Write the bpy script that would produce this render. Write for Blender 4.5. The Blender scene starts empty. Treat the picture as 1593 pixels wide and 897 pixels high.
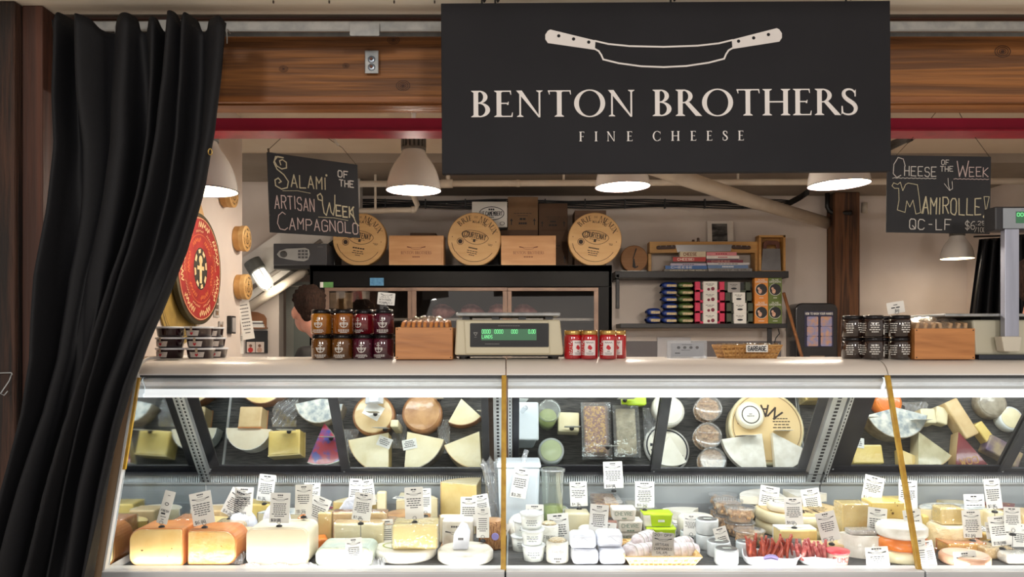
import bpy, math, random
from mathutils import Vector, Matrix
random.seed(7)
R = math.radians
F, CX, HZ, ZC = 1200.0, 796.5, 528.0, 1.402      # focal length in pixels of the 1593 px frame, principal column, horizon row, eye height
scene = bpy.context.scene
COL = scene.collection

def C(r, g, b):
    def l(c):
        c /= 255.0
        return c / 12.92 if c <= .04045 else ((c + .055) / 1.055) ** 2.4
    return (l(r), l(g), l(b), 1.0)

# ---------------------------------------------------------------- camera
cd = bpy.data.cameras.new('camera'); cam = bpy.data.objects.new('camera', cd); COL.objects.link(cam)
cam.location = (0, 0, ZC); cam.rotation_euler = (R(90), 0, 0)
cd.sensor_width = 36; cd.lens = F / 1593 * 36; cd.shift_y = (HZ - 448.5) / 1593
cd.clip_start = .05
scene.camera = cam
# ---------------------------------------------------------------- world, added front fill, exposure
w = bpy.data.worlds.new('world'); scene.world = w; w.use_nodes = True
bg = w.node_tree.nodes['Background']; bg.inputs[0].default_value = (1.0, .91, .83, 1); bg.inputs[1].default_value = .60
scene.view_settings.view_transform = 'Standard'; scene.view_settings.look = 'None'
scene.view_settings.gamma = 1; scene.view_settings.exposure = 0.0

def area(name, loc, aim, size, watts, col, sy=None):
    d = bpy.data.lights.new(name, 'AREA'); d.energy = watts; d.color = col
    d.shape = 'RECTANGLE'; d.size = size; d.size_y = sy or size
    o = bpy.data.objects.new(name, d); COL.objects.link(o); o.location = loc
    o.rotation_euler = (Vector(aim) - Vector(loc)).to_track_quat('-Z', 'Y').to_euler()
    return o
area('front_fill', (-1.8, -4.6, 2.55), (-.2, 2.2, 1.8), .8, 92, (1.0, .95, .89))  # unseen fill lights added behind the camera to brighten the stall front
area('front_fill', (2.0, -4.6, 2.55), (.3, 2.2, 1.8), .8, 98, (1.0, .95, .90))

# ---------------------------------------------------------------- materials
MATS = {}
def node_mat(name):
    m = bpy.data.materials.new(name); m.use_nodes = True
    nt = m.node_tree
    return m, nt, nt.nodes['Principled BSDF'], nt.nodes.new('ShaderNodeTexCoord')
def pm(name, c1, c2=None, scale=12, rough=.55, bump=0, metal=0, coat=0, stretch=(1, 1, 1), bscale=None, emit=0, trans=0, alpha=1, sss=0, detail=4, lo=.35, hi=.65, spec=None):
    """noise coloured principled material"""
    if name in MATS: return MATS[name]
    m, nt, b, tc = node_mat(name)
    mp = nt.nodes.new('ShaderNodeMapping'); mp.inputs['Scale'].default_value = stretch
    nt.links.new(tc.outputs['Object'], mp.inputs[0])
    nz = nt.nodes.new('ShaderNodeTexNoise'); nz.inputs['Scale'].default_value = scale; nz.inputs['Detail'].default_value = detail
    nt.links.new(mp.outputs[0], nz.inputs['Vector'])
    cr = nt.nodes.new('ShaderNodeValToRGB'); cr.color_ramp.elements[0].position = lo; cr.color_ramp.elements[1].position = hi
    if c2 is None: c2 = tuple(min(1, x * .88) for x in c1[:3]) + (1,)
    cr.color_ramp.elements[0].color = c1; cr.color_ramp.elements[1].color = c2
    nt.links.new(nz.outputs['Fac'], cr.inputs[0]); nt.links.new(cr.outputs[0], b.inputs['Base Color'])
    b.inputs['Roughness'].default_value = rough; b.inputs['Metallic'].default_value = metal
    if spec is not None: b.inputs['Specular IOR Level'].default_value = spec
    if coat:
        b.inputs['Coat Weight'].default_value = coat; b.inputs['Coat Roughness'].default_value = .08
    if trans: b.inputs['Transmission Weight'].default_value = trans; b.inputs['IOR'].default_value = 1.3
    if sss:
        b.inputs['Subsurface Weight'].default_value = sss; b.inputs['Subsurface Radius'].default_value = (.02, .015, .008); b.inputs['Subsurface Scale'].default_value = .3
    if emit:
        nt.links.new(cr.outputs[0], b.inputs['Emission Color']); b.inputs['Emission Strength'].default_value = emit
    if bump:
        nb = nt.nodes.new('ShaderNodeTexNoise'); nb.inputs['Scale'].default_value = bscale or scale * 2; nb.inputs['Detail'].default_value = 5
        nt.links.new(mp.outputs[0], nb.inputs['Vector'])
        bp = nt.nodes.new('ShaderNodeBump'); bp.inputs['Strength'].default_value = bump; bp.inputs['Distance'].default_value = .01
        nt.links.new(nb.outputs['Fac'], bp.inputs['Height']); nt.links.new(bp.outputs[0], b.inputs['Normal'])
        if coat: nt.links.new(bp.outputs[0], b.inputs['Coat Normal'])
    MATS[name] = m; return m
def wood(name, c1, c2, axis='x', scale=6, rough=.6, bump=.25, dist=3, stretch=.07, bands=1):
    """grain running along one axis"""
    if name in MATS: return MATS[name]
    m, nt, b, tc = node_mat(name)
    mp = nt.nodes.new('ShaderNodeMapping'); s = [1, 1, 1]; s['xyz'.index(axis)] = stretch; mp.inputs['Scale'].default_value = s
    nt.links.new(tc.outputs['Object'], mp.inputs[0])
    n1 = nt.nodes.new('ShaderNodeTexNoise'); n1.inputs['Scale'].default_value = scale; n1.inputs['Detail'].default_value = 6; n1.inputs['Distortion'].default_value = dist * .4
    n2 = nt.nodes.new('ShaderNodeTexNoise'); n2.inputs['Scale'].default_value = scale * 9; n2.inputs['Detail'].default_value = 4
    for n in (n1, n2): nt.links.new(mp.outputs[0], n.inputs['Vector'])
    mu = nt.nodes.new('ShaderNodeMath'); mu.operation = 'MULTIPLY'; mu.inputs[1].default_value = 14 * bands
    sn = nt.nodes.new('ShaderNodeMath'); sn.operation = 'SINE'
    nt.links.new(n1.outputs['Fac'], mu.inputs[0]); nt.links.new(mu.outputs[0], sn.inputs[0])
    ad = nt.nodes.new('ShaderNodeMath'); ad.operation = 'MULTIPLY_ADD'; ad.inputs[1].default_value = .28; ad.inputs[2].default_value = .0
    nt.links.new(sn.outputs[0], ad.inputs[0]); nt.links.new(n2.outputs['Fac'], ad.inputs[2])
    cr = nt.nodes.new('ShaderNodeValToRGB'); cr.color_ramp.elements[0].position = .2; cr.color_ramp.elements[1].position = .8
    cr.color_ramp.elements[0].color = c1; cr.color_ramp.elements[1].color = c2
    nt.links.new(ad.outputs[0], cr.inputs[0]); nt.links.new(cr.outputs[0], b.inputs['Base Color'])
    bp = nt.nodes.new('ShaderNodeBump'); bp.inputs['Strength'].default_value = bump; bp.inputs['Distance'].default_value = .006
    nt.links.new(ad.outputs[0], bp.inputs['Height']); nt.links.new(bp.outputs[0], b.inputs['Normal'])
    b.inputs['Roughness'].default_value = rough
    MATS[name] = m; return m
def clear(name, tint=(1, 1, 1, 1), refl=.08, rough=.02, bump=0, bscale=40, haze=0, hazec=(1, 1, 1, 1), edge=.35):
    """thin clear sheet: straight-through light plus a fresnel-like gloss"""
    if name in MATS: return MATS[name]
    m = bpy.data.materials.new(name); m.use_nodes = True; nt = m.node_tree
    nt.nodes.remove(nt.nodes['Principled BSDF']); out = nt.nodes['Material Output']
    tr = nt.nodes.new('ShaderNodeBsdfTransparent'); tr.inputs[0].default_value = tint
    gl = nt.nodes.new('ShaderNodeBsdfGlossy'); gl.inputs['Roughness'].default_value = rough
    lw = nt.nodes.new('ShaderNodeLayerWeight'); lw.inputs[0].default_value = edge
    mr = nt.nodes.new('ShaderNodeMapRange'); mr.inputs[3].default_value = refl; mr.inputs[4].default_value = min(1, refl + .6)
    nt.links.new(lw.outputs['Facing'], mr.inputs[0])
    mx = nt.nodes.new('ShaderNodeMixShader'); nt.links.new(mr.outputs[0], mx.inputs[0])
    base = tr
    if haze:
        df = nt.nodes.new('ShaderNodeBsdfDiffuse'); df.inputs[0].default_value = hazec
        m2 = nt.nodes.new('ShaderNodeMixShader'); m2.inputs[0].default_value = haze
        nt.links.new(tr.outputs[0], m2.inputs[1]); nt.links.new(df.outputs[0], m2.inputs[2]); base = m2
    nt.links.new(base.outputs[0], mx.inputs[1]); nt.links.new(gl.outputs[0], mx.inputs[2]); nt.links.new(mx.outputs[0], out.inputs[0])
    if bump:
        tc = nt.nodes.new('ShaderNodeTexCoord'); nb = nt.nodes.new('ShaderNodeTexNoise'); nb.inputs['Scale'].default_value = bscale
        nt.links.new(tc.outputs['Object'], nb.inputs['Vector'])
        bp = nt.nodes.new('ShaderNodeBump'); bp.inputs['Strength'].default_value = bump; bp.inputs['Distance'].default_value = .01
        nt.links.new(nb.outputs['Fac'], bp.inputs['Height']); nt.links.new(bp.outputs[0], gl.inputs['Normal'])
    MATS[name] = m; return m
def glow(name, col, k):
    if name in MATS: return MATS[name]
    m, nt, b, tc = node_mat(name); b.inputs['Base Color'].default_value = col
    b.inputs['Emission Color'].default_value = col; b.inputs['Emission Strength'].default_value = k
    MATS[name] = m; return m
def perf(name, c1, c2, k=260):
    """fine perforated sheet: voronoi holes on steel"""
    if name in MATS: return MATS[name]
    m, nt, b, tc = node_mat(name)
    vo = nt.nodes.new('ShaderNodeTexVoronoi'); vo.inputs['Scale'].default_value = k; vo.inputs['Randomness'].default_value = .0
    nt.links.new(tc.outputs['Object'], vo.inputs['Vector'])
    cr = nt.nodes.new('ShaderNodeValToRGB'); cr.color_ramp.elements[0].position = .28; cr.color_ramp.elements[1].position = .36
    cr.color_ramp.elements[0].color = c2; cr.color_ramp.elements[1].color = c1
    nt.links.new(vo.outputs['Distance'], cr.inputs[0]); nt.links.new(cr.outputs[0], b.inputs['Base Color'])
    b.inputs['Roughness'].default_value = .4; b.inputs['Metallic'].default_value = .3
    MATS[name] = m; return m

# ---------------------------------------------------------------- mesh builder
def rotm(rx=0, ry=0, rz=0, loc=(0, 0, 0)):
    return Matrix.Translation(loc) @ Matrix.Rotation(rz, 4, 'Z') @ Matrix.Rotation(ry, 4, 'Y') @ Matrix.Rotation(rx, 4, 'X')
class MB:
    def __init__(s): s.v = []; s.f = []
    def add(s, vs, fs, xf=None):
        k = len(s.v)
        s.v += [tuple(xf @ Vector(p)) for p in vs] if xf is not None else [tuple(p) for p in vs]
        s.f += [tuple(i + k for i in f) for f in fs]; return s
    def box(s, x0, x1, y0, y1, z0, z1, xf=None):
        return s.add([(x0, y0, z0), (x1, y0, z0), (x1, y1, z0), (x0, y1, z0), (x0, y0, z1), (x1, y0, z1), (x1, y1, z1), (x0, y1, z1)],
                     [(0, 3, 2, 1), (4, 5, 6, 7), (0, 1, 5, 4), (1, 2, 6, 5), (2, 3, 7, 6), (3, 0, 4, 7)], xf)
    def frus(s, x0, x1, y0, y1, z0, z1, e, xf=None):
        """box whose top spreads by e"""
        return s.add([(x0, y0, z0), (x1, y0, z0), (x1, y1, z0), (x0, y1, z0), (x0 - e, y0 - e, z1), (x1 + e, y0 - e, z1), (x1 + e, y1 + e, z1), (x0 - e, y1 + e, z1)],
                     [(0, 3, 2, 1), (4, 5, 6, 7), (0, 1, 5, 4), (1, 2, 6, 5), (2, 3, 7, 6), (3, 0, 4, 7)], xf)
    def prism(s, poly, a, b, plane='xz', xf=None):
        n = len(poly)
        def P(p, h): return {'xz': (p[0], h, p[1]), 'xy': (p[0], p[1], h), 'yz': (h, p[0], p[1])}[plane]
        vs = [P(p, a) for p in poly] + [P(p, b) for p in poly]
        fs = [tuple(range(n)), tuple(range(2 * n - 1, n - 1, -1))] + [(i, n + i, n + (i + 1) % n, (i + 1) % n) for i in range(n)]
        return s.add(vs, fs, xf)
    def sheet(s, prof, x0, x1, th=0, xf=None):
        """open (y,z) profile swept along x"""
        n = len(prof)
        return s.add([(x0, p[0], p[1]) for p in prof] + [(x1, p[0], p[1]) for p in prof], [(i, i + 1, n + i + 1, n + i) for i in range(n - 1)], xf)
    def lathe(s, prof, n=24, xf=None, cap0=True, cap1=True, squash=None):
        vs = []; fs = []; m = len(prof)
        for r, z in prof:
            for k in range(n):
                a = 2 * math.pi * k / n; vs.append((r * math.cos(a), r * math.sin(a), z))
        for i in range(m - 1):
            for k in range(n):
                k2 = (k + 1) % n; fs.append((i * n + k, i * n + k2, (i + 1) * n + k2, (i + 1) * n + k))
        if cap0: fs.append(tuple(range(n - 1, -1, -1)))
        if cap1: fs.append(tuple((m - 1) * n + k for k in range(n)))
        return s.add(vs, fs, xf)
    def tube(s, pts, r, n=8, xf=None, closed=False):
        pts = [Vector(p) for p in pts]; m = len(pts); vs = []; fs = []
        rs = r if isinstance(r, (list, tuple)) else [r] * m
        up = None
        for i, p in enumerate(pts):
            if closed: t = pts[(i + 1) % m] - pts[i - 1]
            else: t = pts[min(i + 1, m - 1)] - pts[max(i - 1, 0)]
            t.normalize()
            if up is None or abs(up.dot(t)) > .99:
                up = Vector((0, 0, 1)) if abs(t.z) < .9 else Vector((0, 1, 0))
            a = t.cross(up).normalized(); b = a.cross(t).normalized(); up = b
            for k in range(n):
                q = 2 * math.pi * k / n; vs.append(p + a * (rs[i] * math.cos(q)) + b * (rs[i] * math.sin(q)))
        for i in range(m if closed else m - 1):
            j = (i + 1) % m
            for k in range(n):
                k2 = (k + 1) % n; fs.append((i * n + k, i * n + k2, j * n + k2, j * n + k))
        if not closed: fs.append(tuple(range(n))[::-1]); fs.append(tuple((m - 1) * n + k for k in range(n)))
        return s.add(vs, fs, xf)
    def flat(s, polys, y=0.0, xf=None):
        """2d (x,z) polygons as print facing -y"""
        for i, p in enumerate(polys): yy = y - (i % 11) * 1.6e-5; s.add([(a, yy, b) for a, b in p], [tuple(range(len(p)))], xf)
        return s
    def grid(s, fn, nu, nv, xf=None, wrap=False):
        vs = [fn(i / (nu if wrap else nu - 1), j / (nv - 1)) for j in range(nv) for i in range(nu)]
        fs = []
        for j in range(nv - 1):
            for i in range(nu if wrap else nu - 1):
                i2 = (i + 1) % nu; fs.append((j * nu + i, j * nu + i2, (j + 1) * nu + i2, (j + 1) * nu + i))
        return s.add(vs, fs, xf)
    def mesh(s, name, mat, smooth=False):
        me = bpy.data.meshes.new(name); me.from_pydata(s.v, [], s.f); me.update()
        if mat: me.materials.append(mat)
        if smooth: me.polygons.foreach_set('use_smooth', [True] * len(me.polygons))
        return me
    def build(s, name, mat, parent=None, smooth=False, bevel=0, seg=2, auto=None, loc=None, rot=None):
        me = s.mesh(name, mat, smooth or bool(auto)); o = bpy.data.objects.new(name, me); COL.objects.link(o)
        if parent: o.parent = parent
        if loc is not None: o.location = loc
        if rot is not None: o.rotation_euler = rot
        if auto: me.set_sharp_from_angle(angle=R(auto))
        if bevel:
            b = o.modifiers.new('bevel', 'BEVEL'); b.width = bevel; b.segments = seg; b.limit_method = 'ANGLE'; b.angle_limit = R(35)
        return o
def tag(o, label=None, cat=None, group=None, kind=None):
    for k, v in (('label', label), ('category', cat), ('group', group), ('kind', kind)):
        if v: o[k] = v
    return o
def T(name, label, cat, loc=(0, 0, 0), rz=0, group=None):
    o = bpy.data.objects.new(name, None); COL.objects.link(o); o.empty_display_size = .05
    o.location = loc; o.rotation_euler = (0, 0, rz); return tag(o, label, cat, group)
def dup(root, loc, rz=None, label=None, group=None):
    r = root.copy(); COL.objects.link(r); r.location = loc
    if rz is not None: r.rotation_euler = (0, 0, rz)
    tag(r, label, None, group)
    for ch in list(root.children):
        c = ch.copy(); COL.objects.link(c); c.parent = r
        for g in list(ch.children):
            d = g.copy(); COL.objects.link(d); d.parent = c
    return r
def struct(o): o['kind'] = 'structure'; return o
def X(px, Y): return (px - CX) / F * Y
def Z(py, Y): return ZC + (HZ - py) / F * Y
def at(px, py, Y): return Vector((X(px, Y), Y, Z(py, Y)))

# ---------------------------------------------------------------- lettering
STROKES = {'A': '00 26 40|12 32', 'B': '00 06 36 45 44 33 03|33 42 41 30 00', 'C': '45 36 16 05 01 10 30 41', 'D': '00 06 26 44 42 20 00', 'E': '46 06 00 40|03 33',
 'F': '46 06 00|03 33', 'G': '45 36 16 05 01 10 30 41 43 23', 'H': '00 06|40 46|03 43', 'I': '20 26', 'J': '46 41 30 10 01', 'K': '00 06|46 03 40', 'L': '06 00 40',
 'M': '00 06 23 46 40', 'N': '00 06 40 46', 'O': '16 36 45 41 30 10 01 05 16', 'P': '00 06 36 45 44 33 03', 'Q': '16 36 45 41 30 10 01 05 16|22 40', 'R': '00 06 36 45 44 33 03|23 40',
 'S': '45 36 16 05 04 13 33 42 41 30 10 01', 'T': '06 46|26 20', 'U': '06 01 10 30 41 46', 'V': '06 20 46', 'W': '06 10 24 30 46', 'X': '00 46|06 40', 'Y': '06 23 46|23 20', 'Z': '06 46 00 40',
 '0': '16 36 45 41 30 10 01 05 16', '1': '15 26 20', '2': '05 16 36 45 44 00 40', '3': '05 16 36 45 44 33 13|33 42 41 30 10 01', '4': '36 02 42|30 36', '5': '46 06 03 33 42 41 30 10 01',
 '6': '46 26 04 01 10 30 41 42 33 03', '7': '06 46 10', '8': '13 04 05 16 36 45 44 33 13 02 01 10 30 41 42 33', '9': '40 45 36 16 05 04 13 33 44', '$': '45 36 16 05 04 13 33 42 41 30 10 01|27 2-',
 '/': '00 46', '.': '20 21', ',': '21 1-', '!': '26 22|20 21', '-': '13 33', "'": '26 24', '&': '40 05 16 26 35 02 01 10 20 42', ':': '21 22|24 25'}
def ribbon(pts, w):
    out = []
    for a, b in zip(pts[:-1], pts[1:]):
        dx, dy = b[0] - a[0], b[1] - a[1]; L = math.hypot(dx, dy) or 1e-9
        ex, ey = dx / L * w * .35, dy / L * w * .35; nx, ny = -dy / L * w / 2, dx / L * w / 2
        out.append([(a[0] - ex + nx, a[1] - ey + ny), (a[0] - ex - nx, a[1] - ey - ny), (b[0] + ex - nx, b[1] + ey - ny), (b[0] + ex + nx, b[1] + ey + ny)])
    return out
def stroke(text, x, z, h, w=None, weight=.12, asp=.62, gap=.28, jit=0, rise=0, slant=0):
    """handwritten capitals; w = wished width; returns polygons"""
    polys = []; cx = 0; u = h / 6.0; ua = asp * h / 4.0; segs = []
    for ch in text:
        if ch == ' ': cx += asp * h * .75; continue
        wd = .25 if ch in "I.!,':" else 1
        off = -asp * h * .375 if wd < 1 else 0
        jy = random.uniform(-jit, jit) * h
        for pl in STROKES.get(ch.upper(), '03 43').split('|'):
            segs.append([(cx + off + int(p[0]) * ua + random.uniform(-jit, jit) * h * .5, jy + (-1 if p[1] == '-' else int(p[1])) * u + random.uniform(-jit, jit) * h * .5) for p in pl.split()])
        cx += asp * h * (wd if wd < 1 else 1) + gap * h
    W = cx - gap * h; k = (w / W) if w else 1
    for s in segs:
        polys += ribbon([(x + p[0] * k + p[1] * slant, z + p[1] + rise * p[0] * k) for p in s], weight * h)
    return polys
TK, TN = .15, .055
def rect(x0, y0, x1, y1): return [(x0, y0), (x1, y0), (x1, y1), (x0, y1)]
def ring(cx, cy, rx, ry, tx, ty, a0=0, a1=360, n=24):
    out = []
    for i in range(n):
        A, B = R(a0 + (a1 - a0) * i / n), R(a0 + (a1 - a0) * (i + 1) / n)
        out.append([(cx + rx * math.cos(A), cy + ry * math.sin(A)), (cx + rx * math.cos(B), cy + ry * math.sin(B)), (cx + (rx - tx) * math.cos(B), cy + (ry - ty) * math.sin(B)), (cx + (rx - tx) * math.cos(A), cy + (ry - ty) * math.sin(A))])
    return out
def sf(x0, x1, y, up=1):  # bracketed foot serif
    s = .075; e = .035 * up
    return [[(x0 - s, y), (x1 + s, y), (x1 + s, y + e * .6), (x1, y + e * 2.2), (x0, y + e * 2.2), (x0 - s, y + e * .6)]]
def stem(x, w=TK, top=True, bot=True): return [rect(x, 0, x + w, 1)] + (sf(x, x + w, 0) if bot else []) + (sf(x, x + w, 1, -1) if top else [])
def tick(x, y, up, k=.11): return [[(x - .05, y), (x, y), (x + .012, y + k * up), (x - .01, y + k * up)]]
def vribbon(pts):
    out = []
    for (a, b) in zip(pts[:-1], pts[1:]):
        dx, dy = b[0] - a[0], b[1] - a[1]; L = math.hypot(dx, dy); nx, ny = -dy / L, dx / L
        out.append([(a[0] + nx * a[2], a[1] + ny * a[2]), (a[0] - nx * a[2], a[1] - ny * a[2]), (b[0] - nx * b[2], b[1] - ny * b[2]), (b[0] + nx * b[2], b[1] + ny * b[2])])
    return out
def spts(n=26):
    P = [(.47, .82, .025), (.40, .93, .03), (.27, .975, .035), (.14, .92, .05), (.10, .79, .062), (.16, .65, .07), (.28, .54, .075), (.42, .42, .072), (.49, .27, .065), (.45, .11, .052), (.32, .025, .035), (.17, .03, .03), (.07, .10, .025), (.05, .22, .02)]
    out = []
    for i in range(len(P) - 1):
        p0, p1, p2, p3 = P[max(i - 1, 0)], P[i], P[i + 1], P[min(i + 2, len(P) - 1)]
        for k in range(4):
            t = k / 4
            out.append(tuple(.5 * ((2 * p1[j]) + (-p0[j] + p2[j]) * t + (2 * p0[j] - 5 * p1[j] + 4 * p2[j] - p3[j]) * t * t + (-p0[j] + 3 * p1[j] - 3 * p2[j] + p3[j]) * t ** 3) for j in range(3)))
    return out + [P[-1]]
SERIF = {
 'A': ([[(.06, 0), (.12, 0), (.44, 1), (.40, 1)], [(.36, 1), (.48, 1), (.80, 0), (.64, 0)], rect(.2, .34, .62, .39)] + sf(.06, .12, 0) + sf(.66, .78, 0), .86),
 'B': (stem(.09) + ring(.26, .76, .28, .245, .14, .045, -90, 90, 12) + ring(.28, .27, .34, .275, .15, .045, -90, 90, 14) + [rect(.2, .955, .27, 1), rect(.2, .505, .28, .55), rect(.2, 0, .29, .045)], .70),
 'C': (ring(.50, .5, .46, .52, .15, .045, 48, 312, 26) + [[(.80, .70), (.83, .70), (.84, .98), (.80, .90)], [(.80, .30), (.83, .30), (.84, .02), (.80, .1)]], .90),
 'D': (stem(.09) + ring(.34, .5, .46, .5, .15, .045, -90, 90, 18) + [rect(.2, .955, .36, 1), rect(.2, 0, .36, .045)], .88),
 'E': (stem(.09) + [rect(.2, .955, .55, 1), rect(.2, .495, .47, .54), rect(.2, 0, .58, .045)] + tick(.55, 1, -1, .16) + tick(.47, .46, 1, .12) + tick(.6, 0, 1, .17), .66),
 'F': (stem(.09) + [rect(.2, .955, .53, 1), rect(.2, .47, .45, .515)] + tick(.53, 1, -1, .17) + tick(.45, .43, 1, .12), .60),
 'G': (ring(.50, .5, .46, .52, .15, .045, 48, 320, 26) + stem(.70, .14, True, False)[:0] + [rect(.70, .05, .84, .46), [(.62, .46), (.9, .46), (.9, .43), (.62, .43)], [(.80, .70), (.83, .70), (.84, .98), (.80, .90)]], .95),
 'H': (stem(.09) + stem(.68) + [rect(.2, .49, .7, .54)], .94),
 'I': (stem(.09), .35),
 'L': (stem(.09) + [rect(.2, 0, .56, .045)] + tick(.58, 0, 1, .18), .60),
 'M': ([[(.10, 0), (.16, 0), (.2, 1), (.14, 1)], [(.12, 1), (.27, 1), (.60, .02), (.53, .02)], [(.53, .02), (.58, .02), (.93, 1), (.86, 1)]] + [[(.85, 1), (.99, 1), (1.05, 0), (.89, 0)]] + sf(.10, .16, 0) + sf(.91, 1.04, 0), 1.14),
 'N': (stem(.12, TN, False, True) + stem(.74, TN, True, False) + [[(.02, 1), (.20, 1), (.795, -.02), (.74, -.02)]], .96),
 'O': (ring(.52, .5, .50, .525, .155, .045, 0, 360, 36), 1.05),
 'R': (stem(.09) + ring(.26, .74, .30, .26, .14, .045, -90, 90, 12) + [rect(.2, .955, .27, 1), rect(.2, .48, .3, .525), [(.30, .50), (.45, .52), (.86, -.01), (.66, 0)]], .80),
 'S': (vribbon(spts()) + [[(.45, .70), (.49, .70), (.49, .97), (.45, .9)], [(.03, .34), (.07, .34), (.09, .1), (.03, .02)]], .60),
 'T': (stem(.33) + [rect(.04, .955, .77, 1)] + tick(.09, 1, -1, .16) + tick(.77, 1, -1, .16), .82),
 'U': (stem(.09, TK, True, False)[:1] and [rect(.09, .3, .24, 1)] + sf(.09, .24, 1, -1) + [rect(.70, .3, .755, 1)] + sf(.70, .755, 1, -1) + ring(.4225, .32, .333, .34, .12, .07, 180, 360, 16), .86),
 'X': ([[(.06, 1), (.24, 1), (.80, 0), (.62, 0)], [(.68, 1), (.74, 1), (.14, 0), (.08, 0)]] + sf(.64, .78, 0) + sf(.09, .14, 0) + sf(.08, .22, 1, -1) + sf(.68, .74, 1, -1), .86),
 'Y': ([rect(.32, 0, .46, .5), [(.05, 1), (.2, 1), (.46, .48), (.33, .48)], [(.68, 1), (.74, 1), (.46, .46), (.38, .5)]] + sf(.32, .46, 0) + sf(.07, .2, 1, -1) + sf(.68, .73, 1, -1), .80)}
def serif(text, x, z, h, w=None, track=.06, caps=1.0):
    """serif capitals as polygons from (x,z), scaled to width w"""
    glyphs = []; cx = 0
    for i, ch in enumerate(text):
        if ch == ' ': cx += .42 + track; continue
        big = caps if (i == 0 or text[i - 1] == ' ') else 1.0
        ps, a = SERIF[ch]; glyphs.append((ps, cx, big)); cx += a * big + track
    k = w / (cx - track) if w else h
    return [[(x + (c + p[0] * b) * k, z + p[1] * b * h) for p in poly] for ps, c, b in glyphs for poly in ps]
def arc_text(text, cx, cz, rad, h, a0, a1, asp=1.0, font='serif', weight=.16):
    """letters round a circle from angle a0 to a1 (degrees, 90 = top)"""
    adv = [(.5 if c == ' ' else (SERIF[c][1] if font == 'serif' else .85)) + .08 for c in text]; tot = sum(adv); out = []; s = 0
    for c, a in zip(text, adv):
        if c != ' ':
            th = R(a0 + (a1 - a0) * (s + a / 2) / tot); ps = SERIF[c][0] if font == 'serif' else [[(p[0] + .1, p[1]) for p in q] for q in stroke(c, 0, 0, 1, weight=weight)]
            co, si = math.cos(th), math.sin(th); sg = 1 if a1 < a0 else -1
            for poly in ps:
                q = []
                for px, pz in poly:
                    lx = (px - (a - .08) / 2) * h * asp; lr = rad + pz * h * sg
                    q.append((cx + lr * co + sg * lx * si, cz + lr * si - sg * lx * co))
                out.append(q)
        s += a
    return out
def disc(cx, cz, r, n=14, rz=None): return [[(cx + r * math.cos(2 * math.pi * i / n), cz + (rz or r) * math.sin(2 * math.pi * i / n)) for i in range(n)]]
def knife(cx, cz, w, bold=1.0):
    """two-handled cheese knife emblem, as handles and blade outline"""
    k = w / 369.0; out = []
    hp = [(-184, 5), (-180, 11), (-176, 13), (-106, -4.5), (-107, -19), (-180, -8), (-184, -2)]
    top = [(-107, -5), (-86, -10), (-53, -13.5), (0, -15)]
    bot = [(-108, -17), (-101, -21), (-97, -27), (-94, -34), (-70, -40), (-35, -45), (0, -46.5)]
    for s in (1, -1):
        out.append([(cx + s * a * k, cz + b * k) for a, b in hp])
        for pl in (top, bot): out += ribbon([(cx + s * a * k, cz + b * k) for a, b in pl], 2.6 * k * bold)
    return out
def knife_dots(cx, cz, w):
    k = w / 369.0; return [q for s in (1, -1) for a, b in ((-163, 3), (-140, -2), (-116.5, -7)) for q in disc(cx + s * a * k, cz + b * k, 2.6 * k)]
def lines(x, z0, w, n, dz, h, words=4, centre=True):
    """rows of tiny unreadable print"""
    out = []
    for i in range(n):
        L = w * (random.uniform(.72, 1.0) if i < n - 1 else random.uniform(.35, .7)); a = x - L / 2 if centre else x - w / 2; z = z0 - i * dz; k = random.randint(words, words + 2)
        e = L / k
        for j in range(k): out.append(rect(a + j * e, z, a + (j + .82) * e, z + h))
    return out
def rr(w, h, r, x=0, z=0, n=5, corners=(1, 1, 1, 1)):
    """rounded rectangle outline; corners bl, br, tr, tl are factors of r"""
    out = []
    for (sx, sz, a0, c) in ((-1, -1, 180, corners[0]), (1, -1, 270, corners[1]), (1, 1, 0, corners[2]), (-1, 1, 90, corners[3])):
        q = max(r * c, 1e-4); ox, oz = x + sx * (w / 2 - q), z + sz * (h / 2 - q)
        for i in range(n + 1):
            a = R(a0 + 90 * i / n); out.append((ox + q * math.cos(a), oz + q * math.sin(a)))
    return out
# ================================================================ SETTING
paint = pm('wall_paint', C(212, 199, 189), C(204, 190, 179), 3, .7, .04, bscale=60)
ceilp = pm('ceiling_paint', C(216, 200, 180), C(206, 188, 166), 2, .75, .03, bscale=50)
greyp = pm('grey_dado_paint', C(112, 106, 108), C(104, 98, 100), 4, .6)
soff = pm('soffit_shade_tone', C(146, 134, 122), C(132, 120, 108), 3, .8)  # shade at the back of the ceiling, put into a darker grey
struct(MB().box(-6, 6, -7, 6, -.1, 0).build('floor', pm('floor_concrete', C(222, 212, 200), C(204, 194, 182), 2, .7)))
struct(MB().box(-2.6, 3.6, 2.45, 4.55, 2.50, 2.6).build('ceiling', ceilp))
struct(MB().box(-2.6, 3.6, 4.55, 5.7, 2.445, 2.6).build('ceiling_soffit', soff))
struct(MB().box(-2.6, 3.6, 5.6, 5.7, 0, 2.6).build('wall_back', paint))
struct(MB().box(.56, 1.95, 5.592, 5.6, 0, 1.392).build('trim_1', greyp))
struct(MB().box(-1.46, -1.34, 2.45, 3.83, 0, 2.6).build('wall_left', paint))
struct(MB().box(-2.6, X(434, 5.1), 5.1, 5.2, 0, 2.445).build('wall_nook', paint))
struct(MB().box(3.3, 3.4, 2.45, 5.7, 0, 2.6).build('wall_right', paint))
cf = struct(MB().box(-3.0, 3.2, 1.2, 2.22, 2.325, 2.42).build('ceiling_front', pm('soffit_white', C(240, 230, 214), C(232, 220, 202), 3, .7)))
nailm = pm('nail', C(70, 60, 50), None, 10, .5)
m = MB()
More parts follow.
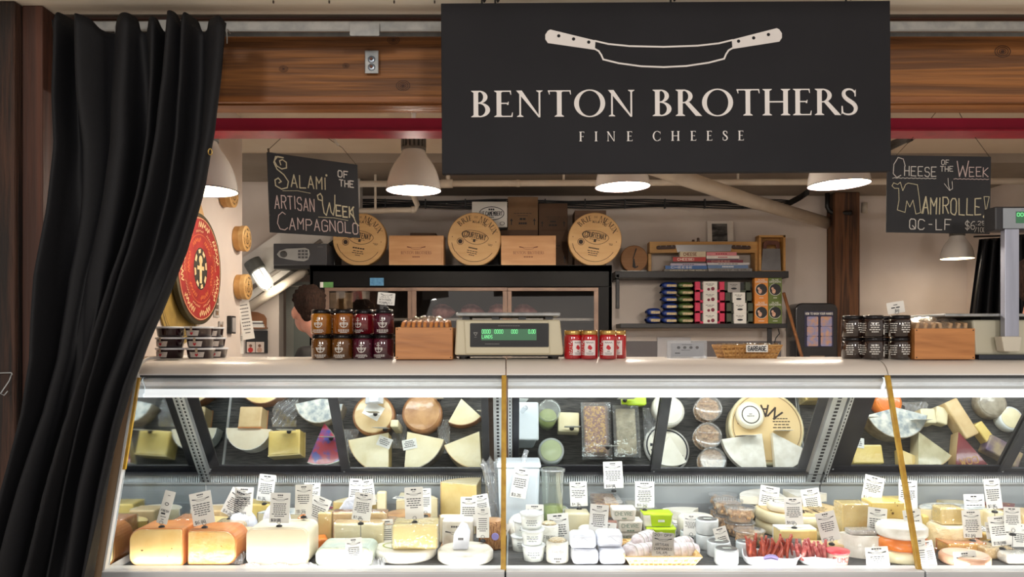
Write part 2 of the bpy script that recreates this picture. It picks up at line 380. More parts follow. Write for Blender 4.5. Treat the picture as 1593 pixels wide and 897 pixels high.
for px, py in ((425, 3), (512, 12), (613, 5), (676, 4)): m.box(X(px, 2.1) - .002, X(px, 2.1) + .002, 2.1, 2.104, 2.318, 2.325)
m.build('nail', nailm, cf)
# beam of planks
beamw = wood('fir_beam', C(150, 96, 46), C(98, 60, 28), 'x', 12, .6, .3, 4, .035, 1.3)
beaml = wood('fir_strip', C(176, 114, 58), C(130, 78, 38), 'x', 9, .5, .25, 3, .05)
bm = struct(MB().box(-1.3, 2.6, 2.25, 2.352, Z(150, 2.25), Z(36, 2.25)).build('wooden_beam', beamw))
zb_ = Z(158.5, 2.245)
MB().box(-1.3, 2.6, 2.245, 2.262, zb_, Z(149, 2.245)).build('beam_strip', beaml, bm, bevel=.002)
MB().box(-1.3, 2.6, 2.262, 2.276, zb_ + .012, Z(149, 2.245)).build('beam_groove', wood('fir_dark', C(84, 46, 20), C(60, 32, 14), 'x', 8), bm)
MB().box(-1.3, 2.6, 2.276, 2.352, zb_ - .001, Z(149, 2.245)).build('beam_strip', beaml, bm, bevel=.002)
knot = pm('knot_wood', C(74, 38, 16), C(46, 24, 12), 60, .6, .4)
for px, py, r in ((627, 133, .014), (441, 107, .009), (612, 62, .012), (1560, 80, .016), (538, 102, .007), (1372, 124, .012)):
    m = MB()
    for k in range(3): m.flat([[(q[0], q[1]) for q in p] for p in ring(0, 0, r * (1.5 - k * .4), r * (1.1 - k * .3), r * .16, r * .12)], 0)
    m.flat(disc(0, 0, r * .4, 10, r * .3), 0)
    m.build('knot', knot, bm, loc=(X(px, 2.249), 2.2492, Z(py, 2.249)))
MB().box(-1.33, 2.6, 2.205, 2.25, Z(33, 2.22), 2.326).build('ledger_strip', wood('ledger_wood', C(88, 50, 34), C(60, 34, 24), 'x', 6), bm)
struct(MB().box(-1.3, 2.6, 2.190, 2.222, Z(25.5, 2.2), 2.3255).build('trim_2', pm('grey_trim', C(96, 88, 80), None, 6, .6)))
# posts by the curtain
postd = wood('old_post', C(66, 40, 27), C(24, 14, 10), 'z', 16, .75, .9, 4, .05, 1.3)
postr = wood('red_post', C(88, 50, 34), C(60, 34, 24), 'z', 8, .7, .3, 3, .06)
struct(MB().box(X(20, 2.1) - .4, X(23, 2.1), 2.1, 2.4, 0, 2.325).build('wooden_pillar', postd, bevel=.006))
struct(MB().box(X(23, 2.1), X(66, 2.13), 2.13, 2.4, 0, 2.325).build('wooden_post', postr, bevel=.004))
struct(MB().box(X(65, 2.13), X(88, 2.2), 2.2, 2.4, 0, Z(14, 2.2)).build('wooden_jamb', wood('jamb_wood', C(84, 50, 34), C(46, 26, 18), 'z', 12, .75, .5, 3, .05), bevel=.004))
# hook latch on the pillar
hk = T('hook_latch', 'small steel hook and eye latch on the rough dark pillar', 'hook', at(10, 580, 2.09))
steel = pm('galvanised', C(170, 172, 172), C(146, 150, 152), 30, .38, .03, .45)
MB().tube([(-.03, 0, 0), (.014, 0, .001), (.018, -.004, -.004)], .0022, 6).build('pin', steel, hk, True)
MB().tube([(.016, -.004, -.004), (.012, -.006, -.02), (-.012, -.006, -.055), (-.002, -.006, -.06), (.008, -.006, -.048)], .0018, 6).build('hook', steel, hk, True)
# curtain rail
rl = T('curtain_rail', 'long galvanised steel curtain track fixed along the wooden beam', 'curtain rail', (0, 2.15, Z(52, 2.15)))
h = Z(35.5, 2.15) - Z(52, 2.15)
x0, x1 = X(92, 2.15), 1.9
pr = [(-.012, 0), (-.016, .004), (-.016, h - .004), (-.012, h), (.02, h), (.022, h - .003), (.022, 0)]
MB().sheet(pr, x0, x1).build('track', steel, rl)
MB().box(x0, x1, -.018, -.010, -.0015, .003).build('lower_lip', pm('galv_edge', C(150, 152, 152), None, 10, .35, 0, .8), rl)
MB().box(X(237, 2.13), X(281, 2.13), -.0185, -.0165, .001, h + .001).build('joint_sleeve', steel, rl)
br = T('rail_bracket', 'galvanised two bolt bracket clasping the curtain track', 'bracket', (X(566.5, 2.12), 2.128, Z(92, 2.12)))
hh = Z(34, 2.12) - Z(92, 2.12)
MB().box(-.011 * 1.8, .011 * 1.8, .104, .108, 0, hh * .65).build('plate', steel, br, bevel=.002)
MB().prism(rr(.082, .036, .004, 0, hh - .018), -.003, .0, 'xz').build('clasp', steel, br, bevel=.001)
for k in (.27, .62):
    b = MB().lathe([(.0105, 0), (.0105, .002), (.008, .004)], 18, rotm(R(90), loc=(0, .104, hh * k * .62))).build('washer', pm('zinc', C(176, 186, 200), C(150, 164, 178), 60, .35, 0, .8), br, True)
    MB().lathe([(.0045, 0), (.0045, .004), (.003, .006)], 8, rotm(R(90), loc=(0, .1, hh * k * .62))).build('bolt', pm('rust', C(110, 70, 56), C(80, 50, 40), 60, .6), b)
# maroon steel bar
struct(MB().box(-1.35, 2.6, 2.6, 2.66, Z(204, 2.6), Z(183.5, 2.6)).build('trim_3', pm('maroon_paint', C(170, 28, 64), C(156, 22, 56), 5, .4, 0, 0, .3)))
struct(MB().box(-1.34, 2.6, 2.58, 2.68, Z(206, 2.6), Z(203.6, 2.6)).build('trim_4', pm('red_paint', C(178, 40, 62), C(150, 28, 50), 14, .4)))

# ================================================================ CURTAIN
RE = [(45, 356), (130, 352), (210, 343), (300, 326), (390, 297), (470, 262), (530, 234), (600, 207), (660, 190), (760, 170), (897, 150), (1290, 96)]
LE = [(40, 80), (150, 79), (230, 86), (330, 80), (430, 66), (560, 62), (640, 46), (750, 10), (830, -14), (897, -34), (1290, -130)]
def lerp(tab, y):
    if y <= tab[0][0]: return tab[0][1]
    for (a, b), (c, d) in zip(tab[:-1], tab[1:]):
        if y <= c: return b + (d - b) * (y - a) / (c - a)
    return tab[-1][1]
cu = T('stage_curtain', 'heavy black curtain gathered at the end of the counter', 'curtain', (0, 0, 0))
NF = 7
def fold(u, v):
    ph = u + .05 * math.sin(u * 9 + v * 2.2) + .025 * math.sin(v * 6 + u * 17)
    a = 2 * math.pi * NF * ph
    amp = (.056 + .015 * math.sin(u * 13)) * (.75 + .35 * v) * (.85 + .3 * math.sin(a * .31 + 1.5 * v))
    s = math.sin(a); return (abs(s) ** .8) * (1 if s > 0 else -1) * amp + .02 * math.sin(u * 23 + v * 9)
def cpt(u, v):
    py = 45 + v * 1230
    l, r = lerp(LE, py), lerp(RE, py)
    w = fold(u, v); Y0 = 2.055
    top = (16 / (1 + math.exp(-5 * math.sin(2 * math.pi * NF * (u + .05 * math.sin(u * 9)) + 2.6))) + 5 * math.sin(u * 19)) * max(0, 1 - v * 20)
    px = l + (r - l) * u + 7 * math.sin(2 * math.pi * NF * u * 1.0 + 1.2) * (1 - u) * u * 2
    Y = Y0 + w * .8
    return (X(px, Y0), Y, Z(py, Y0) + top * Y0 / F)
cloth = pm('black_cloth', C(14, 15, 20), C(11, 12, 16), 120, .7, .05, bscale=300, spec=.3)
o = MB().grid(cpt, 240, 90).build('fabric', cloth, cu, True)
s = o.modifiers.new('solid', 'SOLIDIFY'); s.thickness = .003
for px, py in ((255, 51), (290, 56), (354, 58), (175, 47), (128, 44)):
    MB().tube([(0, .02, .03), (0, .0, .034), (0, -.008, .026), (0, -.004, .012), (.003, -.012, .002), (0, -.004, -.006)], .0018, 6).build('hook', steel, cu, True, loc=(X(px, 2.1), 2.12 if px < 350 else 2.10, Z(py, 2.1) - .012))
brass = pm('brass', C(190, 160, 90), C(150, 120, 60), 30, .35, 0, .8)
MB().tube([(.005 * math.cos(a * .5236), 0, .008 * math.sin(a * .5236)) for a in range(12)], .0016, 6, closed=True).build('grommet', brass, cu, True, loc=at(327, 236, 1.985))

# ================================================================ HANGING SIGN
SY = 2.0; k = SY / F
sg = T('hanging_sign', 'large black shop sign reading BENTON BROTHERS FINE CHEESE under a knife emblem', 'sign', (X(1037, SY), SY, Z(268, SY)))
sg.rotation_euler = (0, R(-.35), 0)
hw = 349.5 * k; hs = 265 * k
signm = pm('sign_black', C(33, 33, 37), C(29, 29, 33), 4, .55, .01, spec=.15)
lett = pm('sign_white', C(222, 218, 216), C(214, 210, 208), 8, .5)
MB().box(-hw, hw, 0, .02, 0, hs).build('board', signm, sg, bevel=.0015)
def sx(px): return (px - 1037) * k
def sz(py): return (268 - py) * k
cx_ = 0; gl_ = []
for i, ch in enumerate('BENTON BROTHERS'):
    if ch == ' ': cx_ += .44; continue
    gl_.append((ch, cx_)); cx_ += SERIF[ch][1] + .04
kk = 604 * k / (cx_ - .04)
for ch, c_ in gl_: MB().flat([[(sx(733) + (c_ + p[0]) * kk, sz(180.5) + p[1] * 41 * k) for p in q] for q in SERIF[ch][0]], -.0008).build('letter', lett, sg)
xs = [902, 926, 945, 976, 1016, 1045, 1075, 1100, 1125, 1149]
for ch, x in zip('FINECHEESE', xs):
    MB().flat([[(sx(x) + (p[0] - .06) * 15 * k, sz(219) + p[1] * 15 * k) for p in q] for q in SERIF[ch][0]], -.0008).build('small_letter', lett, sg)
MB().flat(knife(sx(1033.5), sz(58), 369 * k), -.0008).build('knife_emblem', lett, sg)
for q in knife_dots(sx(1033.5), sz(58), 369 * k): MB().flat([q], -.0012).build('emblem_rivet', signm, sg)
blk = pm('black_metal', C(26, 25, 25), None, 20, .4)
for px in (751, 772, 1046, 1320):
    MB().tube([(0, .01, 0), (0, .008, .014), (.006, .002, .018), (.010, -.006, .01), (.007, -.006, .004), (.0, .005, .05)], .0028, 6).build('hanger_hook', blk, sg, True, loc=(sx(px), 0, hs - .004))

# ================================================================ CHALKBOARDS
slate = pm('chalkboard', C(36, 37, 40), C(46, 46, 48), 5, .8, 0, lo=.4, hi=.75)
chw = pm('chalk_white', C(214, 208, 200), C(120, 118, 114), 700, .9, lo=.45, hi=.7)
chy = pm('chalk_yellow', C(206, 196, 164), C(120, 112, 94), 700, .9, lo=.45, hi=.7)
chp = pm('chalk_pink', C(214, 190, 184), C(120, 106, 104), 700, .9, lo=.45, hi=.7)
def chalk(parent, name, polys, mat): return MB().flat(polys, -.0012).build(name, mat, parent)
wirem = pm('wire', C(90, 76, 60), None, 20, .5, 0, .6)
pl, pr_ = at(420.5, 361, 2.6), at(560, 366, 2.85)
d = pr_ - pl; W = math.hypot(d.x, d.y); Hh = Z(237, 2.6) - Z(361, 2.6)
cb = T('chalkboard', 'chalkboard announcing salami of the week hung turned from two wires', 'chalkboard', pl, math.atan2(d.y, d.x))
cb.rotation_euler = (0, -math.atan2(d.z, W) * .6, math.atan2(d.y, d.x))
MB().box(0, W, 0, .006, 0, Hh).build('board', slate, cb, bevel=.0008)
def wv(pts): return [(u * W, v * Hh) for u, v in pts]
swirl = [(.155, .83), (.135, .85), (.13, .90), (.16, .93), (.195, .90), (.195, .84), (.15, .80), (.09, .81), (.065, .86), (.085, .93)]
S_ = [(.13, .86), (.12, .91), (.15, .93), (.19, .90), (.19, .83), (.14, .81), (.09, .84), (.065, .90), (.10, .96), (.16, .955), (.08, .955), (.06, .88), (.09, .80), (.16, .74), (.205, .66), (.19, .58), (.13, .555), (.07, .59), (.065, .66), (.10, .69), (.13, .65), (.105, .63)]
chalk(cb, 'word_salami', ribbon(wv(S_), .004) + stroke('ALAMI', .235 * W, .60 * Hh, .155 * Hh, .38 * W, .10, jit=.04, rise=.02) + disc(.625 * W, .80 * Hh, .012 * W) + ribbon(wv([(.14, .535), (.3, .555), (.44, .54)]), .0018), chy)
chalk(cb, 'words_of_the', stroke('OF', .76 * W, .80 * Hh, .085 * Hh, .115 * W, .17, jit=.03) + stroke('THE', .775 * W, .68 * Hh, .085 * Hh, .165 * W, .17, jit=.03), chw)
chalk(cb, 'word_week', ribbon(wv([(.56, .46), (.525, .47), (.515, .52), (.55, .55), (.57, .51), (.57, .42), (.585, .30), (.61, .27), (.635, .38), (.65, .44), (.665, .32), (.69, .28), (.71, .4), (.715, .55)]), .004) + stroke('EEK', .725 * W, .27 * Hh, .14 * Hh, .21 * W, .14, jit=.05) + ribbon(wv([(.92, .41), (.93, .28), (.955, .20), (.99, .165)]), .0038) + ribbon(wv([(.52, .24), (.7, .245), (.86, .225)]), .0018), chy)
chalk(cb, 'word_artisan', stroke('ARTISAN', .055 * W, .31 * Hh, .165 * Hh, .42 * W, .08, jit=.05), chp)
chalk(cb, 'word_campagnolo', ribbon(wv([(.16, .24), (.13, .265), (.09, .22), (.075, .12), (.10, .05), (.15, .04), (.18, .07)]), .003) + stroke('AMPAGNOLO', .20 * W, .055 * Hh, .145 * Hh, .775 * W, .09, jit=.05), chp)
MB().tube([(.005, 0, Hh), (.004, .002, Hh + .012)], .0035, 6).build('eyelet', wirem, cb, True)
MB().tube([(.004, 0, Hh + .008), (.09, .06, Hh + .075), (.12, .03, Hh + .10)], .0011, 5).build('wire', wirem, cb, True)
MB().tube([(W - .006, 0, Hh), (W - .06, .005, Hh + .055), (W - .13, .03, Hh + .10)], .0011, 5).build('wire', wirem, cb, True)
MB().tube([(W - .075, .005, Hh + .06), (W - .098, .01, Hh + .088)], .0045, 6).build('cable_clip', pm('clip_white', C(190, 180, 165), None, 10, .5), cb, True)
pl = at(1379, 361, 2.66); W = X(1540, 2.66) - pl.x; Hh = Z(241, 2.66) - Z(361, 2.66)
c2 = T('chalkboard', 'chalkboard announcing Mamirolle as cheese of the week beside the sign', 'chalkboard', pl, 0)
c2.rotation_euler = (0, R(.9), 0)
MB().box(0, W, 0, .006, 0, Hh).build('board', slate, c2, bevel=.0008)
chalk(c2, 'word_cheese', ribbon(wv([(.17, .86), (.15, .95), (.10, .97), (.06, .88), (.055, .76), (.09, .71), (.13, .74)]), .0026) + stroke('HEESE', .165 * W, .735 * Hh, .12 * Hh, .305 * W, .09, jit=.05) + ribbon(wv([(.05 + .02 * i, .70 + .008 * (i % 2)) for i in range(22)]), .002), chw)
chalk(c2, 'words_of_the', stroke('OF', .52 * W, .885 * Hh, .06 * Hh, .07 * W, .14, jit=.03) + stroke('THE', .51 * W, .80 * Hh, .065 * Hh, .12 * W, .14, jit=.03) + ribbon(wv([(.585, .71), (.59, .62), (.605, .55)]), .002) + ribbon(wv([(.55, .64), (.6, .555), (.63, .575), (.625, .67)]), .002), chw)
chalk(c2, 'word_week', stroke('W', .67 * W, .74 * Hh, .20 * Hh, .11 * W, .06, jit=.03) + stroke('EEK', .79 * W, .74 * Hh, .115 * Hh, .18 * W, .09, jit=.05) + ribbon(wv([(.64 + .02 * i, .70 + .008 * (i % 2)) for i in range(18)]), .002), chp)
Mo = [(.07, .57), (.045, .60), (.06, .64), (.10, .62), (.125, .65), (.15, .54), (.175, .62), (.20, .64), (.25, .63), (.29, .62), (.31, .45), (.325, .26), (.28, .24), (.25, .42), (.22, .33), (.19, .41), (.175, .26), (.10, .29), (.115, .42), (.11, .57), (.07, .57)]
chalk(c2, 'word_mamirolle', ribbon(wv(Mo), .0022) + ribbon(wv([(.335, .25), (.37, .47), (.40, .24)]), .0022) + stroke('AMIROLLE', .345 * W, .25 * Hh, .21 * Hh, .56 * W, .07, jit=.06, rise=-.01) + ribbon(wv([(.935, .48), (.985, .48), (.955, .28), (.935, .48)]), .0022) + disc(.94 * W, .22 * Hh, .014 * W), chy)
chalk(c2, 'words_qc_lf', stroke('QC-LF', .22 * W, .045 * Hh, .13 * Hh, .40 * W, .09, jit=.04), chw)
chalk(c2, 'words_price', stroke('$6', .76 * W, .055 * Hh, .10 * Hh, .09 * W, .09) + stroke('.25', .86 * W, .11 * Hh, .05 * Hh, .09 * W, .14) + stroke('/100G', .85 * W, .02 * Hh, .06 * Hh, .13 * W, .12), chw)
MB().tube([(.03, 0, Hh), (.14, 0, Hh + .12), (.20, -.02, Hh + .20)], .0011, 5).build('wire', wirem, c2, True)
MB().tube([(W - .006, 0, Hh), (W - .09, 0, Hh + .11), (W - .15, -.02, Hh + .19)], .0011, 5).build('wire', wirem, c2, True)

# ================================================================ PENDANT LAMPS
enam = pm('enamel_white', C(212, 206, 200), C(204, 197, 190), 3, .25, 0, 0, .3)
inner = pm('enamel_inside', C(255, 246, 220), None, 3, .6)
colr = pm('collar_grey', C(104, 98, 90), C(80, 76, 70), 40, .5)
rimm = pm('enamel_rim', C(58, 46, 50), None, 9, .4)
bulbm = glow('bulb', (1, .86, .62, 1), 9)
def lamp(name, label, px, py, Y, r=.128, watts=36, tilt=0, top=2.50, badge=False):
    s = r / .128
    t = T(name, label, 'lamp', (X(px, Y), Y, Z(py, Y)), 0, 'enamel pendant lamps'); t.rotation_euler = (0, R(tilt), 0)
    prof = [(.128, 0), (.1265, .008), (.1235, .03), (.118, .055), (.109, .085), (.096, .113), (.080, .138), (.066, .156), (.058, .172), (.0545, .180), (.0535, .188)]
    P = [(a * s, b * s) for a, b in prof]
    MB().lathe(P, 40, cap0=False, cap1=True).build('shade', enam, t, True)
    MB().lathe([(a - .0025, b) for a, b in P], 40, cap0=False, cap1=True).build('shade_lining', inner, t, True)
    MB().tube([(r * math.cos(a * math.pi / 20), r * math.sin(a * math.pi / 20), 0) for a in range(40)], .0022 * s, 6, closed=True).build('rim', rimm, t, True)
    c = MB().lathe([(.058 * s, .185 * s), (.058 * s, .198 * s), (.050 * s, .20 * s), (.050 * s, .262 * s), (.044 * s, .27 * s), (.02 * s, .275 * s)], 24).build('collar', colr, t, True)
    m = MB()
    for i in range(18):
        a = 2 * math.pi * i / 18; m.box(-.005 * s, .005 * s, .047 * s, .058 * s, .198 * s, .262 * s, rotm(0, 0, a))
    m.build('cooling_ribs', colr, c)
    MB().tube([(0, 0, .27 * s), (0, 0, max(.3 * s, top - t.location.z))], .012 * s, 10).build('stem', enam, t, True)
    MB().lathe([(.012 * s, .16 * s), (.03 * s, .12 * s), (.045 * s, .08 * s), (.04 * s, .045 * s), (.02 * s, .03 * s)], 16).build('bulb', bulbm, t, True)
    if badge: MB().flat(ring(0, 0, .017, .009, .0025, .0025) + lines(0, -.001, .02, 1, .002, .004), 0).build('maker_mark', colr, t, loc=(0, -.113, .062), rot=(R(-24), 0, 0))
    d = bpy.data.lights.new('lamp_light', 'POINT'); d.energy = watts; d.color = (1, .90, .78); d.shadow_soft_size = .05
    lo = bpy.data.objects.new('lamp_light', d); COL.objects.link(lo); lo.parent = t; lo.location = (0, 0, .012)
    return t
lamp('pendant_lamp', 'white enamel pendant lamp beside the salami chalkboard', 643.5, 296, 3.6, badge=True)
lamp('pendant_lamp', 'white enamel pendant lamp under the middle of the black sign', 968.5, 290.5, 3.6, tilt=-1.5)
lamp('pendant_lamp', 'white enamel pendant lamp under the sign end near the Mamirolle chalkboard', 1305, 287, 3.3, tilt=-2.0)
lamp('pendant_lamp', 'white enamel pendant lamp half hidden behind the black curtain', 315, 297, 2.9, watts=7)
lamp('pendant_lamp', 'small white pendant lamp hanging below the Mamirolle chalkboard', 1489, 402, 5.15, .104, watts=3, top=2.445)
# ================================================================ DISPLAY CASE
TT = R(36); MY, MZ = 2.92, .903
XF = rotm(TT, 0, 0, (0, MY, MZ))
capm = pm('case_cap', C(234, 226, 216), C(228, 220, 210), 3, .38, 0, 0, .3)
alu = pm('case_alu', C(206, 210, 214), C(196, 200, 204), 5, .3, 0, .35)
whitem = pm('case_white', C(232, 232, 230), C(224, 224, 222), 5, .35)
glassm = clear('case_glass', (.97, .985, .98, 1), .012, .01, edge=.2)
gask = pm('yellow_gasket', C(206, 164, 48), C(178, 134, 26), 30, .35, .1, 0, .4)
blka = pm('black_alu', C(46, 47, 52), C(36, 37, 42), 12, .35, .02, .4)
greya = pm('grey_alu', C(120, 124, 128), C(104, 108, 112), 12, .3, .02, .6)
m_, nt_, b_, tc_ = node_mat('door_mirror'); b_.inputs['Base Color'].default_value = (.80, .82, .80, 1); b_.inputs['Metallic'].default_value = 1; b_.inputs['Roughness'].default_value = .015
mirror = m_
m_, nt_, b_, tc_ = node_mat('end_mirror'); b_.inputs['Base Color'].default_value = (.62, .66, .68, 1); b_.inputs['Metallic'].default_value = 1; b_.inputs['Roughness'].default_value = .05
endmir = m_
perfm = perf('perforated_steel', C(172, 178, 180), C(66, 70, 74), 165)
steelw = pm('case_steel', C(196, 200, 200), C(176, 180, 180), 10, .35, .02, .5)
matm = pm('deck_mat', C(98, 96, 92), C(46, 46, 48), 90, .7, .5, stretch=(.25, 4, 1), bscale=200)
tanm = pm('end_tan', C(176, 150, 122), C(166, 140, 112), 4, .5)
ledm = glow('led_diffuser', (.90, .96, 1, 1), 1.6)
ledf = glow('led_face', (.93, .97, 1, 1), .62)
GT, GB = (2.40, 1.284), (2.213, .7445)     # front glass, upper and lower edge (y, z)
def case(label, x0, x1, doors, rails, first=False, gasket=True):
    t = T('display_case', label, 'display case', (0, 0, 0), 0, 'refrigerated display cases')
    prof = [(2.80, 1.3395), (2.50, 1.3395), (2.475, 1.3385), (2.452, 1.334), (2.432, 1.326), (2.417, 1.3145), (2.408, 1.302), (2.405, 1.2955)]
    MB().prism(prof + [(2.80, 1.2955)], x0, x1, 'yz').build('top_cap', capm, t, auto=30)
    MB().box(x0, x1, 2.4035, 2.43, 1.2915, 1.2957).build('cap_trim', whitem, t)
    MB().box(x0, x1, 2.412, 2.44, 1.2845, 1.2918).build('shadow_gap', pm('gap_dark', C(60, 62, 66), None, 4, .5), t)
    hp = [(2.432, 1.2845), (2.424, 1.281), (2.421, 1.275), (2.424, 1.268), (2.432, 1.260), (2.437, 1.252), (2.437, 1.246)]
    MB().sheet(hp, x0 + .004, x1 - .004).build('lamp_housing', alu, t, True)
    MB().sheet([(2.437, 1.246), (2.434, 1.236), (2.428, 1.228), (2.428, 1.2215), (2.434, 1.2195)], x0 + .004, x1 - .004).build('lamp_front', ledf, t, True)
    MB().sheet([(2.434, 1.2195), (2.53, 1.224)], x0 + .004, x1 - .004).build('lamp_diffuser', ledm, t, True)
    MB().box(x0 + .004, x1 - .004, 2.53, 2.56, 1.224, 1.293).build('lamp_back', whitem, t)
    a = area('case_lamp_light', ((x0 + x1) / 2, 2.47, 1.214), ((x0 + x1) / 2, 2.56, .7), x1 - x0 - .06, 4.6, (.90, .96, 1.0), .05); a.parent = t
    gx0, gx1 = x0 + .001, x1 - .001
    MB().add([(gx0, GT[0], GT[1]), (gx1, GT[0], GT[1]), (gx1, GB[0], GB[1]), (gx0, GB[0], GB[1])], [(0, 1, 2, 3)]).build('front_glass', glassm, t)
    MB().box(x0, x1, 2.185, 2.245, .69, .743).build('front_ledge', alu, t, bevel=.004)
    MB().box(x0, x1, 2.186, 2.247, .742, .7455).build('ledge_top', whitem, t, bevel=.0015)
    MB().box(x0, x1, 2.195, 2.245, .0, .69).build('front_panel', whitem, t)
    MB().box(x0 + .01, x1 - .01, 2.2475, 2.256, .734, .7385).build('led_strip', ledm, t)
    a = area('ledge_led_light', ((x0 + x1) / 2, 2.262, .740), ((x0 + x1) / 2, 2.42, .85), x1 - x0 - .06, .8, (1.0, .97, .92), .012); a.parent = t
    MB().box(x0, x1, 2.245, 2.93, .71, .7283).build('deck', steelw, t)
    MB().box(x0 + .005, x1 - .005, 2.262, 2.926, .7283, .73).build('deck_mat', matm, t)
    MB().box(x0, x1, 2.93, 2.95, .71, .781).build('back_strip', pm('strip_steel', C(166, 170, 172), C(150, 154, 156), 10, .4, .02, .3), t)
    MB().box(x0, x1, 2.935, 2.95, .781, .857).build('perforated_panel', perfm, t)
    g = MB().box(x0, x1, 2.94, 2.95, .857, .903).build('vent_back', pm('vent_shade', C(120, 130, 136), None, 9, .5), t)
    mm = MB(); n = int((x1 - x0) / .0085)
    for i in range(n): xx = x0 + .004 + i * .0085; mm.box(xx, xx + .0045, 2.926, 2.94, .861, .885)
    mm.build('vent_fins', pm('vent_white', C(216, 222, 224), None, 9, .4), t)
    MB().box(x0, x1, 2.922, 2.942, .885, .895).build('vent_rail', greya, t)
    MB().box(x0, x1, 2.922, 2.942, .855, .8605).build('vent_rail', steelw, t)
    MB().box(x0, x1, 2.90, 2.96, .895, .9035).build('door_track', blka, t)
    MB().box(x0, x1, 2.93, 3.02, 0, .72).build('back_panel', steelw, t)
    for i, (a0, a1, off, sl, sr) in enumerate(doors):
        d = MB().box(a0, a1, off, off + .012, 0, .030, XF).box(a0, a1, off, off + .012, .41, .44, XF).box(a0, a0 + sl, off, off + .012, .03, .41, XF).box(a1 - sr, a1, off, off + .012, .03, .41, XF).build('sliding_door', blka if i == 0 else pm('graphite_alu', C(74, 76, 80), C(62, 64, 68), 12, .35, .02, .5), t, bevel=.0015)
        MB().box(a0 + sl * .6, a1 - sr * .6, off + .004, off + .008, .02, .42, XF).build('mirror', mirror, d)
        if a1 - a0 > .3: MB().lathe([(.0035, 0), (.003, .0015)], 10, XF @ rotm(R(90), loc=(a0 + .012, off, .012))).build('screw', steel, d)
    for (r0, r1) in rails:
        rr_ = MB().box(r0, r1, -.02, .02, -.045, .44, XF).build('slotted_rail', steelw, t)
        mm = MB(); w_ = (r1 - r0)
        for q in range(28): mm.box(r0 + w_ * .35, r0 + w_ * .62, -.0208, -.0195, -.035 + q * .0165, -.026 + q * .0165, XF)
        mm.build('slots', pm('slot_dark', C(34, 34, 36), None, 9, .6), rr_)
    if gasket:
        def gp(o, y): return (y[0] - .0035 + o, y[1])
        MB().prism([(GT[0] - .010, GT[1] + .008), (GT[0] + .004, GT[1] + .008), (GB[0] + .004, GB[1] - .004), (GB[0] - .010, GB[1] - .004)], x1 - .0115, x1 + .0035, 'yz').build('gasket', gask, t, bevel=.003)
    if first:
        ep = [(2.80, 1.347), (2.48, 1.347), (2.44, 1.338), (2.41, 1.32), (2.396, 1.29), (2.195, .725), (2.195, 0), (2.95, 0), (2.95, 1.2)]
        MB().prism(ep, x0 - .006, x0 - .0005, 'yz').build('end_trim', whitem, t)
        ep2 = [(a + .004, b) for a, b in ep]
        MB().prism(ep2, x0 - .045, x0 - .006, 'yz').build('end_panel', tanm, t)
        MB().prism([(2.86, 1.30), (2.44, 1.29), (2.405, 1.27), (2.225, .752), (2.93, .752)], x0, x0 + .003, 'yz').build('end_mirror', endmir, t)
        MB().prism([(GT[0] - .006, GT[1]), (GT[0] + .004, GT[1]), (GB[0] + .10, GB[1] + .27), (GB[0] + .090, GB[1] + .27)], x0 - .002, x0 + .007, 'yz').build('end_gasket', gask, t)
        MB().prism([(GT[0] - .008, GT[1]), (GT[0], GT[1]), (GB[0] + .002, GB[1]), (GB[0] - .008, GB[1])], x0 - .008, x0 - .001, 'yz').build('glass_edge', clear('glass_edge', (.8, .93, .9, 1), .2, .1, haze=.3), t)
    return t
case('display case section reaching the black curtain', -1.163, -.021, [(-1.15, -.61, .0, .048, .03), (-.643, -.083, -.013, .036, .026)], [(-1.162, -1.140), (-.066, -.034)], True)
case('display case section under the beige scale and red jars', -.017, 1.170, [(0.002, .56, .0, .024, .03), (.522, 1.106, -.013, .036, .036)], [(-.014, .000), (1.116, 1.166)])
case('display case section under the dark jars and pole scale', 1.174, 2.3, [(1.20, 1.875, .0, .075, .03), (1.835, 2.28, -.013, .036, .03)], [(1.176, 1.19)], gasket=False)
# ================================================================ COUNTER TOP
TZ = 1.3395
def cyl(polys, r, n=None):
    """wrap flat (x,z) print round a vertical cylinder, facing -y"""
    out = []
    for i, p in enumerate(polys):
        q = r + (i % 11) * 2e-5; out.append([(q * math.sin(a / r), -q * math.cos(a / r), b) for a, b in p])
    return out
def mcyl(polys, r):
    m = MB()
    for p in cyl(polys, r): m.add(p, [tuple(range(len(p)))])
    return m
white = pm('print_white', C(226, 224, 218), None, 9, .6)
black = pm('print_black', C(32, 30, 30), None, 9, .6)
grey = pm('print_grey', C(92, 90, 90), None, 9, .6)
redp = pm('print_red', C(196, 34, 48), None, 9, .6)
paper = pm('paper_white', C(236, 234, 228), C(228, 226, 220), 4, .7)
